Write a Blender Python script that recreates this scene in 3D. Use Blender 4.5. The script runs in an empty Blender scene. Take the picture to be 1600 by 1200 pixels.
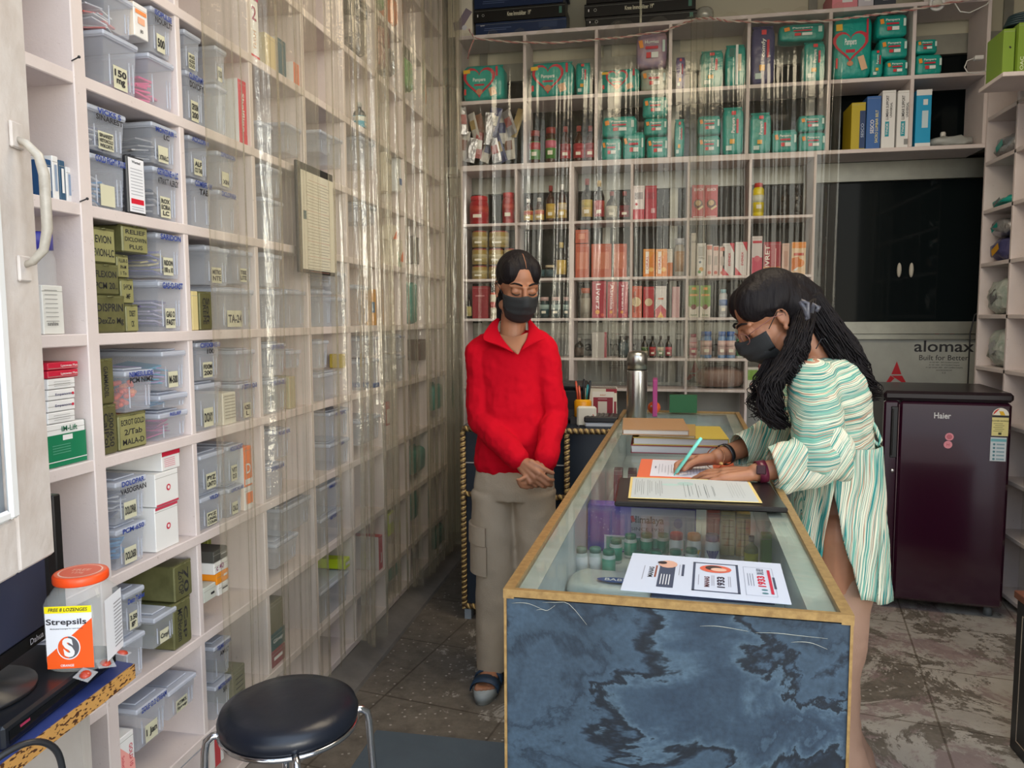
import bpy, math, random
from mathutils import Vector, Matrix, noise
random.seed(7)
PI = math.pi
sc = bpy.context.scene
COL = sc.collection
def R(a): return math.radians(a)

# ------------------------------------------------------------------ camera
F_PX = 1185.87
CAM_H = 1.33
pitch, yaw, roll = R(4.966), R(-10.633), R(-0.275)
_F = Vector((math.sin(yaw)*math.cos(pitch), math.cos(yaw)*math.cos(pitch), -math.sin(pitch)))
_R = Vector((math.cos(yaw), -math.sin(yaw), 0)); _U = _R.cross(_F)
_R2 = _R*math.cos(roll) + _U*math.sin(roll); _U2 = -_R*math.sin(roll) + _U*math.cos(roll)
EYE = Vector((0, 0, CAM_H))
cam = bpy.data.cameras.new('camera'); cam.sensor_width = 36; cam.lens = F_PX/1600*36; cam.clip_start = .02
cam_o = bpy.data.objects.new('camera', cam); COL.objects.link(cam_o)
M = Matrix.Identity(4)
for i in range(3): M[i][0], M[i][1], M[i][2], M[i][3] = _R2[i], _U2[i], -_F[i], EYE[i]
cam_o.matrix_world = M
sc.camera = cam_o
def P(u, v, x=None, y=None, z=None):
    "point of the real place seen at photo position (u, v) on the plane x=, y= or z="
    d = _F + _R2*((u-800)/F_PX) - _U2*((v-600)/F_PX)
    t = x/d.x if x is not None else y/d.y if y is not None else (z-CAM_H)/d.z
    return EYE + d*t

# ------------------------------------------------------------------ light
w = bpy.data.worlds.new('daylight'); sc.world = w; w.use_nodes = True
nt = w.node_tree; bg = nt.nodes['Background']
tc = nt.nodes.new('ShaderNodeTexCoord'); sp = nt.nodes.new('ShaderNodeSeparateXYZ'); cr = nt.nodes.new('ShaderNodeValToRGB')
nt.links.new(tc.outputs['Generated'], sp.inputs[0]); nt.links.new(sp.outputs['Z'], cr.inputs[0]); nt.links.new(cr.outputs[0], bg.inputs[0])
cr.color_ramp.elements[0].position = 0.0; cr.color_ramp.elements[0].color = (.80, .74, .62, 1)
cr.color_ramp.elements[1].position = 0.6; cr.color_ramp.elements[1].color = (.66, .80, 1.0, 1)
bg.inputs[1].default_value = 2.6
# bright patch added to the sky, aimed to put streaks on the plastic
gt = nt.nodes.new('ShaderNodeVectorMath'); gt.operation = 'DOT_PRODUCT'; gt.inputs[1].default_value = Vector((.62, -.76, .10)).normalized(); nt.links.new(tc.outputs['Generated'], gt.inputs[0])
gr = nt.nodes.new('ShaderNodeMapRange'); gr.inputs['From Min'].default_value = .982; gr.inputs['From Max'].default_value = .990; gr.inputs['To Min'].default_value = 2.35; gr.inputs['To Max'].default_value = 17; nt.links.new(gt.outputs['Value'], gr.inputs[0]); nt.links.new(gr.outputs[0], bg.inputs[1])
sc.view_settings.view_transform = 'Standard'; sc.view_settings.look = 'None'
sc.view_settings.gamma = 1; sc.view_settings.use_curve_mapping = False
sc.view_settings.exposure = 0.24
sc.cycles.max_bounces = 7; sc.cycles.diffuse_bounces = 4; sc.cycles.glossy_bounces = 3
sc.cycles.transmission_bounces = 4; sc.cycles.transparent_max_bounces = 28
sc.cycles.caustics_reflective = False; sc.cycles.caustics_refractive = False
sc.cycles.use_denoising = True; sc.cycles.use_adaptive_sampling = True; sc.cycles.adaptive_threshold = .02
sc.cycles.sample_clamp_indirect = 6
# added unseen ceiling lamp warming the top; wide panel shape softens its reflections
def area(name, loc, rot, sx, sy, power, col):
    l = bpy.data.lights.new(name, 'AREA'); l.shape = 'RECTANGLE'; l.size = sx; l.size_y = sy; l.energy = power; l.color = col
    o = bpy.data.objects.new(name, l); o.location = loc; o.rotation_euler = rot; COL.objects.link(o); return o
area('added_panel_light', (.35, 2.3, 3.05), (0, 0, 0), 1.5, .9, 24, (1, .84, .62))

# ------------------------------------------------------------------ materials
MATS = {}
def sock(n, *names):
    for k in names:
        if k in n.inputs: return n.inputs[k]
def mat(name, col, rough=.5, metal=0, spec=.5, alpha=1, trans=0, bump=0, bscale=40, vary=0, vscale=8, col2=None, stretch=(1,1,1), coat=0, emit=None, sheen=0, sss=0):
    if name in MATS: return MATS[name]
    m = bpy.data.materials.new(name); m.use_nodes = True; nt = m.node_tree; b = nt.nodes['Principled BSDF']
    c = tuple(col) + (1,)
    b.inputs['Base Color'].default_value = c; b.inputs['Roughness'].default_value = rough; b.inputs['Metallic'].default_value = metal
    b.inputs['Specular IOR Level'].default_value = spec; b.inputs['Alpha'].default_value = alpha
    if trans: b.inputs['Transmission Weight'].default_value = trans
    if coat: b.inputs['Coat Weight'].default_value = coat; b.inputs['Coat Roughness'].default_value = .08
    if sheen: b.inputs['Sheen Weight'].default_value = sheen
    if sss: b.inputs['Subsurface Weight'].default_value = sss; b.inputs['Subsurface Scale'].default_value = .01
    if emit: b.inputs['Emission Color'].default_value = tuple(emit[:3])+(1,); b.inputs['Emission Strength'].default_value = emit[3]
    if bump or vary:
        t = nt.nodes.new('ShaderNodeTexCoord'); mp = nt.nodes.new('ShaderNodeMapping'); mp.inputs['Scale'].default_value = stretch
        nt.links.new(t.outputs['Object'], mp.inputs[0])
    if vary:
        n = nt.nodes.new('ShaderNodeTexNoise'); n.inputs['Scale'].default_value = vscale; n.inputs['Detail'].default_value = 5; n.inputs['Roughness'].default_value = .6
        nt.links.new(mp.outputs[0], n.inputs[0])
        r = nt.nodes.new('ShaderNodeValToRGB'); r.color_ramp.elements[0].position = .5-.5*vary if vary <= 1 else 0; r.color_ramp.elements[1].position = .75
        r.color_ramp.elements[0].color = tuple(col2 or [x*.6 for x in col]) + (1,); r.color_ramp.elements[1].color = c
        nt.links.new(n.outputs[0], r.inputs[0]); nt.links.new(r.outputs[0], b.inputs['Base Color'])
    if bump:
        n = nt.nodes.new('ShaderNodeTexNoise'); n.inputs['Scale'].default_value = bscale; n.inputs['Detail'].default_value = 4
        nt.links.new(mp.outputs[0], n.inputs[0])
        bm = nt.nodes.new('ShaderNodeBump'); bm.inputs['Strength'].default_value = bump; bm.inputs['Distance'].default_value = .01
        nt.links.new(n.outputs[0], bm.inputs['Height']); nt.links.new(bm.outputs[0], b.inputs['Normal'])
    MATS[name] = m; return m
def flat(c, rough=.5): # plain coloured print / card, cached by colour
    return mat('print_%02x%02x%02x_%d' % (*[int(min(1, x)*255) for x in c], int(rough*10)), c, rough)
def s2l(h):
    v = [int(h[i:i+2], 16)/255 for i in (0, 2, 4)]
    return tuple(x/12.92 if x <= .04045 else ((x+.055)/1.055)**2.4 for x in v)
def H(h, rough=.5): return flat(s2l(h), rough)

def painted_wood():
    m = bpy.data.materials.new('painted_wood'); m.use_nodes = True; nt = m.node_tree; b = nt.nodes['Principled BSDF']; N = nt.nodes.new; L = nt.links.new
    t = N('ShaderNodeTexCoord'); n1 = N('ShaderNodeTexNoise'); n1.inputs['Scale'].default_value = 3; n1.inputs['Detail'].default_value = 6
    n2 = N('ShaderNodeTexNoise'); n2.inputs['Scale'].default_value = 60; n2.inputs['Detail'].default_value = 6; n2.inputs['Roughness'].default_value = .75
    L(t.outputs['Object'], n1.inputs[0]); L(t.outputs['Object'], n2.inputs[0])
    r1 = N('ShaderNodeValToRGB'); e = r1.color_ramp.elements; e[0].position = .3; e[0].color = (.62, .54, .52, 1); e[1].position = .7; e[1].color = (.78, .70, .68, 1)
    r2 = N('ShaderNodeValToRGB'); e = r2.color_ramp.elements; e[0].position = .27; e[0].color = (.45, .38, .33, 1); e[1].position = .36; e[1].color = (1, 1, 1, 1)
    L(n1.outputs[0], r1.inputs[0]); L(n2.outputs[0], r2.inputs[0])
    mx = N('ShaderNodeMix'); mx.data_type = 'RGBA'; mx.blend_type = 'MULTIPLY'; mx.inputs['Factor'].default_value = 1
    L(r1.outputs[0], mx.inputs['A']); L(r2.outputs[0], mx.inputs['B']); L(mx.outputs['Result'], b.inputs['Base Color'])
    bm = N('ShaderNodeBump'); bm.inputs['Strength'].default_value = .25; bm.inputs['Distance'].default_value = .004; L(n2.outputs[0], bm.inputs['Height']); L(bm.outputs[0], b.inputs['Normal'])
    b.inputs['Roughness'].default_value = .5
    return m
WOOD = painted_wood()
DOORP = mat('door_paint', (.74, .70, .67), .45, vary=.5, vscale=9, col2=(.52, .45, .40), bump=.2, bscale=60)
PLAST = mat('frosted_plastic', (.64, .68, .76), .2, alpha=.33, vary=0)
PLASTL = mat('frosted_plastic_lid', (.66, .71, .82), .25, alpha=.62)
CLEAR = mat('clear_plastic', (.85, .88, .9), .08, alpha=.22)
TIN = mat('olive_tin', (.20, .20, .085), .38, metal=.25, vary=.6, vscale=20, col2=(.10, .10, .04))
TINL = mat('olive_tin_front', (.34, .335, .14), .5, metal=.0, vary=.5, vscale=14, col2=(.22, .21, .09))
PAPER = mat('label_paper', (.62, .61, .45), .7)
WHITE = mat('white_card', (.80, .80, .79), .5)
BLACK = mat('black_plastic', (.012, .013, .016), .35)
INK = mat('black_ink', (.02, .02, .025), .6)
BLUEINK = mat('blue_ink', (.02, .05, .28), .6)
BLUETAPE = mat('blue_marker_band', (.30, .40, .72), .5)
CHROME = mat('chrome', (.72, .72, .74), .14, metal=1)
STEEL = mat('brushed_steel', (.50, .50, .48), .28, metal=1, bump=.05, bscale=200)
ALU = mat('aluminium', (.42, .42, .36), .38, metal=.6, vary=.4, vscale=6, col2=(.30, .30, .26))
DGLASS = mat('dark_glass', (.006, .009, .010), .05, spec=.1)
GOLD = mat('gold_trim', (.46, .29, .105), .42, metal=.3, vary=.95, vscale=90, col2=(.16, .08, .025))
NAVY = mat('navy_laminate', (.018, .028, .045), .25)
SKIN_A = mat('brown_skin', (.37, .165, .085), .5, sss=.12, vary=.5, vscale=14, col2=(.30, .125, .065))
SKIN_B = mat('tan_skin', (.40, .18, .095), .5, sss=.12, vary=.5, vscale=14, col2=(.31, .13, .07))
HAIR = mat('black_hair', (.008, .006, .007), .55, bump=.6, bscale=90, stretch=(1, 1, .12), spec=.18)
MASK = mat('black_mask', (.016, .018, .020), .75, bump=.25, bscale=500)
TEAL = mat('teal_film', (.015, .40, .33), .28, bump=.55, bscale=26, vary=.7, vscale=9, col2=(.01, .27, .23))
FOIL = mat('silver_foil', (.55, .55, .56), .3, metal=.7, bump=.6, bscale=60)

# ------------------------------------------------------------------ mesh building
TXT = {}
def text_geo(s, bold, shear):
    k = (s, bold, shear)
    if k not in TXT:
        c = bpy.data.curves.new('t', 'FONT'); c.body = s; c.align_x = 'CENTER'; c.align_y = 'CENTER'; c.resolution_u = 3; c.offset = bold; c.shear = shear; c.size = 1
        o = bpy.data.objects.new('t', c); me = bpy.data.meshes.new_from_object(o)
        vs = [v.co.copy() for v in me.vertices]; fs = [tuple(p.vertices) for p in me.polygons]
        if vs:
            lo = min(v.y for v in vs); hi = max(v.y for v in vs); x0 = min(v.x for v in vs); x1 = max(v.x for v in vs)
            vs = [Vector((v.x-(x0+x1)/2, v.y-(lo+hi)/2, 0)) for v in vs]; size = (x1-x0, hi-lo)
        else: size = (1, 1)
        bpy.data.objects.remove(o); bpy.data.curves.remove(c); bpy.data.meshes.remove(me)
        TXT[k] = (vs, fs, size)
    return TXT[k]

def spl(pts, n=8):
    "smooth curve through points"
    p = [Vector(q) for q in pts]; out = []
    for i in range(len(p)-1):
        a, b_, c, d = p[max(i-1, 0)], p[i], p[i+1], p[min(i+2, len(p)-1)]
        for k in range(n):
            f = k/n; out.append(.5*((2*b_)+(-a+c)*f+(2*a-5*b_+4*c-d)*f*f+(-a+3*b_-3*c+d)*f**3))
    return out+[p[-1]]
class MB:
    def __init__(s, xf=None): s.v = []; s.f = []; s.m = []; s.sm = []; s.mats = []; s.xf = xf or Matrix.Identity(4)
    def mi(s, m):
        if m not in s.mats: s.mats.append(m)
        return s.mats.index(m)
    def add(s, vs, fs, m, smooth=False, xf=None):
        X = s.xf @ xf if xf is not None else s.xf; b = len(s.v); i = s.mi(m)
        s.v += [X @ Vector(p) for p in vs]
        for f in fs: s.f.append(tuple(b+k for k in f)); s.m.append(i); s.sm.append(smooth)
        return s
    def box(s, x0, x1, y0, y1, z0, z1, m, xf=None, skip='', ch=0):
        if ch:   # chamfered box
            c = min(ch, (x1-x0)/2.2, (y1-y0)/2.2, (z1-z0)/2.2)
            V = []
            for X, sx in ((x0, 1), (x1, -1)):
                for Y, sy in ((y0, 1), (y1, -1)):
                    for Z, sz in ((z0, 1), (z1, -1)):
                        V += [(X, Y+sy*c, Z+sz*c), (X+sx*c, Y, Z+sz*c), (X+sx*c, Y+sy*c, Z)]
            def q(a, b_, c_, k): return (a*4+b_*2+c_)*3+k
            Fs = []
            Fs += [(q(0,0,0,0), q(0,0,1,0), q(0,1,1,0), q(0,1,0,0)), (q(1,0,0,0), q(1,1,0,0), q(1,1,1,0), q(1,0,1,0))]
            Fs += [(q(0,0,0,1), q(1,0,0,1), q(1,0,1,1), q(0,0,1,1)), (q(0,1,0,1), q(0,1,1,1), q(1,1,1,1), q(1,1,0,1))]
            Fs += [(q(0,0,0,2), q(0,1,0,2), q(1,1,0,2), q(1,0,0,2)), (q(0,0,1,2), q(1,0,1,2), q(1,1,1,2), q(0,1,1,2))]
            for a in (0, 1):
                for b_ in (0, 1):
                    Fs.append((q(a,b_,0,0), q(a,b_,1,0), q(a,b_,1,1), q(a,b_,0,1)))
                    Fs.append((q(a,0,b_,0), q(a,1,b_,0), q(a,1,b_,2), q(a,0,b_,2)))
                    Fs.append((q(0,a,b_,1), q(1,a,b_,1), q(1,a,b_,2), q(0,a,b_,2)))
                    for c_ in (0, 1): Fs.append((q(a,b_,c_,0), q(a,b_,c_,1), q(a,b_,c_,2)))
            return s.add(V, Fs, m, False, xf)
        V = [(x0,y0,z0),(x1,y0,z0),(x1,y1,z0),(x0,y1,z0),(x0,y0,z1),(x1,y0,z1),(x1,y1,z1),(x0,y1,z1)]
        Fs = {'b': (0,3,2,1), 't': (4,5,6,7), 'f': (0,1,5,4), 'r': (1,2,6,5), 'k': (2,3,7,6), 'l': (3,0,4,7)}
        return s.add(V, [f for k, f in Fs.items() if k not in skip], m, False, xf)
    def quad(s, pts, m): return s.add(pts, [tuple(range(len(pts)))], m)
    def rect(s, cx, cz, w, h, m, y=0, rot=0):     # a print lying on a front (-y) face
        c, n = math.cos(rot), math.sin(rot)
        return s.add([(cx+a*w/2*c-b*h/2*n, y, cz+a*w/2*n+b*h/2*c) for a, b in ((-1,-1),(1,-1),(1,1),(-1,1))], [(0,1,2,3)], m)
    def text(s, t, cx, cz, h, m, y=0, w=None, rot=0, bold=.012, shear=0, xf=None):
        vs, fs, sz = text_geo(t, bold, shear)
        k = h/sz[1]; kx = k if w is None else w/sz[0]
        c, n = math.cos(rot), math.sin(rot)
        return s.add([(cx+v.x*kx*c-v.y*k*n, y, cz+v.x*kx*n+v.y*k*c) for v in vs], fs, m, False, xf)
    def lathe(s, prof, m, c=(0,0,0), n=20, sx=1, sy=1, smooth=True, xf=None):
        V = []; Fs = []
        for r, z in prof:
            for i in range(n):
                a = 2*PI*i/n; V.append((c[0]+r*sx*math.cos(a), c[1]+r*sy*math.sin(a), c[2]+z))
        for j in range(len(prof)-1):
            for i in range(n):
                k = (i+1) % n; Fs.append((j*n+i, j*n+k, (j+1)*n+k, (j+1)*n+i))
        if prof[0][0] > 1e-6: Fs.append(tuple(range(n-1, -1, -1)))
        if prof[-1][0] > 1e-6: Fs.append(tuple((len(prof)-1)*n+i for i in range(n)))
        return s.add(V, Fs, m, smooth, xf)
    def rings(s, rings, m, smooth=True, cap=True, closed=False):   # list of rings of 3D points
        n = len(rings[0]); V = [p for r in rings for p in r]; Fs = []
        J = len(rings)
        for j in range(J if closed else J-1):
            a, b = j, (j+1) % J
            for i in range(n):
                k = (i+1) % n; Fs.append((a*n+i, a*n+k, b*n+k, b*n+i))
        if cap and not closed: Fs.append(tuple(range(n-1, -1, -1))); Fs.append(tuple((J-1)*n+i for i in range(n)))
        return s.add(V, Fs, m, smooth)
    def tube(s, pts, r, m, n=8, closed=False, flat=None, cap=True, smooth=True):
        pts = [Vector(p) for p in pts]; J = len(pts); rs = r if isinstance(r, (list, tuple)) else [r]*J
        rg = []; up = None
        for j in range(J):
            d = (pts[(j+1) % J]-pts[j-1]) if closed else (pts[min(j+1, J-1)]-pts[max(j-1, 0)])
            if d.length < 1e-9: d = Vector((0, 0, 1))
            d.normalize()
            if up is None: up = d.orthogonal().normalized()
            up = (up-d*up.dot(d))
            up = up.normalized() if up.length > 1e-6 else d.orthogonal().normalized()
            sd = d.cross(up)
            if flat: # (axis vector, ratio): squash across
                pass
            rg.append([pts[j]+(up*math.cos(2*PI*i/n)+sd*math.sin(2*PI*i/n))*rs[j] for i in range(n)])
        return s.rings(rg, m, smooth, cap, closed)
    def ell(s, c, r, m, rot=None, nu=20, nv=12):
        V = []; Fs = []; Rm = rot or Matrix.Identity(3); c = Vector(c)
        for j in range(1, nv):
            for i in range(nu):
                a = 2*PI*i/nu; b = PI*j/nv
                V.append(c+Rm @ Vector((r[0]*math.sin(b)*math.cos(a), r[1]*math.sin(b)*math.sin(a), r[2]*math.cos(b))))
        V += [c+Rm @ Vector((0, 0, r[2])), c+Rm @ Vector((0, 0, -r[2]))]; t = len(V)-2
        for j in range(nv-2):
            for i in range(nu):
                k = (i+1) % nu; Fs.append((j*nu+i, (j+1)*nu+i, (j+1)*nu+k, j*nu+k))
        for i in range(nu):
            k = (i+1) % nu; Fs.append((t, i, k)); Fs.append((t+1, (nv-2)*nu+k, (nv-2)*nu+i))
        return s.add(V, Fs, m, True)
    def cap(s, p0, r0, p1, r1, m, n=14):          # rounded tapered limb
        p0, p1 = Vector(p0), Vector(p1); d = (p1-p0)
        if d.length < 1e-6: return s.ell(p0, (r0,)*3, m)
        L = d.length; d.normalize(); u = d.orthogonal().normalized(); w_ = d.cross(u); rg = []
        for k in range(-4, 1): a = k*PI/8*.97; rg.append((p0+d*r0*math.sin(a), r0*math.cos(a)))
        for k in range(0, 5): a = k*PI/8*.97; rg.append((p1+d*r1*math.sin(a), r1*math.cos(a)))
        return s.rings([[c+(u*math.cos(2*PI*i/n)+w_*math.sin(2*PI*i/n))*r for i in range(n)] for c, r in rg], m)
    def limb(s, pts, rs, m):
        for i in range(len(pts)-1): s.cap(pts[i], rs[i], pts[i+1], rs[i+1], m)
        return s
    def torso(s, lst, m, n=28, rotz=0):           # lst of (x, y, z, rx, ry[, rotz])
        rg = []
        for e in lst:
            x, y, z, rx, ry = e[:5]; a0 = e[5] if len(e) > 5 else rotz; c, q = math.cos(a0), math.sin(a0)
            rg.append([Vector((x+rx*math.cos(t)*c-ry*math.sin(t)*q, y+rx*math.cos(t)*q+ry*math.sin(t)*c, z)) for t in [2*PI*i/n for i in range(n)]])
        return s.rings(rg, m)
    def build(s, name, parent=None, loc=None, rotz=0, mods=None, **props):
        me = bpy.data.meshes.new(name)
        me.from_pydata([tuple(p) for p in s.v], [], s.f)
        for m in s.mats: me.materials.append(m)
        me.polygons.foreach_set('material_index', s.m); me.polygons.foreach_set('use_smooth', s.sm); me.update()
        o = bpy.data.objects.new(name, me); COL.objects.link(o)
        if parent: o.parent = parent
        if loc is not None: o.location = loc
        o.rotation_euler[2] = rotz
        for k, v_ in props.items(): o[k] = v_
        return o
LABELS = set()
def tag(o, label, cat, group=None, kind=None):
    if label:
        if label in LABELS: print('DUPLABEL', label)
        LABELS.add(label); o['label'] = label
    if cat: o['category'] = cat
    if group: o['group'] = group
    if kind: o['kind'] = kind
    return o
def empty(name, loc=(0,0,0), rotz=0):
    o = bpy.data.objects.new(name, None); o.empty_display_size = .05; COL.objects.link(o); o.location = loc; o.rotation_euler[2] = rotz; return o
def struct(o): o['kind'] = 'structure'; return o
def remesh(o, voxel, it=6, fac=.5):
    m = o.modifiers.new('r', 'REMESH'); m.mode = 'VOXEL'; m.voxel_size = voxel; m.use_smooth_shade = True
    if it: k = o.modifiers.new('s', 'SMOOTH'); k.iterations = it; k.factor = fac
    return o
def displace(o, scale, strength, tex='CLOUDS', mid=.5):
    t = bpy.data.textures.new('folds', tex)
    if tex == 'CLOUDS': t.noise_scale = scale; t.noise_depth = 2
    d = o.modifiers.new('d', 'DISPLACE'); d.texture = t; d.strength = strength; d.mid_level = mid; d.texture_coords = 'LOCAL'
    return o

# ================================================================== the room
SX = -1.14                                   # front plane of the left wall shelving
SD = .26                                     # its depth
DY = [1.385+.339*i for i in range(-4, 9)]    # divider positions; DY[4] is the first post past the white door
def dy(i): return 1.385+.339*i
SZ = {-3: 2.865, -2: 2.605, -1: 2.345, 0: 2.084, 1: 1.823, 2: 1.565, 3: 1.302, 4: 1.041, 5: .78, 6: .516, 7: .249, 8: .072}
BY = 4.22                                    # front plane of the back shelving
def floor_mat():
    m = bpy.data.materials.new('worn_painted_floor'); m.use_nodes = True; nt = m.node_tree; b = nt.nodes['Principled BSDF']; N = nt.nodes.new; L = nt.links.new
    t = N('ShaderNodeTexCoord')
    def nz(s, d=6, r=.6, dist=0):
        n = N('ShaderNodeTexNoise'); n.inputs['Scale'].default_value = s; n.inputs['Detail'].default_value = d; n.inputs['Roughness'].default_value = r; n.inputs['Distortion'].default_value = dist
        L(t.outputs['Object'], n.inputs[0]); return n
    def ramp(src, p0, c0, p1, c1):
        r = N('ShaderNodeValToRGB'); e = r.color_ramp.elements; e[0].position = p0; e[0].color = c0+(1,); e[1].position = p1; e[1].color = c1+(1,); L(src, r.inputs[0]); return r.outputs[0]
    def mix(f, a, b_):
        x = N('ShaderNodeMix'); x.data_type = 'RGBA'; L(f, x.inputs['Factor']); L(a, x.inputs['A']); L(b_, x.inputs['B']); return x.outputs['Result']
    base = ramp(nz(14, 8, .7).outputs[0], .3, (.085, .072, .058), .7, (.19, .165, .135))
    red = ramp(nz(9, 5).outputs[0], .4, (.27, .20, .19), .6, (.22, .16, .155))
    paint = ramp(nz(5, 6).outputs[0], .3, (.31, .285, .25), .7, (.42, .39, .345))
    f_red = ramp(nz(3.4, 12, .78, .5).outputs[0], .51, (0, 0, 0), .56, (.85, .85, .85))
    big = nz(2.1, 13, .80, .7)
    gx = N('ShaderNodeSeparateXYZ'); L(t.outputs['Object'], gx.inputs[0]); gm = N('ShaderNodeMapRange'); gm.inputs['From Min'].default_value = -.95; gm.inputs['From Max'].default_value = -.25; gm.inputs['To Min'].default_value = -.13; gm.inputs['To Max'].default_value = .0; L(gx.outputs['X'], gm.inputs[0])
    ga = N('ShaderNodeMath'); L(big.outputs[0], ga.inputs[0]); L(gm.outputs[0], ga.inputs[1])
    f_p = ramp(ga.outputs[0], .482, (0, 0, 0), .50, (1, 1, 1))
    v = N('ShaderNodeTexVoronoi'); v.inputs['Scale'].default_value = 34; L(nz(9).outputs[1], v.inputs[0]) if False else L(t.outputs['Object'], v.inputs[0])
    f_s = ramp(v.outputs[0], .13, (1, 1, 1), .17, (0, 0, 0))
    g2 = N('ShaderNodeSeparateXYZ'); L(t.outputs['Object'], g2.inputs[0]); m2 = N('ShaderNodeMapRange'); m2.inputs['From Min'].default_value = .2; m2.inputs['From Max'].default_value = .5; L(g2.outputs['X'], m2.inputs[0])
    mm = N('ShaderNodeMath'); mm.operation = 'MULTIPLY'; L(f_red, mm.inputs[0]); L(m2.outputs[0], mm.inputs[1])
    c = mix(f_s, base, paint); c = mix(f_p, c, paint); c = mix(mm.outputs[0], c, red)
    br = N('ShaderNodeTexBrick'); br.offset = 0; br.inputs['Scale'].default_value = 1; br.inputs['Mortar Size'].default_value = .004; br.inputs['Brick Width'].default_value = .45; br.inputs['Row Height'].default_value = .45
    mp = N('ShaderNodeMapping'); mp.inputs['Rotation'].default_value = (0, 0, .18); L(t.outputs['Object'], mp.inputs[0]); L(mp.outputs[0], br.inputs[0])
    br.inputs['Color1'].default_value = br.inputs['Color2'].default_value = (1, 1, 1, 1); br.inputs['Mortar'].default_value = (.55, .52, .48, 1)
    x = N('ShaderNodeMix'); x.data_type = 'RGBA'; x.blend_type = 'MULTIPLY'; x.inputs['Factor'].default_value = 1; L(c, x.inputs['A']); L(br.outputs[0], x.inputs['B'])
    L(x.outputs['Result'], b.inputs['Base Color']); b.inputs['Roughness'].default_value = .62
    bm = N('ShaderNodeBump'); bm.inputs['Strength'].default_value = .4; bm.inputs['Distance'].default_value = .004; L(big.outputs[0], bm.inputs['Height']); L(bm.outputs[0], b.inputs['Normal'])
    return m
WALLP = mat('wall_paint', (.60, .55, .50), .7, vary=.5, vscale=4, col2=(.48, .44, .40))
b = MB(); b.box(-1.5, 2.1, .2, 4.9, -.06, 0, floor_mat()); struct(b.build('floor'))
b = MB(); b.box(-6, 6, -8, .2, -.12, -.02, mat('street', (.40, .38, .35), .8, vary=.5, vscale=3)); struct(b.build('ground'))
b = MB(); b.box(-1.5, 2.1, .75, 4.9, 3.15, 3.25, WALLP); struct(b.build('ceiling'))
cl_ = empty('added_ceiling_light', (.35, 2.3, 3.06)); tag(cl_, 'unseen flat lamp panel added to the ceiling above the counter', 'lamp')  # fitting added out of view to go with the warm area light
b = MB(); b.box(-.77, .77, -.47, .47, .012, .089, WALLP); b.build('housing', cl_)
b = MB(); b.box(-.75, .75, -.45, .45, .0, .011, mat('added_lamp_panel', (.9, .85, .75), .5, emit=(1, .84, .62, 1))); b.build('diffuser', cl_)
b = MB(); b.box(-1.52, -1.42, .2, 4.9, 0, 3.2, WALLP); struct(b.build('wall_left'))
b = MB(); b.box(1.95, 2.05, 1.0, 4.9, 0, 3.2, WALLP); struct(b.build('wall_right'))
b = MB(); b.box(-1.5, 2.1, 4.72, 4.82, 0, 3.2, mat('dark_wall', (.05, .045, .042), .7)); struct(b.build('wall_back'))
# plinth and low wall under the left shelving
PL = mat('grey_plinth', (.20, .185, .17), .7, vary=.6, vscale=12, col2=(.12, .11, .10))
b = MB(); b.rings([[(-1.39, y, 0), (-1.03, y, 0), (-1.035, y, .012), (-1.138, y, .045), (-1.39, y, .045)] for y in (.3, 4.35)], PL, False)
struct(b.build('baseboard_left'))
# aluminium and dark glass partition behind the back shelving, protective film still on its lower panels
wn = struct(empty('window_1', (.6, 4.5, 0)))
def wpart(name, boxes, m):
    b = MB(Matrix.Translation((-.6, -4.5, 0)))
    for q in boxes: b.box(*q, m)
    return b.build(name, wn)
wpart('window_frame', [(-1.3, 1.87, 4.47, 4.53, 2.06, 2.16), (-1.3, 1.87, 4.46, 4.54, 1.235, 1.30), (-1.3, 1.87, 4.47, 4.53, 1.205, 1.232), (-1.3, 1.87, 4.47, 4.53, .90, .955), (-1.3, 1.87, 4.47, 4.53, 2.70, 2.80)] +
      [(x-.022, x+.022, 4.475, 4.525, 0, 3.15) for x in (-1.0, -.28, .10, .82, 1.78)] + [(-1.3, 1.87, 4.462, 4.53, 2.185, 2.225)], ALU)
wpart('window_glass', [(-1.3, 1.87, 4.505, 4.512, 1.30, 2.06), (-1.3, 1.87, 4.505, 4.512, 2.2, 2.70)], DGLASS)
FILM = mat('protective_film', (.40, .41, .37), .42, vary=.4, vscale=5, col2=(.30, .31, .28))
b = MB(Matrix.Translation((-.6, -4.5, 0))); b.box(-1.3, 1.87, 4.49, 4.50, .955, 1.205, FILM); b.box(-1.3, 1.87, 4.49, 4.50, .0, .90, FILM); b.box(-1.3, 1.87, 4.49, 4.50, 2.8, 3.15, mat('cream_panel', (.66, .62, .47), .6))
RED = H('b01522')
def alomax(b, cx, cz):
    b.text('alomax', cx, cz, .062, INK, 4.489, w=.30, bold=.012); b.text('Built for Better', cx, cz-.062, .028, INK, 4.489, w=.245, bold=0)
    for i, t in enumerate(('A+ ISO 9001 : 2015 Certified Company', 'A+ ISO 14001 : 2015 Certified Company', 'A+ ISO OHSAS 18001 : 2007 Certified Company', 'www.alomaxacp.com', 'C E')):
        b.text(t, cx+.005, cz-.089-.014*i, .0085, INK, 4.489, bold=.0)
    for s in (-1, 1): b.quad([(cx+s*.02, 4.489, cz+.075), (cx+s*.045, 4.489, cz+.075), (cx+s*.06, 4.489, cz+.047), (cx+s*.045, 4.489, cz+.047)], RED)
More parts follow.
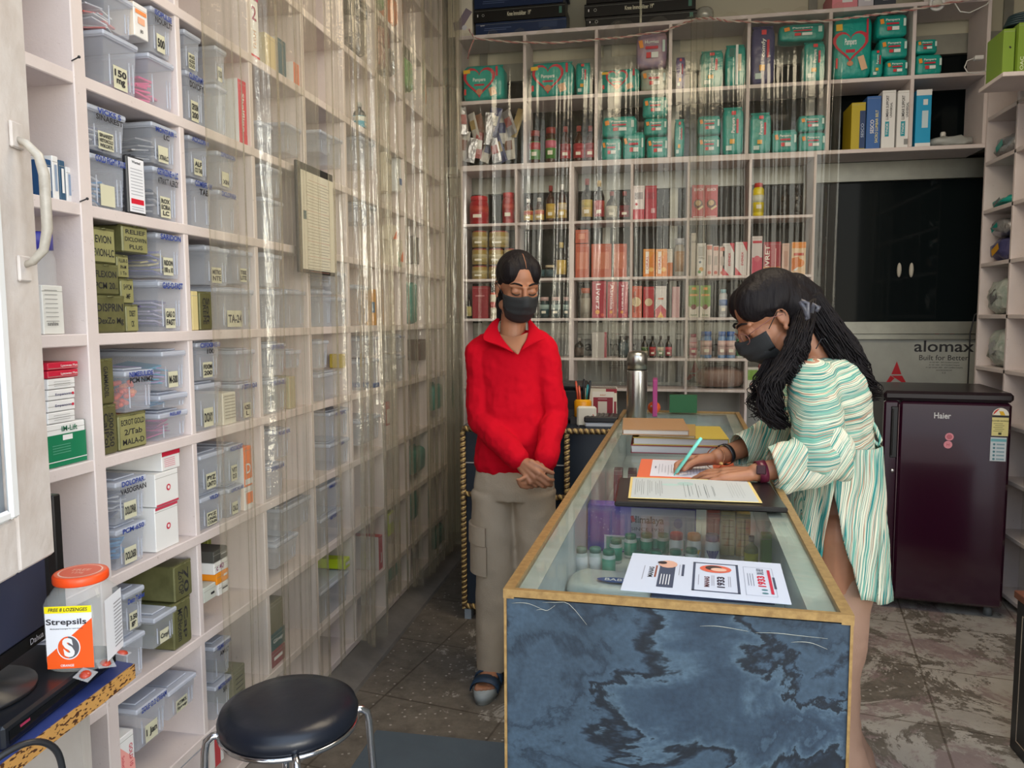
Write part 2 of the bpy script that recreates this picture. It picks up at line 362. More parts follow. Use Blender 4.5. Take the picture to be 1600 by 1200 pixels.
def atri(b, cx, z0, h=.115):
    k = h/.115
    b.quad([(cx-.026*k, 4.489, z0+.043*k), (cx+.026*k, 4.489, z0+.043*k), (cx, 4.489, z0+h)], RED)
    b.quad([(cx-.05*k, 4.489, z0), (cx-.028*k, 4.489, z0), (cx-.008*k, 4.489, z0+.022*k), (cx-.03*k, 4.489, z0+.036*k)], RED)
    b.quad([(cx+.05*k, 4.489, z0), (cx+.028*k, 4.489, z0), (cx-.025*k, 4.489, z0+.036*k), (cx+.03*k, 4.489, z0+.036*k)], RED)
zc = P(1475, 541, y=4.49)
for k in (0, -.60, -1.2, -1.8): alomax(b, zc.x+k, zc.z)
t0 = P(1400, 597, y=4.49)
for k in (0, -.36, -.72, -1.08): atri(b, t0.x+k, t0.z)
b.build('film_panel', wn)
b = MB(Matrix.Translation((-.6, -4.5, 0)))
for u in (1405, 1424):
    p = P(u, 422, y=4.49); b.ell(p, (.012, .012, .04), mat('putty', (.5, .47, .40), .8), nu=10, nv=8)
b.build('handle_hole', wn)

# ------------------------------------------------------------------ left wall shelving
lu = empty('wall_shelf', (SX, 1.385, 0)); tag(lu, 'tall white painted pigeonhole shelving covering the long side wall behind the stool', 'shelf')
def lpart(name, *q):
    b = MB(Matrix.Translation((-SX, -1.385, 0))); b.box(*q, WOOD, ch=.002); return b.build(name, lu)
for i in range(-2, 9):
    lpart('divider', SX-SD, SX-(.003 if i else -.001), dy(i)-(.017 if i == 0 else .0095), dy(i)+(.017 if i == 0 else .0095), .047, 3.12)
for k, z in SZ.items(): lpart('shelf', SX-SD, SX-.001, dy(-2), dy(8), z-.025, z)
b = MB(Matrix.Translation((-SX, -1.385, 0))); b.box(SX-SD-.012, SX-SD, dy(-2), dy(8), .03, 3.12, WOOD); b.build('back_panel', lu)
# two nails in the first post
for k, (u, v) in enumerate(((112, 95), (125, 315))):
    p = P(u, v, x=SX); b = MB(); b.tube([p, p+Vector((.022, -.006, .004))], .0014, BLACK, 6); b.ell(p+Vector((.022, -.006, .004)), (.003, .003, .003), BLACK, nu=8, nv=6)
    tag(b.build('nail'), ['bent nail in the first post above the big COLD FIGHT column', 'lower bent nail in the first post beside the door handle'][k], 'nail')

# ------------------------------------------------------------------ back shelving: upper and lower units
UX = [-1.093, -.714, -.324, .066, .463, .861, 1.256, 1.595]; UZ = [2.883, 2.532, 2.181]
WX = [-1.076, -.765, -.455, -.129, .17, .486, .807]; WZ = [2.165, 1.859, 1.551, 1.328, 1.108, .939]
uu = empty('wall_shelf', (UX[0], BY, UZ[2])); tag(uu, 'upper white pigeonhole unit on the back wall holding the diaper packs', 'shelf')
def part_at(root, name, *q, m=WOOD, ch=.002):
    l = root.location; b = MB(Matrix.Translation(-l)); b.box(*q, m, ch=ch); return b.build(name, root)
for x in UX: part_at(uu, 'divider', x-.009, x+.009, BY, BY+.24, UZ[2], UZ[0])
for z in UZ: part_at(uu, 'shelf', UX[0]-.009, UX[-1]+.009, BY-.001, BY+.24, z-.02, z)
wu = empty('wall_shelf', (WX[0], BY, .3)); tag(wu, 'lower white pigeonhole unit on the back wall holding syrups and cartons', 'shelf')
for i, x in enumerate(WX): part_at(wu, 'divider', x-(.014 if i == 2 else .007), x+(.014 if i == 2 else .007), BY, BY+.22, .3, WZ[0])
for z in WZ: part_at(wu, 'shelf', WX[0]-.007, WX[-1]+.007, BY-.001, BY+.22, z-.015, z)
part_at(wu, 'shelf', WX[0]-.007, WX[-1]+.007, BY-.001, BY+.22, .55, .565)
# shelving on the right side wall
ru = empty('wall_shelf', (1.6, 3.9, 0)); tag(ru, 'narrow white shelving on the side wall right of the fridge stuffed with diaper bags', 'shelf')
for y in (4.21, 3.885, 3.56, 3.235, 2.91): part_at(ru, 'divider', 1.6, 1.9, y-.009, y+.009, .03, 2.6)
for z in (2.5, 2.30, 2.085, 1.85, 1.59, 1.336, 1.08, .83, .58, .33, .05): part_at(ru, 'shelf', 1.6, 1.9, 2.9, 4.2, z-.02, z)
part_at(ru, 'back_panel', 1.9, 1.912, 2.9, 4.2, .03, 2.6)
# lintel above the upper unit at its right end
b = MB(); b.box(1.88, 1.95, 4.24, 4.72, .0, 3.15, WOOD); struct(b.build('trim_1'))

# ================================================================== goods: each built in a local frame, front face at y=0 looking to -y, base at z=0
ORD = ['', 'first', 'second', 'third', 'fourth', 'fifth', 'sixth', 'seventh', 'eighth', 'ninth', 'tenth', 'eleventh', 'twelfth']
def clearbox(name, label, w, h, d, marks=(), paper=None, body=PLAST, lidm=PLASTL, group=None, tint=None):
    root = empty(name); tag(root, label, 'storage box', group)
    hb = h-.016; t = .93; b = MB()
    def rg(k, z, e=0): return [(-w/2*k-e, d/2-d/2*k-e, z), (w/2*k+e, d/2-d/2*k-e, z), (w/2*k+e, d/2+d/2*k+e, z), (-w/2*k-e, d/2+d/2*k+e, z)]
    r = [rg(t, 0), rg(.985, hb), rg(.985, hb, .003), rg(.985, hb+.004, .003)]
    b.rings(r, body, smooth=False, cap=False); b.add(rg(t, 0), [(3, 2, 1, 0)], body)
    for x in (-.30, .30, .42): b.box(w*x-.0012, w*x+.0012, .0035, .005, h*.10, hb*.72, PLASTL)
    if paper:
        ph = h*.40; b.rect(-w*.02, h*.06+ph/2, w*.42, ph, PAPER, .0015)
        n = len(paper)
        for i, t_ in enumerate(paper): b.text(t_, -w*.02, h*.06+ph*(1-(i+.75)/(n+.5)), ph*.8/(n+.6), INK, .0005, w=w*min(.37, .1*len(t_)+.06), bold=.035)
    for t_, zf, m_ in marks: b.text(t_, w*.02, h*(zf-.02), h*.125, m_, -.0065, w=min(w*.88, len(t_)*h*.11), bold=.03)
    b.build('body', root)
    b = MB(); b.box(-w/2-.004, w/2+.004, -.004, d+.004, hb+.002, h-.002, lidm, ch=.003); b.box(-w/2+.014, w/2-.014, .014, d-.014, h-.001, h+.003, lidm, ch=.002)
    b.build('lid', root); return root
def fill_strips(label, w, h, d, cols, n=9, seed=1, kind='strips'):
    rd = random.Random(seed); b = MB()
    for i in range(n):
        m = cols[i % len(cols)]
        x = rd.uniform(-.30, .30)*w; z = h*.09+h*.5*i/n; a = rd.uniform(-.5, .5)
        if kind == 'strips':
            X = Matrix.Translation((x*.5, d*.5, z)) @ Matrix.Rotation(rd.uniform(-.25, .25), 4, 'Y') @ Matrix.Rotation(a, 4, 'Z')
            b.box(-w*.28, w*.28, -d*.34, d*.34, 0, h*.035, m, xf=X)
        else:
            for j in range(5):
                p = (rd.uniform(-.38, .38)*w, rd.uniform(.08, .85)*d, z+rd.uniform(0, .05)*h); q = Vector(p)+Vector((rd.uniform(-1, 1), rd.uniform(-1, 1), rd.uniform(-.5, .5))).normalized()*.016
                b.cap(p, .006, q, .006, m, n=8)
    o = b.build('medicine_strips' if kind == 'strips' else 'capsules'); tag(o, label, 'medicine', kind='stuff'); return o
def tin(name, label, w, h, d, marks=(), front=TINL, vert=False, group=None):
    root = empty(name); tag(root, label, 'tin box', group); b = MB(); b.box(-w/2, w/2, 0, d, 0, h, TIN, ch=.003)
    b.rect(0, h*.5, w*.93, h*.9, front, -.0006)
    n = len(marks)
    for i, t in enumerate(marks):
        if vert: b.text(t, w*(.5-(i+1)/(n+1))*-1*.9, h*.5, w*.28, INK, -.0012, w=h*.7, rot=PI/2*-1, bold=.015)
        else: b.text(t, 0, h*(1-(i+.8)/(n+.6)), h*.62/(n+.8), INK, -.0012, w=min(w*.84, w*.13*len(t)), bold=.015)
    b.build('body', root)
    b = MB(); b.box(-w/2-.002, w/2+.002, .002, .010, h-.004, h+.002, TIN); b.tube([(-w*.1, -.002, h*.99), (0, -.006, h), (w*.1, -.002, h*.99)], .0015, TIN, 6)
    b.build('latch', root); return root
def carton(name, label, w, h, d, base=WHITE, deco=(), top=None, side=None, cat='carton', group=None, flapm=None):
    """deco: ('r', cx, cz, w, h, mat[, rot]) print, ('t', text, cx, cz, h, mat[, w][, rot]) lettering; all as fractions of the front"""
    b = MB(); b.box(-w/2, w/2, 0, d, 0, h, base, ch=.0015)
    if top: b.quad([(-w/2, .001, h+.0005), (w/2, .001, h+.0005), (w/2, d, h+.0005), (-w/2, d, h+.0005)], top)
    if side:
        for s_ in (-1, 1): b.quad([(s_*(w/2+.0005), .001, .001), (s_*(w/2+.0005), d, .001), (s_*(w/2+.0005), d, h), (s_*(w/2+.0005), .001, h)], side)
    b.box(-w/2, w/2, -.0002, .0, h-.012, h-.011, H('9a9a92'))
    k = .0008
    for e in deco:
        k += .0002
        if e[0] == 'r': b.rect(e[1]*w, e[2]*h, e[3]*w, e[4]*h, e[5], -k, e[6] if len(e) > 6 else 0)
        elif e[0] == 't':
            rot = e[7] if len(e) > 7 else 0; ww = e[6]*(h if abs(rot) > 1 else w) if len(e) > 6 and e[6] else None
            b.text(e[1], e[2]*w, e[3]*h, e[4]*(w if abs(rot) > 1 else h), e[5], -k, w=ww, rot=rot, bold=.015)
        elif e[0] == 'p': b.add([(x*w, -k, z*h) for x, z in e[1]], [tuple(range(len(e[1])))], e[2])
        elif e[0] == 'c': b.add([(e[1]*w+e[3]*w*math.cos(2*PI*i/20), -k, e[2]*h+e[3]*w*math.sin(2*PI*i/20)) for i in range(20)], [tuple(range(20))], e[4])
    o = b.build(name); tag(o, label, cat, group); return o
def bottle(name, label, r, h, body, capm, lab=None, lab2=None, shape='syrup', cat='bottle', group=None, capf=.16):
    root = empty(name); tag(root, label, cat, group); b = MB(); n = 18
    if shape == 'syrup': pr = [(r*.92, 0), (r, .01), (r, h*.58), (r*.85, h*.66), (r*.36, h*.76), (r*.34, h*.86)]
    elif shape == 'jar': pr = [(r*.94, 0), (r, .006), (r, h*.74), (r*.86, h*.80), (r*.84, h*.84)]
    elif shape == 'can': pr = [(r*.96, 0), (r, .004), (r, h*.9), (r*.96, h*.92)]
    elif shape == 'talc': pr = [(r*.9, 0), (r, .01), (r*.95, h*.5), (r, h*.8), (r*.75, h*.87)]
    b.lathe(pr, body, n=n)
    if lab:
        z0, z1 = (h*.10, h*.50) if shape == 'syrup' else (h*.12, h*.66)
        b.lathe([(r*1.015, z0), (r*1.015, z1)], lab, n=n)
        if lab2: b.lathe([(r*1.02, z0+(z1-z0)*.55), (r*1.02, z1*.96)], lab2, n=n); b.rect(0, z0+(z1-z0)*.3, r*.9, (z1-z0)*.22, H('e8e2d0'), -r*1.03)
    X = Matrix.Translation((0, r, 0)); b.v = [X @ Vector(v) for v in b.v]; b.build('body', root)
    c = MB(Matrix.Translation((0, r, 0))); cr = r*.42 if shape == 'syrup' else r*.9 if shape in ('jar', 'can') else r*.72
    c0 = pr[-1][1]-.002; c.lathe([(cr, c0), (cr, h-.003), (cr*.9, h)], capm, n=n); c.build('cap', root); return root
def heart(cx, cz, s, n=26, k=1.0):
    out = []
    for i in range(n):
        t = 2*PI*i/n; x = 16*math.sin(t)**3; z = 13*math.cos(t)-5*math.cos(2*t)-2*math.cos(3*t)-math.cos(4*t)
        out.append((cx+x/16*s*k, cz+(z+2)/16*s*k))
    return out
def puff(b, w, h, d, m, e=.34, nu=22, nv=12, crump=.0):
    def sg(x, p): return math.copysign(abs(x)**p, x)
    V = []; Fs = []
    for j in range(nv+1):
        ph = -PI/2+PI*j/nv
        for i in range(nu):
            th = 2*PI*i/nu; cx = sg(math.cos(ph), e)
            p = Vector((w/2*cx*sg(math.cos(th), e), d/2+d/2*cx*sg(math.sin(th), e), h/2+h/2*sg(math.sin(ph), e*.9)))
            if crump: p += noise.noise_vector(p*28+Vector((w*90, h*70, 0)))*crump
            V.append(p)
    for j in range(nv):
        for i in range(nu):
            k = (i+1) % nu; Fs.append((j*nu+i, j*nu+k, (j+1)*nu+k, (j+1)*nu+i))
    b.add(V, Fs, m, True)
ORANGE, YEL, CREAM, REDD, DTEAL = H('f07a28'), H('f2c230'), H('e9dcc0'), H('c81e3c'), H('0f6d62')
def pack(name, label, w, h, d, style='small', film=TEAL, group=None, word='Pampers'):
    root = empty(name); tag(root, label, 'diaper pack', group)
    b = MB(); puff(b, w, h, d, film, crump=.004)
    b.quad([(-w*.40, d*.4, h*.985), (w*.40, d*.4, h*.985), (w*.42, d*.42, h*1.035), (-w*.42, d*.42, h*1.035)], film)
    f = -.0055; W = H('eef4f0')
    if style == 'big':
        b.add([(x, f, z) for x, z in heart(-w*.08, h*.50, min(w, h)*.46)], [tuple(range(26))], H('c62a3c'))
        b.add([(x, f-.0006, z) for x, z in heart(-w*.08, h*.505, min(w, h)*.46, k=.82)], [tuple(range(26))], H('2fa896'))
        b.text(word, -w*.08, h*.56, h*.13, W, f-.0014, w=w*.30, bold=.02); b.rect(-w*.08, h*.43, w*.24, h*.05, REDD, f-.0012)
        b.add([(-w*.08+w*.08*math.cos(i*PI/6), f-.0013, h*.24+w*.07*math.sin(i*PI/6)) for i in range(12)], [tuple(range(12))], H('c98a62'))
        b.rect(w*.24, h*.24, w*.16, h*.22, H('e3b892'), f-.001, .3); b.rect(-w*.38, h*.80, w*.16, h*.10, YEL, f-.001, .05); b.rect(-w*.42, h*.25, w*.05, h*.16, H('e34444'), f-.001)
        b.rect(w*.34, h*.78, w*.05, h*.26, REDD, f-.001)
    elif style == 'small':
        b.text(word, 0, h*.70, h*.13, W, f-.001, w=w*.44, bold=.02); b.rect(0, h*.55, w*.40, h*.08, REDD, f-.001)
        b.rect(w*.10, h*.34, w*.22, h*.16, W, f-.001); b.rect(-w*.10, h*.34, w*.14, h*.16, H('d9333c'), f-.001); b.rect(-w*.34, h*.66, w*.12, h*.22, H('f0982c'), f-.001, .2); b.rect(w*.38, h*.58, w*.08, h*.34, H('cfe6df'), f-.001)
    elif style == 'stand':
        b.text(word, 0, h*.62, w*.2, W, f-.001, w=h*.32, rot=PI/2, bold=.02); b.rect(w*.18, h*.6, w*.10, h*.30, REDD, f-.001); b.rect(0, h*.88, w*.2, h*.08, H('d9333c'), f-.001); b.rect(-w*.05, h*.28, w*.22, h*.10, H('f0b33a'), f-.001); b.rect(-w*.2, h*.14, w*.26, h*.10, H('cfe6df'), f-.001)
    elif style == 'strip':
        b.rect(w*.05, h*.5, w*.12, h*.96, W, f-.001); b.rect(w*.18, h*.55, w*.16, h*.4, CREAM, f-.0013); b.rect(-w*.18, h*.8, w*.22, h*.2, DTEAL, f-.0013)
    b.build('body', root)
    b = MB(); b.rings([[(-w*.42, d*.35, h*1.0), (w*.42, d*.35, h*1.0), (w*.42, d*.45, h*1.0), (-w*.42, d*.45, h*1.0)], [(-w*.44, d*.385, h*1.05), (w*.44, d*.385, h*1.05), (w*.44, d*.4, h*1.05), (-w*.44, d*.4, h*1.05)]], film, False)
    b.build('sealed_edge', root)
    return root

# placing on the left wall (fronts look to +x) and on the back wall (fronts look to -y)
def snap(z, zs, tol=.03):
    for s_ in zs:
        if abs(z-s_) < tol: return s_
    return z
TOPS = {}
def lplace(u0, vt, u1, vb, maker, name, label, *a, back=.012, d=.2, dmax=.235, **k):
    x = SX-back; y0 = P(u0, (vt+vb)/2, x=x).y; y1 = P(u1, (vt+vb)/2, x=x).y; uc = (u0+u1)/2
    z0, z1 = P(uc, vb, x=x).z, P(uc, vt, x=x).z
    ci = min(8, max(-2, math.floor(((y0+y1)/2-1.385)/.339)))
    lo, hi = dy(ci)+.0115+(.008 if ci == 0 else 0), dy(ci+1)-.0115
    y0 = max(y0, lo); y1 = min(y1, hi)
    z0 = snap(z0, SZ.values()); rows = sorted(SZ.values()); ceil = min([s_ for s_ in rows if s_ > z0+.03] or [3.2])-.0265
    z1 = min(z1, ceil)
    key = (ci, round(ceil, 2))
    if z0 not in SZ.values():      # rests on what stands below it
        best = [t for (a0, a1, t) in TOPS.get(key, []) if a0 < (y0+y1)/2 < a1 and abs(t-z0) < .04]
        if best: z0 = max(best)
    if z1-z0 < .015: z1 = z0+.015
    TOPS.setdefault(key, []).append((y0, y1, z1+(.0045 if maker is clearbox else .0025 if maker is tin else .0008)))
    w_ = y1-y0-.008 if maker is clearbox else y1-y0-.002
    z0 += .0006
    r = maker(name, label, w_, z1-z0-(.003 if maker is clearbox else 0), min(d, dmax-back), *a, **k)
    r.location = (x, (y0+y1)/2, z0); r.rotation_euler[2] = PI/2
    r['_in'] = 0; del r['_in']
    return r, (w_, z1-z0, min(d, dmax-back))
def lfill(ret, label, cols, seed, kind='strips', n=9):
    r, (w_, h_, d_) = ret; o = fill_strips(label, w_*.86, h_, d_*.9, cols, n, seed, kind); o.location = Vector(r.location)+Vector((-d_*.04, 0, .003)); o.rotation_euler[2] = PI/2
def bplace(u0, vt, u1, vb, maker, *a, back=.012, snapz=(), d=None, **k):
    y = BY+back; uc = (u0+u1)/2; vm = (vt+vb)/2
    x0, x1 = P(u0, vm, y=y).x, P(u1, vm, y=y).x; z0, z1 = P(uc, vb, y=y).z, P(uc, vt, y=y).z
    z0 = snap(z0, snapz or UZ+WZ, .035)
    z0 += .0006
    if maker is bottle: r = maker(*a[:2], (x1-x0)/2, z1-z0, *a[2:], **k)
    else: r = maker(*a[:2], x1-x0, z1-z0, d or .09, *a[2:], **k)
    r.location = ((x0+x1)/2, y, z0); return r

STRIPW = H('c9ccd4', .3); MAG = H('c02a78', .3); BLU = H('1f86c4', .3); ORG = H('f0602a', .3); SIL = mat('blister_foil', (.6, .6, .62), .3, metal=.5)
CB = 'frosted lidded box'
def where(ci, ri): return '%s cubby column past the door post, %s row up' % (ORD[ci+1], ORD[9-ri])
def cbx(u0, vt, u1, vb, marks=(), paper=None, label=None, fill=None, fk='strips', **k):
    mk = [(t, zf, BLUEINK if i == 0 else INK) for i, (t, zf) in enumerate(marks)]
    ret = lplace(u0, vt, u1, vb, clearbox, 'storage_box', label, mk, paper, **k)
    if fill: lfill(ret, fill[0], fill[1], int(u0*7+vt) % 97, fk)
    return ret
L1 = lambda t: ((t, .93),)
# --- first column past the post, top down
cbx(161, 56, 215, 133, (), ('150', 'mg'), 'big frosted lidded box with 150 mg paper label, top of the picture above SINAREST')
cbx(162, -12, 207, 50, (), None, 'frosted lidded box full of red and white papers on the 150 mg box', ('red and white paper leaflets inside the highest frosted box', [H('e06a5c'), WHITE, H('d8d8e0')]))
lplace(209, 8, 231, 60, carton, 'medicine_carton', 'slim white and orange carton between the two highest frosted boxes', WHITE, [('r', 0, .75, .8, .12, H('f09050')), ('r', 0, .5, .5, .2, H('e8b090')), ('t', '80', 0, .2, .1, INK)], side=H('f0e2d0'), d=.16)
cbx(231, 90, 275, 160, (), None, 'frosted lidded box with a pink strip inside, right of the 150 mg box', ('bright pink medicine strip inside a frosted box near the top', [H('e8357c')]))
cbx(235, 2, 271, 77, (('ISOPULSE', .90), ('NOURLIT', .74)), ('500',), 'frosted lidded box marked NOURLIT, top right of the first cubby column')
cbx(140, 243, 197, 319, L1('COLD FIGHT PLUS'), ('',), 'frosted lidded box marked COLD FIGHT PLUS', ('pale foil strips inside the COLD FIGHT PLUS box', [STRIPW, BLU]))
cbx(136, 168, 196, 240, (('VICKS S', .9), ('SINAREST', .76)), ('SINAREST', 'NESTONCOLD', 'WIKORYL'), 'frosted lidded box marked SINAREST stacked on COLD FIGHT PLUS', ('dark strips inside the SINAREST box', [H('35406a'), STRIPW]))
cbx(239, 263, 283, 338, (('CETRIZINE + LC', .93), ('ATRAX T ALERGY', .76)), ('ROX', 'ECIRA', 'LC'), 'frosted lidded box marked ATRAX, beside the small white card', ('dark strips inside the ATRAX box', [H('404450'), SIL]))
cbx(236, 195, 282, 261, (('MONTAIR -', .84), ('LC', .70)), ('', 'XTRALC'), 'frosted lidded box marked MONTAIR stacked on the ATRAX box', ('silver strips inside the MONTAIR box', [SIL, H('50545c')]))
# dark case with a white card
x_ = SX-.004; a0, a1 = P(199, 285, x=x_), P(227, 285, x=x_); zt = P(213, 246, x=x_).z
b = MB(); w_ = a1.y-a0.y; h_ = zt-SZ[2]; b.box(-w_/2, w_/2, 0, .012, 0, h_, BLACK, ch=.003); b.rect(0, h_*.5, w_*.86, h_*.93, H('e8eaf0'), -.0006); b.rect(0, h_*.22, w_*.70, h_*.09, H('d01c34'), -.001)
b.text('Wanted', 0, h_*.90, h_*.05, INK, -.001, bold=.02)
for i in range(9): b.rect(0, h_*(.78-.055*i), w_*.66, .0012, H('8a8f9c'), -.001)
for i in range(2): b.rect(0, h_*(.12-.04*i), w_*.66, .0012, H('8a8f9c'), -.001)
o = b.build('card_case'); o.location = (x_, (a0.y+a1.y)/2, SZ[2]+.0006); o.rotation_euler[2] = PI/2; tag(o, 'black case with a white printed card and red bar beside COLD FIGHT PLUS', 'card')
def tn(u0, vt, u1, vb, marks, label, **k): return lplace(u0, vt, u1, vb, tin, 'tin_box', label, marks, **k)
tn(145, 463, 196, 513, ('DISPRIN', 'DexZo Mg'), 'dark olive tin marked DISPRIN, lowest of the tin stack', front=TIN)
tn(140, 414, 186, 461, ('FLEXON', 'PCM 20..'), 'dark olive tin marked FLEXON PCM on the DISPRIN tin', front=TIN)
tn(136, 357, 180, 404, ('EVION', 'EVION-LC'), 'pale olive tin marked EVION-LC, topmost of its stack')
tn(197, 477, 216, 512, ('DSET', 'CK'), 'small olive tin marked DSET peeping out beside DISPRIN', d=.15, back=.02)
tn(189, 437, 209, 474, ('S+PCM', '-MF'), 'small olive tin with crossed-out blue word on the DSET tin', d=.15, back=.02)
tn(183, 400, 201, 433, ('FLUR-S', 'IN-M', '1 To'), 'small olive tin with four lines of writing beside FLEXON', d=.15, back=.02)
tn(191, 353, 231, 396, ('RELIEF', 'DICLOWIN', 'PLUS'), 'pale olive tin marked RELIEF DICLOWIN PLUS', d=.16)
cbx(247, 438, 290, 509, L1('GAS-O-FAST'), ('GAS O', 'FAST'), 'frosted lidded box marked GAS-O-FAST', ('purple sachets inside the GAS-O-FAST box', [H('5a5078'), H('b0a8c0')]))
cbx(244, 363, 289, 437, L1('SARIDON'), ('RIDON', '100 x 10'), 'frosted lidded box marked SARIDON', ('purple and yellow strips inside the SARIDON box', [H('6a64a0'), H('c8b878')]))
tn(152, 634, 183, 705, ('CalPol', '500/650'), 'olive tin lettered sideways CalPol, under another olive tin', vert=True, front=TIN)
tn(150, 562, 178, 632, ('GAMMADEL',), 'olive tin lettered sideways standing on the CalPol tin', vert=True, front=TIN)
tn(185, 646, 229, 692, ('ECROT GOLD', '2/Tab', 'MALA-D'), 'pale olive tin marked ECROT GOLD MALA-D')
cbx(194, 575, 240, 645, (('NIMESULIDE', .92), ('PCM NIMZ', .78)), None, 'frosted box marked NIMESULIDE full of orange capsules', ('orange capsules inside the NIMESULIDE box', [ORG, H('f48a38')]), 'caps')
cbx(247, 640, 293, 684, L1('RELIEF'), None, 'small frosted box marked RELIEF with magenta strips', ('magenta strips inside the small RELIEF box', [MAG, H('902a70')]))
cbx(247, 612, 293, 638, (), None, 'shallow frosted box of blue strips on the RELIEF box', ('blue strips in the shallow frosted box above RELIEF', [BLU, H('70b8e0')]))
cbx(252, 545, 294, 610, (), ('M-500',), 'wide frosted box with M-500 paper label', ('turquoise and mauve strips behind the M-500 label', [H('30a0c0'), H('b098c8')]))
cbx(180, 817, 229, 884, L1('PCM-650'), ('DOLO650',), 'frosted box marked PCM-650 with blue strips', ('bright blue strips inside the PCM-650 box', [BLU, H('3aa0d8')]))
cbx(179, 744, 229, 815, (('DOLOPAR', .93), ('VASOGRAIN', .76)), ('DOLOPAR',), 'frosted box marked DOLOPAR VASOGRAIN', ('dark and white strips inside the DOLOPAR box', [H('48506c'), STRIPW]))
for k_, (vt_, vb_) in enumerate(((788, 848), (736, 786))):
    lplace(242, vt_, 279, vb_, carton, 'medicine_carton', ['bulging white carton with small red oval mark, lower of two beside PCM-650', 'bulging white carton with small red oval mark, upper of two beside DOLOPAR'][k_], WHITE, [('r', 0, (.97, .03)[k_], .96, .06, H('c23a52')), ('c', .05, .5, .09, REDD), ('c', .05, .5, .05, WHITE)], side=WHITE)
lplace(252, 697, 281, 731, carton, 'medicine_carton', 'long white carton with red bar lying on the two bulging cartons', WHITE, [('r', .0, .88, 1, .24, REDD)] + [('r', -.1, .62-.1*i, .6, .03, H('d88090')) for i in range(5)], d=.24)
tn(271, 938, 299, 1006, ('MCNocem', 'Cap'), 'olive tin lettered sideways MCNocem Cap, below another tin', vert=True, front=TIN)
tn(272, 880, 300, 936, ('ZoTOP', '70',), 'big dark olive tin lettered sideways on the MCNocem tin', vert=True, front=TIN, d=.235)
cbx(192, 990, 227, 1050, (), None, 'frosted box low behind the orange-lidded jar, below the Iso Tab box')
cbx(192, 917, 226, 986, (('Deto Tablet', .80),), ('3.50', 'gr'), 'frosted box marked Deto Tablet behind the orange-lidded jar')
cbx(239, 953, 276, 1006, (), ('Cmyl',), 'frosted box with slanted Cmyl label before the olive tins')
cbx(222, 1163, 272, 1232, (), ('5 ml',), 'frosted box at the bottom edge beside the pink carton')
cbx(275, 1113, 314, 1187, (), ('aDoo',), 'lilac frosted box under the Actimol box, beside the post')
cbx(212, 1088, 262, 1160, L1('ZOLE O.2 CREAM'), ('1 Jan',), 'lilac frosted box marked in blue on its rim, low beside the desk')
cbx(262, 1062, 307, 1112, (), ('ACTIMOL', 'Syrup'), 'lilac frosted box labelled ACTIMOL')
lplace(176, 1150, 211, 1225, carton, 'medicine_carton', 'pink and white carton with sideways red lettering beside the desk leg', WHITE, [('p', ((-.5, 0), (.5, 0), (.5, .35), (-.5, .9)), H('f0a8a0')), ('t', 'GOLD 10', .28, .5, .2, REDD, .5, -PI/2), ('t', 'Solution', -.2, .4, .16, H('d04858'), .4, -PI/2)], side=H('d8d4d8'))
# --- column left of the post (partly behind the white door)
for i, (m_, h_) in enumerate(((H('1c4a78'), .075), (WHITE, .085), (H('28506e'), .08), (WHITE, .07), (H('c8c2c0'), .075), (H('2a5888'), .078))):
    y_ = P(71, 290, x=SX-.02).y+.010+i*.0175; o = carton('booklet', ['thin dark blue booklet nearest the door edge', 'thin white booklet next to the first blue one', 'thin slate blue booklet in the small row', 'shorter thin white booklet in the small row', 'thin grey booklet in the small row', 'thin blue booklet nearest the post'][i], .0155, h_, .12, m_, [('r', 0, .5, .4, .6, WHITE if i % 2 == 0 else H('8ea0b8'))], cat='booklet', group='booklets left of the first post')
    o.location = (SX-.02, y_, SZ[2]+.001); o.rotation_euler[2] = PI/2
o = bottle('water_bottle', 'clear bottle with a purple-blue cap beside the door handle', .034, .20, CLEAR, H('3a3aa0', .3), shape='jar', cat='bottle'); o.location = (SX-.03, P(70, 350, x=SX-.04).y, SZ[3]+.001); o.rotation_euler[2] = PI/2
lplace(66, 446, 100, 516, carton, 'medicine_carton', 'leaning white printed carton on the shelf right of the door handle', H('dcdcd6'), [('r', -.1, .9-.09*i, .6, .012, H('8c8c8c')) for i in range(8)] + [('t', 'sunshine', -.1, .22, .08, H('444444'), .5)], d=.1)
lplace(72, 660, 135, 733, carton, 'medicine_carton', 'large green and white IM-Lift carton beside the door', WHITE, [('r', 0, .38, 1, .74, H('0c7a52')), ('t', 'IM-Lift', .08, .87, .13, H('0c6a48'), .4), ('r', .02, .66, .25, .12, WHITE), ('r', 0, .13, 1, .02, WHITE)] + [('r', -.15, .5-.06*i, .45, .012, H('70b098')) for i in range(4)], side=H('0c6a48'))
for i, (vt_, vb_) in enumerate(((643, 658), (625, 641), (608, 624), (591, 607))):
    lplace(74, vt_, 118, vb_, carton, 'medicine_carton', ['white Empanorm carton, lowest of the four on IM-Lift', 'white Empanorm carton, second up on IM-Lift', 'white Empanorm carton, third up on IM-Lift', 'white carton just under the two red ones'][i], WHITE, ([('t', 'Empanorm', .05, .5, .3, H('3a3a6a'), .6), ('r', .40, .5, .08, .25, REDD)] if i in (1, 2) else [('r', 0, .7-.2*j, .6, .04, H('999999')) for j in range(3)]), d=.14, group='white Empanorm cartons')
for i, (vt_, vb_) in enumerate(((580, 590), (567, 578))):
    lplace(74, vt_, 123, vb_, carton, 'medicine_carton', ['flat red Lysowex Plus carton, lower of two', 'flat red Lysowex Plus carton, upper of two'][i], REDD, [('t', 'Lysowex Plus', .18, .5, .4, WHITE, .55)], d=.14, group='red Lysowex Plus cartons')
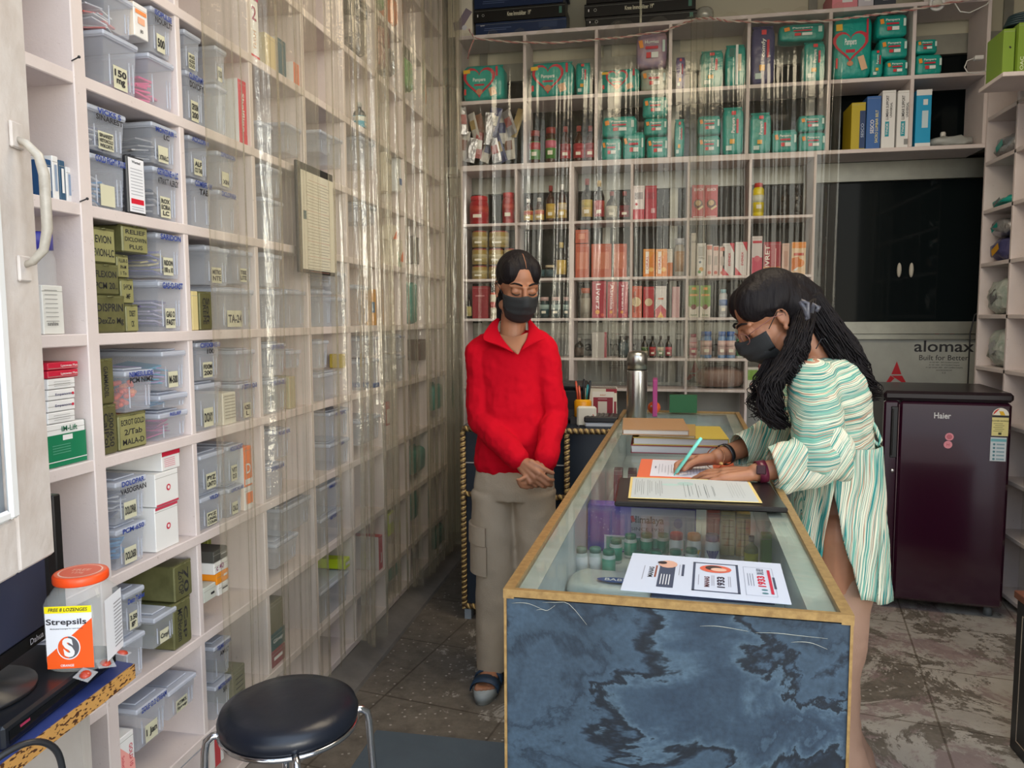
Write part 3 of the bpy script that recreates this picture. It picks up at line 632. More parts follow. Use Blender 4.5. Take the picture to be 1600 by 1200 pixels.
# --- second column past the post
for q in [(287, 50, 313, 112, (), ('AUG', '625', 'DUO'), 'frosted box with three-line AUG label, highest beside the first divider'),
          (290, 114, 319, 183, (('CLINDAMY', .92), ('DOXOFYL', .76)), ('CEPODEM', '200'), 'frosted box marked CLINDAMY under the AUG box'),
          (335, 68, 353, 131, (), ('OFLOX',), 'frosted box behind plastic, highest in the second column'),
          (336, 133, 355, 200, (), None, 'frosted box behind plastic below the OFLOX box'),
          (294, 214, 326, 278, L1('ACICLOPAM'), ('ALF', 'CO TAB'), 'frosted box marked ACICLOPAM'),
          (299, 281, 331, 350, (('COMBIFLAM', .93), ('TAB', .77)), None, 'frosted box marked COMBIFLAM TAB'),
          (339, 238, 367, 295, L1('ZIPROXICIN'), ('', 'XIN'), 'frosted box marked ZIPROXICIN behind the plastic'),
          (341, 298, 369, 357, L1('DICLOPARA'), None, 'frosted box marked DICLOPARA behind the plastic'),
          (320, 384, 358, 446, (), ('METRO', 'NTE'), 'frosted box labelled METRO above the standing olive tin'),
          (367, 390, 397, 444, (), ('TISE', 'LITE'), 'frosted box behind plastic beside the METRO box'),
          (338, 449, 396, 508, (), ('TA-24',), 'wide frosted box right of the standing olive tin'),
          (307, 596, 345, 656, (), ('DOXY',), 'frosted box labelled DOXY standing on a flat white carton'),
          (306, 531, 344, 593, (('CIFIXIME-1', .93), ('100', .77)), ('FIXIM', '200'), 'frosted box marked CIFIXIME'),
          (372, 596, 402, 650, L1('AZITHRO-5'), ('AZEE', 'L'), 'frosted box marked AZITHRO behind the plastic edge'),
          (369, 544, 398, 594, (), None, 'plain frosted box on the AZITHRO box'),
          (312, 769, 352, 828, L1('VILDA'), ('PYZ', 'UNAL', 'COLIN'), 'blue-tinted frosted box marked VILDA'),
          (311, 704, 350, 766, (), ('PYZ', 'UNTO'), 'blue-tinted frosted box on the VILDA box'),
          (356, 757, 380, 806, L1('LIVICAL-60'), ('CALCI',), 'frosted box marked LIVICAL behind the plastic'),
          (354, 692, 379, 750, L1('HOLE SACHET'), ('VIT', 'D3'), 'frosted box marked HOLE SACHET'),
          (335, 1060, 362, 1110, (('METFORMIN', .93), ('SR', .76)), None, 'blue-tinted frosted box marked METFORMIN, lower of two beside the stool'),
          (333, 999, 361, 1046, (('TELMISARTAN', .93), ('AMLO', .74)), None, 'blue-tinted frosted box marked TELMISARTAN beside the stool')]:
    cbx(*q)
lplace(308, 657, 346, 668, carton, 'medicine_carton', 'flat white Cylon-CV carton under the DOXY box', WHITE, [('t', 'Cylon-CV', .1, .5, .5, H('20407a'), .4)]) if False else None
lplace(348, 613, 369, 661, carton, 'medicine_carton', 'white densely printed carton at the plastic edge beside DOXY', H('d8d4c4'), [('r', 0, .9-.1*i, .8, .03, H('a09a8c')) for i in range(8)])
lplace(373, 130, 399, 214, carton, 'medicine_carton', 'red carton with white sideways lettering standing behind the plastic', H('cc2840'), [('t', 'Shelfline', .0, .5, .30, WHITE, .6, -PI/2)], side=WHITE, d=.14)
lplace(312, 457, 331, 509, tin, 'tin_box', 'narrow olive tin lettered sideways under the METRO box', ('CREPE', 'Soft'), vert=True, front=TIN)
lplace(300, 455, 310, 509, carton, 'medicine_carton', 'cream card box leaning against the first divider', H('d8c890'), d=.12)
lplace(382, 760, 395, 800, carton, 'medicine_carton', 'orange and white carton, lower of two beside LIVICAL', WHITE, [('r', .1, .5, .8, .5, H('f07a28'))], side=H('f4e2d2'))
lplace(381, 697, 394, 758, carton, 'medicine_carton', 'bright orange and white carton, upper of two beside HOLE SACHET', H('f07a28'), [('t', 'D', .0, .45, .25, WHITE), ('r', 0, .12, .9, .14, WHITE)], side=WHITE)
for i, (q, m_, dc, lb) in enumerate([((341, 909, 358, 927), WHITE, [('r', .1, .5, .5, .15, INK)], 'white carton with black line, lowest of the little stack of four'),
        ((338, 892, 358, 907), H('f0961e'), [('r', .2, .6, .3, .2, WHITE)], 'orange carton in the little stack of four'),
        ((334, 875, 357, 890), WHITE, [('t', 'c 40', -.1, .5, .5, H('8a2a6a'))], 'white carton with purple digits in the little stack of four'),
        ((333, 857, 356, 873), H('4c4c48'), [('r', .2, .5, .4, .12, H('aaaaaa'))], 'dark grey carton topping the little stack of four'),
        ((318, 914, 338, 938), H('c8ccc4'), [('r', .2, .4, .3, .15, INK)], 'open grey-white carton of foil strips before the little stack')]):
    lplace(*q, carton, 'medicine_carton', lb, m_, dc, d=.1)
lplace(318, 838, 331, 873, carton, 'medicine_carton', 'olive green carton standing behind the little stack, nearer the post', H('7e8a1e'), [('r', 0, .5, .1, .7, H('c8d070'))], d=.05, back=.115)
lplace(322, 1150, 350, 1200, carton, 'medicine_carton', 'white and red carton low under the METFORMIN box', WHITE, [('r', .1, .5, .35, 1, H('c84a50'))], top=H('b8b8b8'))
lplace(364, 1042, 384, 1106, carton, 'medicine_carton', 'grey-olive carton with scribbled writing beside the METFORMIN box', H('77785e'), [('r', 0, .7-.15*i, .6, .04, H('33332a')) for i in range(4)], d=.12)
lplace(372, 1160, 396, 1212, carton, 'medicine_carton', 'blue and white carton low behind the stool', H('2878a8'), [('r', .1, .85, .8, .3, WHITE), ('t', 'G', .1, .35, .3, WHITE)], top=H('c8d4c8'), d=.15)
# --- third column onwards, seen through the plastic sheet
def kk(u0, vt, u1, vb, base, label, deco=(), **k): return lplace(u0, vt, u1, vb, carton, 'medicine_carton', label, base, list(deco), **k)
kk(389, -6, 404, 80, WHITE, 'tall white carton with pink ends and a ribbon mark behind the plastic', [('r', 0, .97, 1, .06, H('c03a70')), ('r', 0, .03, 1, .06, H('d04040')), ('t', '2', 0, .72, .22, H('a03048')), ('t', 'TEGH', .0, .3, .3, H('d8b080'), .3, PI/2)], side=H('d8c8a8'))
kk(415, 56, 431, 101, H('d6c69c'), 'cream carton leaning behind the plastic near the top', side=H('c8bc9a'))
kk(433, 62, 447, 112, H('2c5a6c'), 'thin teal and white carton leaning beside the cream carton', side=WHITE, d=.15)
kk(459, 101, 473, 126, H('d87048'), 'small orange-fronted white carton behind the plastic near the top', side=WHITE, d=.1)
kk(451, 178, 476, 194, WHITE, 'flat white carton with a small red mark on a grey box behind the plastic', [('r', .1, .5, .3, .2, H('d06048'))]) if False else None
BIG = [(2, 446, 196, 477, 243, (), 'grey frosted box below the orange-fronted carton'), (2, 405, 190, 425, 222, (), 'low frosted box behind the plastic above the framed notice'),
       (2, 410, 250, 440, 305, (), 'frosted box behind the plastic left of the framed notice, upper'), (2, 412, 310, 442, 368, (), 'frosted box behind the plastic left of the framed notice, lower'),
       (2, 412, 395, 440, 448, (), 'frosted box left under the framed notice, upper of two'), (2, 410, 452, 440, 507, (), 'frosted box with purple contents left under the framed notice'),
       (2, 447, 452, 478, 507, (), 'frosted box under the framed notice beside the purple one'),
       (2, 452, 545, 470, 575, (), 'little frosted box behind the sheet beside LEVOFLOX'), (2, 418, 590, 447, 638, ('OFLOX-OZ',), 'frosted box marked OFLOX-OZ under LEVOFLOX'), (2, 417, 534, 446, 586, ('LEVOFLOX',), 'frosted box marked LEVOFLOX behind the sheet'),
       (2, 418, 722, 444, 775, ('CITRALKA',), 'frosted box marked CITRALKA behind the sheet'), (2, 430, 668, 453, 720, ('POLICROL',), 'frosted box marked POLICROL behind the sheet'),
       (2, 430, 838, 466, 880, (), 'frosted box with a white insert under the dark box'), (2, 440, 782, 486, 828, (), 'dark-filled frosted box with a red strip behind the sheet'),
       (3, 500, 395, 520, 448, (), 'frosted box right of the framed notice, upper'), (3, 495, 452, 518, 505, (), 'frosted box right of the framed notice, lower'),
       (3, 527, 425, 547, 460, (), 'small frosted box behind a bright fold, upper of two'), (3, 527, 464, 547, 505, (), 'small frosted box behind a bright fold, lower of two'),
       (3, 497, 530, 513, 575, (), 'narrow frosted box left of the amber bottle, upper'), (3, 497, 580, 533, 622, (), 'wide frosted box below the narrow ones'),
       (3, 514, 686, 549, 722, ('TELMA',), 'frosted box marked TELMA behind the sheet'), (3, 514, 638, 549, 683, ('PANTOP D', ), 'frosted box marked PANTOP D behind the sheet'),
       (3, 500, 800, 536, 850, ('GLYCO',), 'frosted box marked GLYCO behind the sheet'), (3, 500, 752, 534, 797, ('AMLO 5',), 'frosted box marked AMLO 5 behind the sheet'),
       (3, 500, 906, 545, 945, (), 'clear box under the lime carton'),
       (4, 558, 445, 577, 507, (), 'frosted box between the two bright folds'), (4, 565, 525, 596, 556, (), 'frosted box with blue rim in the fifth column'), (4, 565, 560, 596, 598, (), 'frosted box below the blue-rimmed one'), (4, 562, 650, 596, 690, (), 'grey frosted box far down the sheet'),
       (5, 618, 522, 636, 550, ('EMESET',), 'frosted box marked EMESET far along the wall'), (5, 616, 554, 636, 590, (), 'frosted box under EMESET far along the wall'),
       (3, 500, 205, 518, 240, (), 'frosted box above and right of the framed notice'), (3, 520, 215, 540, 262, (), 'frosted box above the bright fold'), (4, 565, 215, 590, 262, (), 'frosted box behind the second bright fold, higher'), (4, 563, 300, 592, 350, (), 'frosted box behind the second bright fold, lower')]
random.shuffle
for c_, u0, vt, u1, vb, mk, lb in BIG: cbx(u0, vt, u1, vb, tuple((m_, .90) for m_ in mk), None, lb)
for q, base, lb, dc, kw in [
    ((423, 1012, 446, 1040), H('8a3038'), 'maroon carton lying under the dark teal carton', [('r', 0, .5, .6, .2, WHITE)], {}),
    ((423, 985, 446, 1011), H('0f4a4c'), 'dark teal carton with white lettering low behind the sheet', [('t', 'Glimepi', 0, .5, .3, WHITE, .7)], {}),
    ((421, 938, 443, 984), H('6a6444'), 'olive carton standing on the dark teal carton', (), {}),
    ((539, 872, 547, 898), H('c8dc28'), 'bright lime carton lying on a clear box', [('r', 0, .5, .8, .3, WHITE)], dict(side=H('c4dc20'), d=.23)),
    ((521, 975, 537, 1046), H('20304e'), 'dark blue and red carton on the lowest shelf by the stool', [('t', 'S', .0, .6, .3, REDD), ('r', 0, .1, .9, .08, WHITE)], dict(side=H('c03a34'), d=.2)),
    ((592, 835, 602, 890), H('b82834'), 'tall carton with a red front and white side behind the sheet', [('t', 'J', 0, .35, .3, WHITE)], dict(side=H('d8d0cc'), d=.22)),
    ((607, 800, 617, 835), H('c8dc60'), 'lime and white carton far down the sheet', [('r', 0, .75, 1, .4, WHITE)], dict(side=H('b4cc40'), d=.2)),
    ((452, 588, 462, 640), H('b4ac8c'), 'beige carton standing beside OFLOX-OZ', (), {}),
    ((534, 553, 540, 575), H('b09a40'), 'small mustard carton edge in the fourth column', (), dict(d=.05)),
    ((578, 452, 588, 506), H('d89a20'), 'amber yellow carton between the bright folds', [('r', 0, .5, .5, .3, H('3a6a8a'))], {}),
    ((614, 352, 620, 374), H('e8e0d0'), 'small white carton with an orange corner, far wall', [('p', ((-.5, 0), (.5, 0), (.5, .7)), H('e06a28'))], dict(side=H('e8e0d0'))),
    ((622, 375, 634, 412), H('e8e0d0'), 'white green and orange carton far along the wall', [('p', ((-.5, 0), (.1, 0), (-.5, .6)), H('2a8a4a')), ('p', ((-.3, .2), (.5, .2), (.5, .6)), H('e06a28'))], {}),
    ((603, 240, 612, 300), H('d8d0c0'), 'cream printed carton stacked far along the wall', [('r', 0, .8, .8, .12, INK), ('r', 0, .4, .7, .06, H('553333'))], {}),
    ((623, 245, 630, 300), H('d8dce0'), 'white carton with a blue band far along the wall', [('r', 0, .3, 1, .2, H('1c5a98'))], {}),
    ((604, 628, 610, 665), H('a04848'), 'small red-topped carton far down the sheet', [('r', 0, .4, 1, .6, H('c8c0b8'))], {}),
    ((655, 530, 668, 562), H('5a4a44'), 'brown carton far along the wall below eye level', (), {}),
    ((645, 370, 655, 412), H('6a6664'), 'grey carton far along the wall', (), {}),
    ((585, 598, 596, 606), H('1c4a88'), 'flat blue carton far down the sheet', (), {}),
    ((556, 2, 574, 22), H('23262a'), 'black box marked MINI at the top of the sheet', [('t', 'MINI', 0, .3, .3, WHITE, .6)], {})]:
    kk(*q, base, lb, dc, **kw)
r_ = lplace(563, 160, 579, 200, lambda name, label, w, h, d, *a: bottle(name, label, min(w/2, .026), h, H('2a2a26', .2), H('a8a8a0'), H('4aa0b8'), H('d8dcd4')), 'syrup_bottle', 'dark bottle with a blue and white label alone behind the sheet')
# soft packs and bags seen far along the left wall
def lbag(u0, vt, u1, vb, label, film, style='plain', **k): return lplace(u0, vt, u1, vb, lambda name, label, w, h, d, *a: pack(name, label, w, h, d, style, film), 'soft_pack', label, d=.16, **k)
BAGB = mat('black_white_film', (.03, .03, .035), .3, bump=.5, bscale=30, vary=.9, vscale=26, col2=(.5, .45, .42))
BAGR = mat('black_red_film', (.35, .08, .05), .3, bump=.5, bscale=30, vary=.9, vscale=30, col2=(.02, .02, .025))
BAGO = mat('orange_film', (.85, .22, .05), .35, bump=.5, bscale=30, vary=.5, vscale=20, col2=(.6, .3, .2))
BAGG = mat('green_film', (.12, .30, .08), .35, bump=.5, bscale=30)
BAGT = mat('dim_teal_film', (.02, .22, .18), .35, bump=.5, bscale=30)
lbag(557, 28, 575, 84, 'black and white soft pack high behind the sheet, nearest', BAGB)
lbag(594, 70, 606, 105, 'black and red soft pack, first of the high row', BAGR); lbag(607, 72, 619, 116, 'black and red soft pack, middle of the high row', BAGB); lbag(620, 85, 632, 128, 'black and red soft pack, last of the high row', BAGR)
lbag(596, 28, 612, 66, 'orange and black soft pack above the high row', BAGR)
lbag(617, 2, 628, 42, 'orange soft pack at the very top of the sheet', BAGO); lbag(588, -15, 604, 10, 'green soft pack at the very top of the sheet', BAGG)
lbag(634, 92, 648, 140, 'green soft pack beside the bright orange one', BAGG); lbag(655, 122, 668, 162, 'bright orange soft pack high and far along the wall', BAGO)
lbag(646, 700, 670, 738, 'dark teal soft pack far down the wall, upper', BAGT); lbag(640, 762, 656, 815, 'dark teal soft pack far down the wall, lower', BAGT); lbag(680, 822, 697, 850, 'dark teal soft pack at the far end by the floor', BAGT)
lbag(680, 600, 697, 640, 'dim teal pack in the far end column at waist height', BAGT); lbag(606, 850, 628, 905, 'teal soft pack beside the tall red carton', BAGT); lbag(606, 905, 628, 955, 'teal soft pack on the lowest shelf far down', BAGT)
lbag(642, 440, 655, 500, 'slim dark teal pack at eye level far along the wall', BAGT)
lbag(646, 880, 664, 925, 'dim teal pack near the floor behind the hem', BAGT)

# ================================================================== goods on the back wall
def bp(u0, vt, u1, vb, label, style='small', **k): return bplace(u0, vt, u1, vb, pack, 'diaper_pack', label, style, d=k.pop('d', .12), **k)
NAVYF = mat('navy_film', (.05, .06, .16), .3, bump=.4, bscale=24, vary=.6, vscale=8, col2=(.10, .09, .20))
PURP = mat('purple_film', (.14, .10, .26), .3, bump=.4, bscale=24)
bp(722, 100, 787, 158, 'large green diaper pack turned on its side, far left of the top row', 'big', d=.16)
bp(827, 95, 897, 151, 'large green diaper pack with a red heart, second cubby of the top row', 'big', d=.16)
bp(899, 96, 922, 149, 'narrow green diaper pack beside the red heart pack', 'stand', d=.14)
bp(938, 106, 1000, 147, 'wide green diaper pack with a red heart, third cubby of the top row', 'big', d=.16)
r_ = bp(1001, 106, 1043, 143, 'beige and green diaper pack marked 399 under a red-blue pack', 'small', film=mat('beige_film', (.55, .45, .33), .35, bump=.4, bscale=24, vary=.6, vscale=14, col2=(.25, .40, .34)), word='399', d=.15)
bp(994, 50, 1043, 105, 'red white and blue baby wipes pack on the beige pack', 'small', film=mat('mixed_film', (.55, .35, .36), .3, bump=.5, bscale=20, vary=.9, vscale=16, col2=(.10, .14, .35)), word='Huggies', d=.14)
bp(1056, 88, 1071, 140, 'slim purple pack behind the gathered plastic strips', 'stand', film=PURP)
bp(1094, 78, 1131, 134, 'rounded green diaper pack behind the sheet, fourth cubby', 'stand')
bp(1133, 69, 1166, 133, 'upright green diaper pack with a white seam strip', 'strip')
bp(1174, 40, 1212, 130, 'tall navy and white diaper pack marked 399', 'stand', film=NAVYF, word='comfy', d=.14)
bp(1256, 64, 1291, 127, 'upright green diaper pack right of the navy pack', 'stand')
bp(1218, 36, 1290, 63, 'large folded green pack hung high over the upright one', 'small', d=.10)
bp(1303, 22, 1364, 122, 'biggest green diaper pack with a red heart, clear of the sheet', 'big', d=.16)
G5 = 'small green diaper packs in the sixth cubby'
bp(1361, 76, 1381, 119, 'small green pack standing on end beside the biggest pack', 'stand', group=G5)
bp(1383, 92, 1420, 119, 'small green pack, lowest of the flat three right of the biggest', group=G5)
bp(1374, 58, 1420, 91, 'small green pack, middle of the flat three right of the biggest', group=G5)
bp(1370, 21, 1419, 57, 'small green pack, top of the flat three right of the biggest', group=G5)
bp(1431, 84, 1474, 113, 'green pack with blue print in the last open cubby, lower'); bp(1431, 60, 1466, 83, 'green pack in the last open cubby, upper')
# row below
GB = 'small green diaper packs in the second row'
for q in [(939, 215, 971, 246, 'small green pack, bottom left of the heap below the third cubby'), (972, 206, 1008, 247, 'small green pack, bottom middle of the heap'), (1010, 212, 1045, 246, 'small green pack, bottom right of the heap'),
          (940, 181, 995, 213, 'wide green pack lying on the left of the heap'), (1006, 184, 1044, 211, 'small green pack on the right of the heap'), (1004, 150, 1044, 183, 'small green pack topping the right of the heap'),
          (1090, 211, 1126, 241, 'small green pack low beside an upright one behind the strips'), (1207, 202, 1247, 235, 'small green pack, left of the last heap'), (1249, 206, 1292, 234, 'small green pack, right of the last heap'), (1248, 179, 1291, 205, 'small green pack topping the last heap')]:
    bp(*q, group=GB)
bp(1054, 186, 1070, 241, 'slim green pack behind the gathered strips, second row', 'stand'); bp(1129, 168, 1163, 238, 'upright green pack right of the gathered strips, second row', 'stand')
bp(1091, 172, 1127, 190, 'flat green pack lying high with a white band', 'small') if False else bp(1090, 180, 1127, 210, 'flat green pack with white band resting on the low one')
bp(1172, 176, 1206, 236, 'upright green pack in the fifth cubby of the second row', 'stand')
# hanging sachets in the first cubby of the second row
rd = random.Random(4)
SM = [FOIL, mat('white_sachet', (.6, .58, .52), .35, bump=.5, bscale=40), mat('blue_sachet', (.05, .06, .16), .3, bump=.4), mat('red_sachet', (.34, .08, .07), .3, bump=.4), mat('yellow_sachet', (.46, .34, .14), .3, bump=.4), mat('brown_sachet', (.25, .12, .07), .3, bump=.4)]
k_ = 0
for i in range(15):
    u_ = 727+(i % 8)*11.5+rd.uniform(-3, 3); top_ = (168 if i < 8 else 205)+rd.uniform(-3, 12); bot_ = top_+rd.uniform(38, 52)
    p, q = P(u_, top_, y=BY+.03+.02*(i % 3)), P(u_+rd.uniform(-4, 4), min(bot_, 254), y=BY+.03+.02*(i % 3)); b = MB()
    hh = (p.z-q.z); ww = rd.uniform(.022, .034); a = rd.uniform(-.35, .35); m_ = SM[(0, 1, 5, 0, 2, 1, 0, 4, 1, 0, 3, 1, 0, 2, 1)[i]]
    X = Matrix.Translation((p+q)/2) @ Matrix.Rotation(a, 4, 'Y') @ Matrix.Rotation(rd.uniform(-.6, .6), 4, 'Z')
    rg = []
    for j in range(7):
        t = -1+j/3; th = .009*(1-t*t)**.5*1+.0008
        rg.append([X @ Vector((x*ww, s_*th*(1-abs(x))**.5-s_*.0, t*hh/2)) for x, s_ in ((-1, 1), (-.5, -1), (.5, -1), (1, 1), (.5, 1), (-.5, 1))])
    b.rings(rg, m_, False); b.quad([X @ Vector((x*ww*.7, -.0102, z*hh)) for x, z in ((-1, -.15), (1, -.15), (1, .2), (-1, .2))], SM[(i+3) % 6])
    tag(b.build('sachet'), None, 'sachet', 'sachets hanging in the leftmost cubby')['label'] = 'foil and printed sachet hanging among others in the cubby under the leftmost diaper pack'
# honey bottles
def bb(u0, vt, u1, vb, label, body, capm, lab, lab2=None, shape='syrup', name='syrup_bottle', **k):
    return bplace(u0, vt, u1, vb, bottle, name, label, body, capm, lab, lab2, shape, **k)
AMB = H('3a1a0c', .15); DARK = H('16120f', .15); RCAP = H('8e2a24'); GREENL = H('4a8a3a'); REDL = H('b03038'); GOLDL = H('c8a848'); WCAP = H('d8d4cc')
for i, (u_, vt_) in enumerate(((827, 203), (852, 198), (875, 196), (896, 195), (914, 195))):
    bb(u_-1, vt_, u_+16, 250-i, ['stout red and green labelled bottle, first of five below the heart pack', 'pink and green labelled bottle, second of five', 'red-labelled dark bottle, third of five', 'red-labelled dark bottle, fourth of five', 'red-labelled dark bottle, last of five by the divider'][i], AMB, RCAP, [GREENL, GREENL, REDL, REDL, REDL][i], [REDL, H('d06a80'), H('8a2028'), H('a83038'), H('902028')][i], 'jar' if i < 2 else 'syrup', group='red and green labelled bottles in the second row')
# lower unit, first row
for u0, vt, u1, lb in ((731, 305, 760, 'red and gold supplement jar, left of two by the corner'), (783, 300, 803, 'red and gold supplement jar, right of two by the corner')):
    bb(u0, vt, u1, 350, lb, H('a82028', .3), H('c02830'), H('a8202a'), H('b8382c'), 'jar', 'supplement_jar', cat='jar')
GSY = 'gold labelled syrup bottles in the first row'
for i, (u0, vt) in enumerate(((817, 310), (834, 308), (852, 289), (870, 287))):
    bb(u0, vt, u0+15, 346, 'gold-labelled syrup bottle, %s of four in the second cubby' % ORD[i+1], AMB, [WCAP, WCAP, RCAP, WCAP][i], GOLDL, [H('b84a28'), H('c05a30'), GOLDL, H('c8b898')][i], group=GSY)
for i, (u0, vt) in enumerate(((908, 278), (927, 281), (947, 298), (967, 298))):
    bb(u0, vt, u0+17, 339, 'tall %s bottle, %s of four in the third cubby' % (['gold-labelled', 'red-labelled', 'silver-labelled', 'dark red-labelled'][i], ORD[i+1]), DARK, RCAP if i != 1 else H('c8a860'), [GOLDL, REDL, H('b8b4a0'), H('8a2430')][i], [H('c0aa40'), H('b84040'), H('d0ccb8'), H('702028')][i])
def bk(u0, vt, u1, vb, label, base=WHITE, deco=(), **k): return bplace(u0, vt, u1, vb, carton, 'medicine_carton', label, base, list(deco), **k)
PINK = H('e07a80')
bk(989, 290, 1007, 341, 'white and red carton, left of two in the fourth cubby', H('e4dcdc'), [('r', 0, .15, 1, .3, H('c8485a')), ('r', 0, .7, .7, .2, H('aaa4a8')), ('c', -.2, .45, .12, REDD)])
bk(1008, 290, 1026, 341, 'plain red carton with a small white panel, right of two', H('b83248'), [('r', .2, .25, .35, .14, H('d8a8b0')), ('r', 0, .7, .7, .2, H('a02840'))])
for i in (0, 1): bk(1081+20.5*i, 289, 1101+20.5*i, 337, ['red SEARCH carton with a gold figure, left of the pair', 'red SEARCH carton with a gold figure, right of the pair'][i], H('b8242e'), [('t', 'SEARCH', 0, .86, .09, WHITE, .7), ('c', 0, .42, .36, H('5a2a1c')), ('c', 0, .45, .22, H('c8a878')), ('r', .2, .3, .5, .06, H('d8c090'), .6), ('r', 0, .03, .8, .02, WHITE)], group='red SEARCH cartons')
bb(1177, 285, 1195, 336, 'bright yellow talc bottle with a red cap', H('e8d400', .3), H('c83020'), H('e4d000'), H('d8dcc8'), 'talc', 'talc_bottle')
for i in (0, 1): bb(1220+18*i, 289, 1236+19*i, 333, ['black bottle with a white label, left of two by the window', 'black bottle with a white label, right of two by the window'][i], DARK, BLACK, DARK, None, group='black bottles by the window')
# second row
for i, (u0, vt, u1, vb) in enumerate(((735, 415, 759, 436), (761, 415, 785, 436), (735, 388, 759, 413), (761, 388, 785, 413), (735, 360, 759, 386), (761, 360, 792, 386), (786, 388, 803, 413))):
    bb(u0, vt, u1, vb, 'round gold tin with a red lid, %s' % ['bottom left of the stacks', 'bottom right of the stacks', 'middle left of the stacks', 'middle right of the stacks', 'top left of the stacks', 'top right of the stacks', 'beside the divider above her hair'][i], H('a08848', .35), H('98303a'), H('a89860'), H('b8ac84'), 'can', 'round_tin', cat='tin', group='gold tins with red lids')
for i, (u0, vt, u1) in enumerate(((838, 408, 850), (850, 414, 866), (868, 378, 884))):
    bb(u0, vt, u1, 435, ['small dark bottle right of the black hair', 'small jar with a cream lid', 'taller bottle with a gold label by the divider'][i], DARK, [BLACK, H('c8b898'), H('c8b060')][i], [H('3a5a60'), H('2a4a54'), GOLDL][i], None, ['syrup', 'jar', 'syrup'][i])
OR2 = H('c05a3c'); SALM = [('r', 0, .5, .8, .5, H('d07858'))]
bk(899, 381, 920, 432, 'salmon orange carton, tallest stack by the divider', OR2, SALM); bk(899, 359, 919, 380, 'salmon orange carton lying on top of the stack', OR2, [('r', 0, .5, .5, .4, H('d88a68'))])
bk(924, 381, 955, 431, 'wide salmon carton in the third cubby', OR2, SALM); bk(959, 381, 979, 430, 'salmon carton, rightmost in the third cubby', OR2, SALM)
OJ = [('p', ((-.5, 0), (.5, 0), (.5, .9), (-.1, .55)), H('e88820')), ('r', -.15, .5, .3, .8, H('f4e8d8')), ('t', 'ORAL', -.15, .5, .2, REDD, .5, PI/2), ('c', .2, .25, .2, H('f8c870'))]
for i in (0, 1): bk(1005+19.5*i, 389, 1023+19.5*i, 429, ['orange and white carton, left of two beside the clear bottle', 'orange and white carton, right of two beside the clear bottle'][i], H('e89a38'), OJ, group='orange and white cartons')
bk(1043, 389, 1051, 428, 'narrow white carton with an orange foot', H('d8d4c8'), [('r', 0, .25, 1, .5, H('c8743c'))])
bb(1054, 372, 1070, 428, 'tall clear bottle behind the gathered strips', H('a8a49a', .15), H('b8bcc4'), H('b09070'), None, 'jar')
bk(1080, 364, 1087, 427, 'tall plain white carton behind the strips', H('cfc8bc'), [('t', '-LG', 0, .8, .05, INK)])
bk(1089, 380, 1103, 428, 'white carton with painted fruit at its foot', WHITE, [('c', .0, .2, .25, H('e0a020')), ('c', -.2, .12, .18, H('4a9a3a')), ('c', -.15, .42, .14, H('305070')), ('r', 0, .75, .7, .3, H('b8b8b8')), ('t', 'TVPlus', 0, .54, .07, INK, .7)])
for i in (0, 1, 2): bk(1104+10*i, [382, 384, 385][i], 1113+10*i, 428, 'slim pinkish white carton, %s of three' % ORD[i+1], H('dcc8c0'), [('r', 0, .9, .8, .12, H('d07868')), ('r', 0, .5, .6, .3, H('b8aca4')), ('c', 0, .1, .3, H('c86050'))], group='slim pinkish white cartons')
for i in (0, 1): bk(1129+20*i, 380-2*i, 1147+20*i, 429, ['white carton with red swoosh and sideways lettering, left', 'white carton with red swoosh and sideways lettering, right'][i], H('dedad8'), [('p', ((.1, 1), (.5, .7), (.5, 1)), REDD), ('p', ((-.5, 0), (.1, 0), (-.5, .25)), REDD), ('t', 'EVENEX', .1, .5, .2, REDD, .4, PI/2)], group='white cartons with red swoosh')
bk(1175, 369, 1191, 427, 'tall white and pink carton beside the LIVRET carton', H('dcd4d4'), [('r', 0, .2, 1, .5, H('d0506a')), ('r', 0, .85, .9, .06, REDD), ('c', .0, .42, .3, H('d86a7a'))])
bk(1193, 378, 1220, 427, 'dark red LIVRET carton with yellow specks', H('a01830'), [('t', 'LIVRET', -.28, .5, .28, H('f0e8e0'), .8, PI/2), ('r', 0, .12, 1, .25, H('c87830')), ('r', .2, .5, .06, .6, H('d8a0a0'))])
bk(1222, 380, 1233, 427, 'slim pale pink carton beside LIVRET', H('d8b8a8'), [('r', 0, .5, .6, .5, H('c8a090'))])
bk(1237, 378, 1259, 427, 'orange and white patterned carton by the window', H('e8c8a0'), [('r', 0, .9, 1, .18, H('e8902c')), ('c', .1, .35, .3, H('e88828')), ('c', -.25, .2, .2, WHITE), ('r', .0, .62, .7, .08, H('c84830')), ('p', ((-.5, .1), (.2, .3), (.0, .55), (-.5, .5)), H('d87828'))])
# third row
bb(728, 460, 736, 496, 'tiny dropper bottle in the corner behind the red collar', DARK, BLACK, H('b0a468'), None)
bk(738, 447, 762, 497, 'dark red carton behind the woman in red', H('8e1f2c'), [('r', 0, .7, .6, .04, H('c08080'))]); bb(750+13, 456, 750+28, 496, 'white can with an orange-red top beside the dark red carton', H('d8d0b8'), H('e05a38'), H('ccc4a4'), H('c04a3c'), 'can', back=.02) if False else None
bb(764, 457, 779, 497, 'white and red can behind the red collar', H('d8d0b8'), H('e05a38'), H('ccc4a4'), H('c0443c'), 'can', 'round_tin', cat='tin')
for i, u0 in enumerate((842, 860, 879)): bb(u0, 464, u0+(15, 15, 11)[i], 496, 'dark jar with a pale pink lid, %s of three behind the mask' % ORD[i+1], H('1c3236', .2), H('c8a8a4'), H('24484c'), H('9ab0ac'), 'jar', 'supplement_jar', cat='jar', group='dark jars with pale lids')
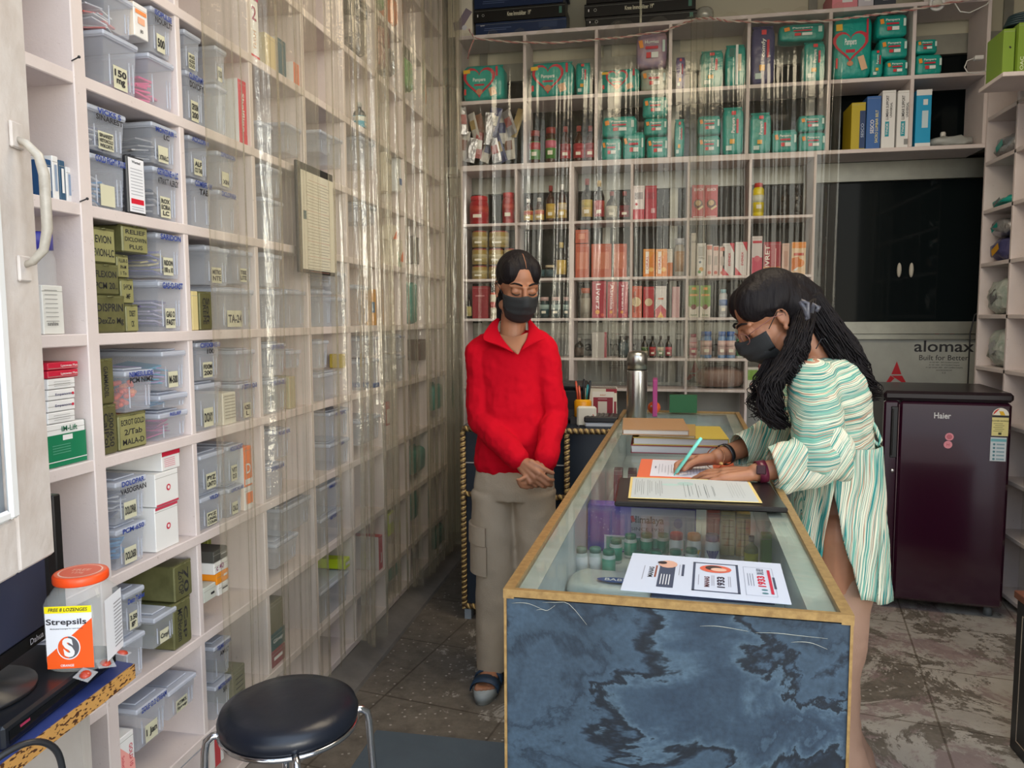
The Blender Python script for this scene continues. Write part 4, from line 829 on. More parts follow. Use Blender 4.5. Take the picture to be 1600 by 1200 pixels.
bb(906, 450, 922, 496, 'bottle with an orange neck label in the third cubby', H('7a7468', .3), H('b85838'), H('a09a8c'), None, 'jar')
RL = lambda t: [('t', t, -.05, .58, .34, H('f0d8dc'), .7, -PI/2), ('c', -.1, .16, .16, H('e8a040')), ('c', .25, .08, .12, H('e06050'))]
bk(925, 439, 947, 496, 'wide crimson carton with sideways lettering behind a bright fold', H('b42840'), RL('Liverz')); bk(949, 440, 964, 495, 'crimson carton, middle of three', H('b8283c'), RL('Ashoka')); bk(966, 440, 981, 495, 'crimson carton, right of three', H('b02c44'), RL('Jeevan'))
bk(985, 447, 1003, 495, 'red and yellow carton with sideways lettering', H('c8502c'), [('c', 0, .5, .42, H('e8d0a0')), ('t', 'ARRGSBEEL', -.15, .5, .2, H('3a2a10'), .7, PI/2)]); bk(1005, 448, 1022, 495, 'red carton with a cream oval', H('bc2c34'), [('c', .0, .5, .36, H('d8c098'))])
bk(1024, 447, 1041, 494, 'white carton with a red and yellow chevron foot', H('d4d0cc'), [('p', ((-.5, 0), (.5, 0), (.5, .25), (0, .42), (-.5, .25)), H('c02838')), ('p', ((-.3, 0), (.3, 0), (0, .2)), H('e0a830')), ('r', 0, .6, .5, .05, H('d06a40'))])
bk(1050, 448, 1062, 495, 'pale pink carton behind the gathered strips', H('c8a0a0'), ())
for i in (0, 1): bk(1076+18*i, 446, 1092+18*i, 493, ['green white and orange carton, left of the pair', 'green white and orange carton, right of the pair'][i], H('e4e0d4'), [('r', 0, .68, 1, .64, H('6a9a1c')), ('p', ((-.5, .36), (0, .25), (.5, .36)), H('6a9a1c')), ('r', 0, .9, .4, .08, H('f0a030')), ('r', 0, .7, .8, .06, H('e8a040')), ('c', 0, .33, .26, H('7a2a20')), ('t', 'Beevmit', 0, .08, .06, H('2a6a2a'), .6)], group='green and white cartons')
bb(1124, 452, 1137, 493, 'slim white bottle with a pale blue cap', H('b8bcc0', .3), H('88b8c4'), H('c8ccd0'), H('5a7ab0'), 'talc', 'lotion_bottle')
bk(1140, 438, 1152, 460, 'small red and white carton above her forehead', H('d8d0cc'), [('c', 0, .5, .3, H('d04838'))], snapz=(1.328,)) if False else None
bk(1245, 434, 1263, 494, 'white carton with red print behind her hair', H('d8ccc8'), [('p', ((-.3, 1), (.5, .75), (.5, 1)), H('b83850')), ('r', 0, .5, .6, .2, H('b8b0b0'))])
# fourth row
bb(897, 528, 912, 559, 'dark bottle with a silver cap, left in the fourth row', DARK, H('9a948c'), H('4a3c34'), None); bk(925, 519, 948, 559, 'grey-white carton with a red edge, fourth row', H('b8b2aa'), [('r', .42, .5, .16, 1, H('a03040'))])
bb(966, 525, 984, 559, 'dark jar behind the thermos top', H('1a2a2c', .2), DARK, H('2c444a'), None, 'jar')
for i in range(4): bb(1002+12.5*i, 525, 1012.5+12.5*i, 556, 'little dark bottle with %s label, %s of four by the flask' % (['a cream', 'a red', 'a green and cream', 'a red and white'][i], ORD[i+1]), H('1a1410', .15), H('241c18'), [H('b8b094'), REDL, H('6a8a5a'), H('b03044')][i], [H('4a6a3a'), H('c03a40'), H('c8b89a'), H('c84858')][i], group='little syrup bottles right of the thermos')
bb(1077, 522, 1090, 557, 'pink and white talc bottle', H('c8a8ac', .3), H('a85868'), H('c05068'), H('d0a8a8'), 'talc', 'talc_bottle')
for i, u0 in enumerate((1095, 1122, 1135)): bb(u0, 518, u0+(18, 13, 15)[i], 557, 'blue-capped white tub, %s of three' % ORD[i+1], H('5a86b8', .3), H('2a62b0'), H('c8a8a0'), H('d8b8b0'), 'jar', 'powder_tub', cat='tub', group='blue-capped tubs')
bb(1151, 530, 1163, 557, 'small white and green bottle by the mask', H('c8ccc4', .3), H('3a8a5a'), H('5a9a6a'), H('c8d0c4'), 'jar')
# fifth row: soft beige bag and a green and white carton, then dark yellow-capped bottles
p = P(1125, 588, y=BY+.1); b = MB(); puff(b, .27, .115, .16, mat('beige_bag', (.30, .19, .15), .55, bump=.5, bscale=16, vary=.5, vscale=6), e=.8, crump=.006)
o = b.build('soft_bag'); o.location = (p.x, BY+.02, WZ[4]+.001-.0); tag(o, 'plump beige brown bag stuffed in the low cubby left of her hair', 'bag')
o.location.z = WZ[5]+.004
bk(1167, 574, 1185, 606, 'small green and white carton next to the beige bag', H('d4d0c8'), [('r', 0, .66, .84, .45, H('7aa83a')), ('c', 0, .2, .18, H('c04a4a'))])
for i in (0, 1): bb(1137+14*i, 620, 1149+14*i, 642, ['dark bottle with a yellow collar, left of two behind the glass counter', 'dark bottle with a yellow collar, right of two behind the glass counter'][i], DARK, H('1a1a1c'), H('c8a820'), H('201818'), 'jar', snapz=(.862,)) if False else None
# cartons in the open right cubbies of the upper unit
def lean(u0, vt, u1, vb, label, base, deco, a=0, **k):
    r = bk(u0, vt, u1, vb, label, base, deco, **k); r.rotation_euler[1] = a; return r
lean(1378, 141, 1399, 226, 'tall white LUMBAR SUPPORT carton, left of two', WHITE, [('t', 'LUMBAR SUPPORT', -.12, .70, .2, INK, .42, PI/2), ('t', 'UNIVERSAL', .16, .66, .16, INK, .26, PI/2), ('r', -.1, .33, .3, .26, H('1898a8')), ('t', 'TYNOR', -.1, .33, .16, WHITE, .2, PI/2)], d=.2)
lean(1402, 141, 1425, 226, 'tall white LUMBAR SUPPORT carton, right of two', WHITE, [('t', 'LUMBAR SUPPORT', -.12, .70, .2, INK, .42, PI/2), ('t', 'UNIVERSAL', .16, .66, .16, INK, .26, PI/2), ('r', -.1, .33, .3, .26, H('1898a8')), ('t', 'TYNOR', -.1, .33, .16, WHITE, .2, PI/2), ('r', .2, .1, .4, .1, H('888888'))], d=.2)
lean(1354, 150, 1376, 228, 'blue SACRO LUMBAR BELT carton leaning beside a yellow box', H('3464a8'), [('t', 'SESCO', -.1, .42, .26, WHITE, .26, PI/2), ('t', 'SACRO LUMBAR BELT', .22, .42, .2, H('e0d890'), .62, PI/2)], d=.18)
lean(1330, 160, 1352, 229, 'yellow and dark blue carton leaning beside the blue belt carton', H('b8a41c'), [('r', .3, .42, .4, .8, H('1c3a6a')), ('t', 'SESCO', .3, .4, .2, H('a8b8d0'), .3, PI/2)], d=.18)
lean(1431, 140, 1455, 221, 'bright blue carton with white ends in the last cubby', H('1aa0d0'), [('r', 0, .95, 1, .1, WHITE), ('r', 0, .03, 1, .07, WHITE), ('r', .1, .78, .3, .1, WHITE), ('r', .1, .48, .4, .3, H('c8dce4'))], d=.2)
p = P(1487, 222, y=BY+.06); b = MB(); puff(b, .21, .055, .12, mat('clear_bag', (.5, .52, .50), .25, alpha=.75, bump=.8, bscale=30), e=.8, crump=.012)
o = b.build('plastic_bag'); o.location = (p.x, BY+.03, UZ[2]+.004); tag(o, 'crumpled translucent plastic bag beside the bright blue carton', 'bag')
b = MB(); b.lathe([(.012, 0), (.013, .018), (.010, .026)], WCAP); o = b.build('bottle_cap'); p = P(1477, 205, y=BY+.06); o.location = (p.x, BY+.09, UZ[2]+.058); tag(o, 'small white cap lying on the crumpled plastic bag', 'cap')
# on top of the upper unit
def topbox(u0, u1, vt, vb, label, base, deco, d=.22, y=BY+.01, rotz=0, name='brace_carton', z0=None, cat='carton'):
    uc = (u0+u1)/2; z0_ = P(uc, vb, y=y).z if z0 is None else z0; x0, x1 = P(u0, vb, y=y).x, P(u1, vb, y=y).x; z1 = P(uc, vt, y=y).z
    r = carton(name, label, x1-x0, z1-z0_-.002, d, base, deco, cat=cat); r.location = ((x0+x1)/2, y, z0_+.001); r.rotation_euler[2] = rotz; return r, z1
KB = H('151412', .35); KBL = H('1c2d4e', .35); z_ = UZ[0]
KN = lambda t, rot=0: [('t', t, .0, .5, .34, H('e8e4c8'), .26, rot), ('c', -.40, .5, .014, H('b8b8b0')), ('c', -.40, .5, .010, KB), ('r', -.46, .5, .01, .2, WHITE), ('r', .45, .5, .03, .5, H('4a7a6a'))]
BLD = [('t', 'tynor', -.42, .75, .12, WHITE, .05), ('r', -.25, .5, .3, .05, H('5a6a8c')), ('r', -.28, .35, .25, .05, H('5a6a8c')), ('r', .30, .5, .2, .45, H('2c3c5c'))]
_, z_ = topbox(743, 885, 31, 52, 'flat blue brace carton, lowest of the left pile', KBL, BLD, z0=UZ[0])
_, z_ = topbox(741, 883, 9, 31, 'black Knee Immobilizer 19 inch carton in the left pile', KB, KN('Knee Immobilizer  19"'), z0=z_+.001)
_, z_ = topbox(741, 880, -12, 9, 'flat blue brace carton above the black one', KBL, BLD, z0=z_+.001)
_, z_ = topbox(744, 884, -36, -13, 'blue brace carton topping the left pile', KBL, (), z0=z_+.001)
_, z_ = topbox(915, 1089, 21, 39, 'black Knee Immobilizer 22 inch carton, lowest of the right pile', KB, KN('Knee Immobilizer 22"', PI), z0=UZ[0])
_, z_ = topbox(913, 1087, 0, 20, 'black Knee Immobilizer 19 inch carton on the right pile', KB, KN('Knee Immobilizer 19"', 0), z0=z_+.001)
_, z_ = topbox(916, 1085, -24, -1, 'dark carton topping the right pile', KB, (), z0=z_+.001)
topbox(700, 738, -40, 50, 'white heat sock carton with a grey boot picture by the corner', H('e4dcc8'), [('r', 0, .72, 1, .16, H('e8c0bc')), ('r', .15, .28, .3, .34, H('8a7c88'), -.6), ('r', -.05, .18, .42, .14, H('8a7c88'), .15), ('c', .18, .14, .1, H('d8d8dc'))], z0=UZ[0], d=.2)
for i, (u0, u1, m_) in enumerate(((1300, 1340, H('e08a94')), (1341, 1365, H('c8c4cc')), (1366, 1400, H('3a3f4a')))):
    topbox(u0, u1, -22, 6, ['pink soft packet on top of the upper unit near the rope', 'grey packet between the pink and dark ones on top', 'dark packet with white marks on top beside the grey one'][i], m_, [('r', .1, .4, .4, .3, WHITE)], z0=UZ[0], name='packet', cat='packet')
# round glass lamp shade lying on top, and a white ring holder
b = MB(); b.lathe([(.004, 0), (.03, .002), (.047, .02), (.05, .04), (.044, .062), (.036, .07)], mat('lamp_glass', (.55, .56, .50), .08, alpha=.55, metal=.3), n=24)
o = b.build('glass_bowl'); p = P(1101, 14, y=BY+.06); o.location = (p.x, BY+.07, UZ[0]+.001); tag(o, 'small round glass shade beside the right pile of black cartons', 'lamp shade')
b = MB(); b.lathe([(.034, 0), (.034, .012)], H('d8d8d0'), n=24); b.tube([(.03*math.cos(a*PI/10), .03*math.sin(a*PI/10), .014) for a in range(20)], .008, WHITE, 8, closed=True)
o = b.build('lamp_holder'); p = P(1467, 2, y=4.18); o.rotation_euler[0] = PI/2; o.location = (p.x, BY-.002, p.z); tag(o, 'round white lamp holder fixed above the last upper cubby', 'lamp holder')
b = MB(); b.box(UX[-1]-.3, UX[-1]+.01, BY+.004, BY+.02, UZ[0]+.001, 3.14, WALLP); struct(b.build('trim_2'))
# red and white twisted rope carrying the back sheet
ROPE = mat('rope_red', (.45, .05, .05), .6, vary=.8, vscale=130, col2=(.6, .55, .5))
rp = [P(u, v, y=BY-.035) for u, v in ((732, 45), (742, 60), (800, 66), (868, 67), (930, 62), (975, 58), (1040, 48), (1085, 30), (1110, 28), (1135, 33), (1200, 35), (1290, 33), (1360, 24), (1427, 15), (1510, 0), (1560, -12))]
b = MB()
for ph in (0, PI):
    pts = []
    for j in range(len(rp)-1):
        for k in range(16):
            t = k/16; c = rp[j].lerp(rp[j+1], t); a = ph+(j*16+k)*.9; pts.append(c+Vector((0, .0035*math.cos(a), .0035*math.sin(a))))
    b.tube(pts, .0036, ROPE if ph == 0 else H('d8ccc0'), 6)
b.tube([P(u, v, y=BY-.03) for u, v in ((740, 62), (737, 70), (733, 80), (731, 92))], .004, ROPE, 6)
tag(b.build('rope'), 'red and white twisted rope strung along the front of the upper unit', 'rope')

# ================================================================== glass-topped counter
def glass_mat(name, tint, gloss=.06, rough=.03, haze=0.0):
    m = bpy.data.materials.new(name); m.use_nodes = True; nt = m.node_tree; N = nt.nodes.new; L = nt.links.new; nt.nodes.remove(nt.nodes['Principled BSDF'])
    out = nt.nodes['Material Output']; tr = N('ShaderNodeBsdfTransparent'); tr.inputs[0].default_value = tint+(1,); gl = N('ShaderNodeBsdfGlossy'); gl.inputs['Roughness'].default_value = rough
    lw = N('ShaderNodeLayerWeight'); lw.inputs[0].default_value = .5; pw = N('ShaderNodeMath'); pw.operation = 'POWER'; pw.inputs[1].default_value = 5; L(lw.outputs['Facing'], pw.inputs[0])
    ma = N('ShaderNodeMath'); ma.operation = 'MULTIPLY_ADD'; ma.inputs[1].default_value = .35; ma.inputs[2].default_value = .03; L(pw.outputs[0], ma.inputs[0])
    mx = N('ShaderNodeMixShader'); L(ma.outputs[0], mx.inputs[0]); L(tr.outputs[0], mx.inputs[1]); L(gl.outputs[0], mx.inputs[2])
    if haze:
        df = N('ShaderNodeBsdfDiffuse'); df.inputs[0].default_value = (.7, .72, .68, 1); m2 = N('ShaderNodeMixShader'); m2.inputs[0].default_value = haze; L(mx.outputs[0], m2.inputs[1]); L(df.outputs[0], m2.inputs[2]); L(m2.outputs[0], out.inputs[0])
    else: L(mx.outputs[0], out.inputs[0])
    return m
GLASS = glass_mat('counter_glass', (.97, .99, .98), haze=.02)
def marble():
    m = bpy.data.materials.new('blue_marble_laminate'); m.use_nodes = True; nt = m.node_tree; b = nt.nodes['Principled BSDF']; N = nt.nodes.new; L = nt.links.new
    t = N('ShaderNodeTexCoord'); mp = N('ShaderNodeMapping'); mp.inputs['Location'].default_value = (.35, 0, .22); mp.inputs['Scale'].default_value = (1, 1, 1.35); L(t.outputs['Object'], mp.inputs[0])
    w_ = N('ShaderNodeTexNoise'); w_.inputs['Scale'].default_value = 3.4; w_.inputs['Detail'].default_value = 7; w_.inputs['Roughness'].default_value = .62; w_.inputs['Distortion'].default_value = .5; L(mp.outputs[0], w_.inputs[0])
    vm = N('ShaderNodeVectorMath'); vm.operation = 'SCALE'; vm.inputs['Scale'].default_value = .42; L(w_.outputs[1], vm.inputs[0])
    va = N('ShaderNodeVectorMath'); L(mp.outputs[0], va.inputs[0]); L(vm.outputs[0], va.inputs[1])
    n = N('ShaderNodeTexNoise'); n.inputs['Scale'].default_value = 2.6; n.inputs['Detail'].default_value = 3; n.inputs['Roughness'].default_value = .5; L(va.outputs[0], n.inputs[0])
    r = N('ShaderNodeValToRGB'); e = r.color_ramp.elements; e[0].position = .34; e[0].color = (.023, .041, .064, 1); e[1].position = .70; e[1].color = (.020, .040, .064, 1)
    for p, c in ((.40, (.034, .058, .086)), (.43, (.014, .026, .042)), (.445, (.028, .049, .073)), (.485, (.038, .066, .098)), (.500, (.010, .018, .030)), (.510, (.004, .007, .012)), (.522, (.008, .014, .022)), (.532, (.058, .095, .13)), (.56, (.028, .050, .077)), (.60, (.016, .030, .050)), (.61, (.037, .064, .094))):
        k = e.new(p); k.color = c+(1,)
    L(n.outputs[0], r.inputs[0])
    n2 = N('ShaderNodeTexNoise'); n2.inputs['Scale'].default_value = 120; n2.inputs['Detail'].default_value = 3; L(t.outputs['Object'], n2.inputs[0])
    n3 = N('ShaderNodeTexNoise'); n3.inputs['Scale'].default_value = 5; n3.inputs['Detail'].default_value = 6; L(t.outputs['Object'], n3.inputs[0])
    ad = N('ShaderNodeMath'); ad.operation = 'ADD'; L(n2.outputs[0], ad.inputs[0]); L(n3.outputs[0], ad.inputs[1])
    mr = N('ShaderNodeMapRange'); mr.inputs['From Min'].default_value = .6; mr.inputs['From Max'].default_value = 1.4; mr.inputs['To Min'].default_value = .72; mr.inputs['To Max'].default_value = 1.45; L(ad.outputs[0], mr.inputs[0])
    x = N('ShaderNodeMix'); x.data_type = 'RGBA'; x.blend_type = 'MULTIPLY'; x.inputs['Factor'].default_value = 1; L(r.outputs[0], x.inputs['A']); L(mr.outputs[0], x.inputs['B']); L(x.outputs['Result'], b.inputs['Base Color'])
    b.inputs['Roughness'].default_value = .42; bm = N('ShaderNodeBump'); bm.inputs['Strength'].default_value = .15; bm.inputs['Distance'].default_value = .002; L(n2.outputs[0], bm.inputs['Height']); L(bm.outputs[0], b.inputs['Normal'])
    return m
CZ = .90; CW = .512; CL = 2.40; CROT = -R(2.2); CO = Vector((-.228, 1.149, 0))
CM = Matrix.Translation(CO) @ Matrix.Rotation(CROT, 4, 'Z')
def cloc(p): return CM.inverted() @ p          # world point -> counter coordinates
ct = empty('display_counter', CO, CROT); tag(ct, 'long glass-topped shop counter with a blue marble end panel and gilt edges', 'counter')
def cpart(name, fn): b = MB(); fn(b); return b.build(name, ct)
cpart('front_panel', lambda b: b.box(0, CW, 0, .016, .0, CZ-.012, marble()))
TEALIN = mat('inner_laminate', (.62, .68, .68), .4, vary=.4, vscale=5, col2=(.50, .56, .56))
for x0 in (0, CW-.014): cpart('side_panel', lambda b: b.box(x0, x0+.014, .018, CL-.002, 0, CZ-.012, TEALIN))
cpart('back_panel', lambda b: b.box(.015, CW-.015, CL-.016, CL, 0, CZ-.012, TEALIN))
cpart('glass_shelf', lambda b: b.box(.015, CW-.015, .017, CL-.017, .680, .690, mat('case_shelf', (.62, .68, .68), .3, vary=.4, vscale=4, col2=(.5, .55, .55))))
cpart('base_board', lambda b: b.box(.015, CW-.015, .017, CL-.017, .02, .04, TEALIN))
cpart('glass_top', lambda b: b.box(.016, CW-.016, .016, CL-.016, CZ-.006, CZ, GLASS))
BORD = mat('painted_glass_border', (.46, .47, .40), .25, vary=.8, vscale=9, col2=(.24, .28, .24))
def band(b, z0, z1, e0, e1, m):
    b.box(e0, e1, e0, CL-e0, z0, z1, m); b.box(CW-e1, CW-e0, e0, CL-e0, z0, z1, m); b.box(e1, CW-e1, e0, e1*.45, z0+.003, z1, m); b.box(e1, CW-e1, CL-e1, CL-e0, z0, z1, m)
cpart('glass_border', lambda b: (b.box(.016, .046, .016, CL-.016, CZ-.0075, CZ-.0061, BORD), b.box(CW-.056, CW-.016, .016, CL-.016, CZ-.0075, CZ-.0061, BORD), b.box(.046, CW-.056, .016, .028, CZ-.0075, CZ-.0061, BORD), b.box(.046, CW-.056, CL-.04, CL-.016, CZ-.0075, CZ-.0061, BORD)))
cpart('gilt_edging', lambda b: (band(b, CZ-.012, CZ+.003, -.003, .014, GOLD), [b.box(x-.002, x+.002, -.003, .0, 0, CZ-.012, GOLD) for x in (0, CW)]))
for x, z, dx, dz in ((.30, .868, .07, .002), (.38, .865, .10, .0), (.43, .855, .05, .006), (.06, .885, .07, .03), (.01, .88, .05, .006), (.05, .872, .03, -.01)):
    cpart('scratch', lambda b: b.tube(spl([(x, -.0012, z), (x+dx*.3, -.0012, z+.002), (x+dx*.6, -.0012, z+.001), (x+dx, -.0012, z-dz)], 3), [.0002, .0003, .0004, .0005, .0006, .0006, .0005, .0004, .0003, .0002], H('a8a89c'), 4))
def layflat(o_, ang=0): # lay a drawing made in the x-z plane flat on a table at o_
    c, s_ = math.cos(ang), math.sin(ang); m = Matrix.Identity(4)
    for i, col in enumerate(((c, s_, 0), (0, 0, -1), (-s_, c, 0))):
        for j in range(3): m[j][i] = col[j]
    return Matrix.Translation(o_) @ m
T0 = CZ+.0035
# printed flyer with three posters
o0 = Vector((-.048, 1.172, T0)); fa = math.atan2(-.018, .253); b = MB(layflat(o0, fa)); W, Hh = .2535, .191
b.box(0, W, -.0009, .0006, 0, Hh, H('ccd2de'))
SL = H('3c465c'); Y_ = -.0013
b.rect(.066, .088, .026, .125, SL, Y_)
for i in range(4): b.rect(.058+.0045*i, .062, .0014, .05, WHITE, Y_-.0003)
b.add([(.066+.016*math.cos(a*.5236), Y_-.0004, .140+.020*math.sin(a*.5236)) for a in range(12)], [tuple(range(12))], H('d8a890')); b.add([(.056+.008*math.cos(a*.5236), Y_-.0006, .146+.008*math.sin(a*.5236)) for a in range(12)], [tuple(range(12))], H('2a2024'))
b.text('MANAS', .040, .095, .0085, INK, Y_, w=.052, rot=PI/2, bold=.02); b.rect(.048, .100, .003, .06, H('8a4a3a'), Y_); b.rect(.028, .09, .0012, .07, H('9a9aa4'), Y_); b.rect(.092, .115, .004, .06, SL, Y_); b.rect(.086, .115, .001, .055, H('8a8a94'), Y_)
for x0, z0, x1, z1, t in ((.108, .022, .182, .026, 0), (.108, .160, .182, .164, 0), (.108, .022, .112, .164, 0), (.178, .022, .182, .164, 0)): b.rect((x0+x1)/2, (z0+z1)/2, x1-x0, z1-z0, SL, Y_)
b.add([(.145+.026*math.cos(a*.314), Y_, .134+.020*math.sin(a*.314)) for a in range(20)], [tuple(range(20))], H('d8654c')); b.add([(.142+.014*math.cos(a*.314), Y_-.0003, .138+.012*math.sin(a*.314)) for a in range(20)], [tuple(range(20))], H('40302e')); b.add([(.150+.013*math.cos(a*.314), Y_-.0005, .130+.009*math.sin(a*.314)) for a in range(20)], [tuple(range(20))], H('e4b8a0'))
b.text('MANAS', .131, .068, .0085, H('5a2a34'), Y_, w=.05, rot=PI/2, bold=.03); b.text('1933', .153, .070, .0125, H('2a2438'), Y_, w=.052, rot=PI/2, bold=.04)
for i, x in enumerate((.139, .142, .165, .168, .118)): b.rect(x, .075, .0009, .05, H('8a8a98'), Y_)
for x0, z0, x1, z1 in ((.190, .022, .236, .0228), (.190, .158, .236, .1588), (.190, .022, .1908, .158), (.236, .022, .2368, .158)): b.rect((x0+x1)/2, (z0+z1)/2, x1-x0, z1-z0, H('9aa0b0'), Y_)
b.text('1933', .2165, .090, .0125, H('c81838'), Y_, w=.052, rot=PI/2, bold=.04); b.text('DIAL HELP', .2165, .138, .011, H('6a7080'), Y_, w=.03, rot=PI/2, bold=.02)
b.rect(.230, .09, .0045, .115, H('c02040'), Y_-.0002); b.rect(.236, .085, .0035, .055, SL, Y_-.0002)
for x in (.196, .200, .204): b.rect(x, .095, .001, .06, H('70788a'), Y_)
for z in (.035, .05): b.add([(.219+.005*math.cos(a*.785), Y_, z+.004*math.sin(a*.785)) for a in range(8)], [tuple(range(8))], H('4a7a80'))
o = b.build('flyer'); tag(o, 'white sheet printed with three helpline posters at the near end of the counter', 'flyer')
# framed document lying flat
def fl(name, o_, ang, label, cat, fn): b = MB(layflat(o_, ang)); fn(b); o = b.build(name); tag(o, label, cat); return o
dk = H('1c1a1a', .3)
root = empty('document_frame', (.09, 1.86, T0)); tag(root, 'dark framed licence certificate lying flat on the glass before the writing woman', 'framed certificate')
X = Matrix.Translation(-root.location) @ layflat(Vector((-.085, 1.702, T0)), .005)
b = MB(X); b.box(0, .375, -.012, 0, 0, .262, dk, ch=.003); b.build('frame', root)
b = MB(X); b.box(.030, .325, -.0155, -.0141, .028, .258, H('e8cf84')); b.box(.036, .318, -.0165, -.0156, .030, .246, H('c6cccb'))
for i in range(14):
    x = .045+.0048*i
    if i in (5, 9): continue
    b.rect(x, .14+.01*math.sin(i), .0008, .17-.03*(i % 3), H('70767a'), -.0168)
for i in range(12): b.rect(.160+.0062*i+.004*math.sin(i*2), .12, .0008, .15-.02*(i % 4), H('6a7276'), -.0168)
for i in range(6): b.rect(.265+.006*i, .14, .0006, .16-.04*(i % 2), H('9aa0a0'), -.0168)
b.add([(.128+.022*math.cos(a*.5236), -.0167, .175+.012*math.sin(a*.5236)) for a in range(12)], [tuple(range(12))], H('b8d4cc')); b.add([(.165+.02*math.cos(a*.5236), -.0167, .190+.022*math.sin(a*.5236)) for a in range(12)], [tuple(range(12))], H('b0cac4'))
b.build('certificate', root)
# orange folder with a sheet
fo = Vector((-.028, 2.012, T0))
fl('folder', fo, -.03, 'flat orange card folder under the writing hand', 'folder', lambda b: b.box(-.015, .25, -.004, 0, .0, .27, H('e8714a'), ch=.001))
def sheet(b):
    b.box(0, .17, -.0048, -.0042, 0, .235, H('e4e4ee'))
    for i in range(16): b.rect(.022+.0085*i, .10+.012*math.sin(i*1.7), .0009, .14-.02*(i % 3), H('7a7c90'), -.0051)
    b.rect(.012, .12, .003, .03, H('50546a'), -.0051)
fl('form_sheet', Vector((-.008, 2.035, T0)), -.03, 'white printed form on the orange folder under the pen', 'paper', sheet)
# account books
def book(x0, x1, y0, y1, z0, z1, cover, pages, label, rz=0):
    root = empty('account_book', ((x0+x1)/2, (y0+y1)/2, z0), rz); tag(root, label, 'book', 'account books stacked on the counter'); w_, d_ = (x1-x0)/2, (y1-y0)/2; h = z1-z0
    b = MB(); b.box(-w_, w_, -d_, d_, 0, .0025, cover); b.box(-w_, w_, -d_, d_, h-.0025, h, cover); b.box(w_-.003, w_, -d_, d_, .0026, h-.0026, cover); b.build('cover', root)
    b = MB(); b.box(-w_+.003, w_-.0035, -d_+.003, d_-.003, .0027, h-.0027, pages); b.build('pages', root)
PG = H('c4c2c0', .7)
book(-.07, .225, 2.40, 2.68, T0, T0+.026, H('8c3440'), PG, 'thick maroon-covered account book at the bottom of the stack')
book(-.066, .228, 2.405, 2.685, T0+.0262, T0+.050, H('c2ac48'), PG, 'thick yellow-covered account book, second from the bottom', .02)
book(-.04, .135, 2.40, 2.66, T0+.0504, T0+.060, H('a88a50'), H('d0c4a8'), 'thin tan notebook sticking out under the brown one', -.05)
book(-.10, .105, 2.385, 2.66, T0+.0604, T0+.078, H('a8825c'), H('c8c2b8'), 'brown-covered notebook topping the stack', .03)
# thermos
root = empty('thermos', (-.069, 3.17, T0)); tag(root, 'tall brushed steel vacuum flask on the far end of the counter', 'flask')
b = MB(); b.lathe([(.040, 0), (.042, .004), (.042, .205), (.041, .21)], STEEL, n=36); b.build('body', root)
b = MB(); b.lathe([(.0405, .210), (.0405, .214)], BLACK, n=36); b.build('seal_ring', root)
b = MB(); b.lathe([(.042, .2145), (.042, .262), (.038, .280), (.026, .288), (0, .289)], STEEL, n=36); b.build('cup_lid', root)
# ------------------------------------------------------------------ things inside the counter
SH = .6905
def inc(u, v, z=SH): return P(u, v, z=z)
def pill(u, v, r, h, label, body, capm, lab=None, zz=SH, group=None, y=None):
    p = P(u, v, z=zz) if y is None else P(u, v, y=y); o = bottle('pill_bottle', label, r, h, body, capm, lab, None, 'jar', 'bottle', group); o.location = (p.x, p.y-r, zz+.0005); return o
GC = H('0a7a5c', .3); GG = 'green-capped pill bottles in the counter'
for i, (u, v) in enumerate(((908, 893), (930, 893), (951, 897), (962, 878), (985, 870), (1010, 868), (1036, 867), (1062, 866))):
    pill(u, v, .0165 if i else .0165, .062, 'white pill bottle with a green cap, %s from the near left in the glass case' % ORD[i+1], H('d4dcd4', .3), GC if i > 1 else H('5a8a7a', .3), H('2a9a7a') if i > 1 else WHITE, group=GG)
for i, (u, v) in enumerate(((1000, 895), (1025, 893), (1055, 892), (1080, 890))):
    pill(u, v+2, .0165, .058, 'green-capped pill bottle just behind the flyer, %s of four' % ORD[i+1], H('d4dcd4', .3), GC, H('2a9a7a'), group='green-capped bottles behind the flyer')
for i, (u, c1, c2) in enumerate(((1056, 'b8404a', 'f07a38'), (1083, 'e08a3a', 'f0b830'), (1111, '6a6490', '4a4488'))):
    p = P(u, 872, y=1.98); r = bottle('supplement_tub', ['white tub with a red cap and orange chevrons', 'white tub with an orange cap and yellow chevrons', 'white tub with a violet cap and purple chevrons'][i], .0185, .088, H('dcdcdc', .3), H(c1), None, None, 'jar', 'tub')
    r.location = (p.x, 1.935, SH+.0005); b = MB()
    for k in (0, 1):
        for j in range(3):
            b.add([(x*.0185*1.05, -.0195+abs(x)*.006, z) for x, z in ((-.8+.3*j, .05-.0*j), (-.55+.3*j, .05), (.05, .012), (-.1, .012))] if k == 0 else [(x*.0185*1.05, -.0195+abs(x)*.006, z) for x, z in ((.8-.3*j, .05), (.55-.3*j, .05), (-.05, .012), (.1, .012))], [(0, 1, 2, 3)], H(c2))
    for v_ in range(len(b.v)): b.v[v_] = Vector((b.v[v_].x, b.v[v_].y+.0185, b.v[v_].z))
    b.build('printed_label', r)
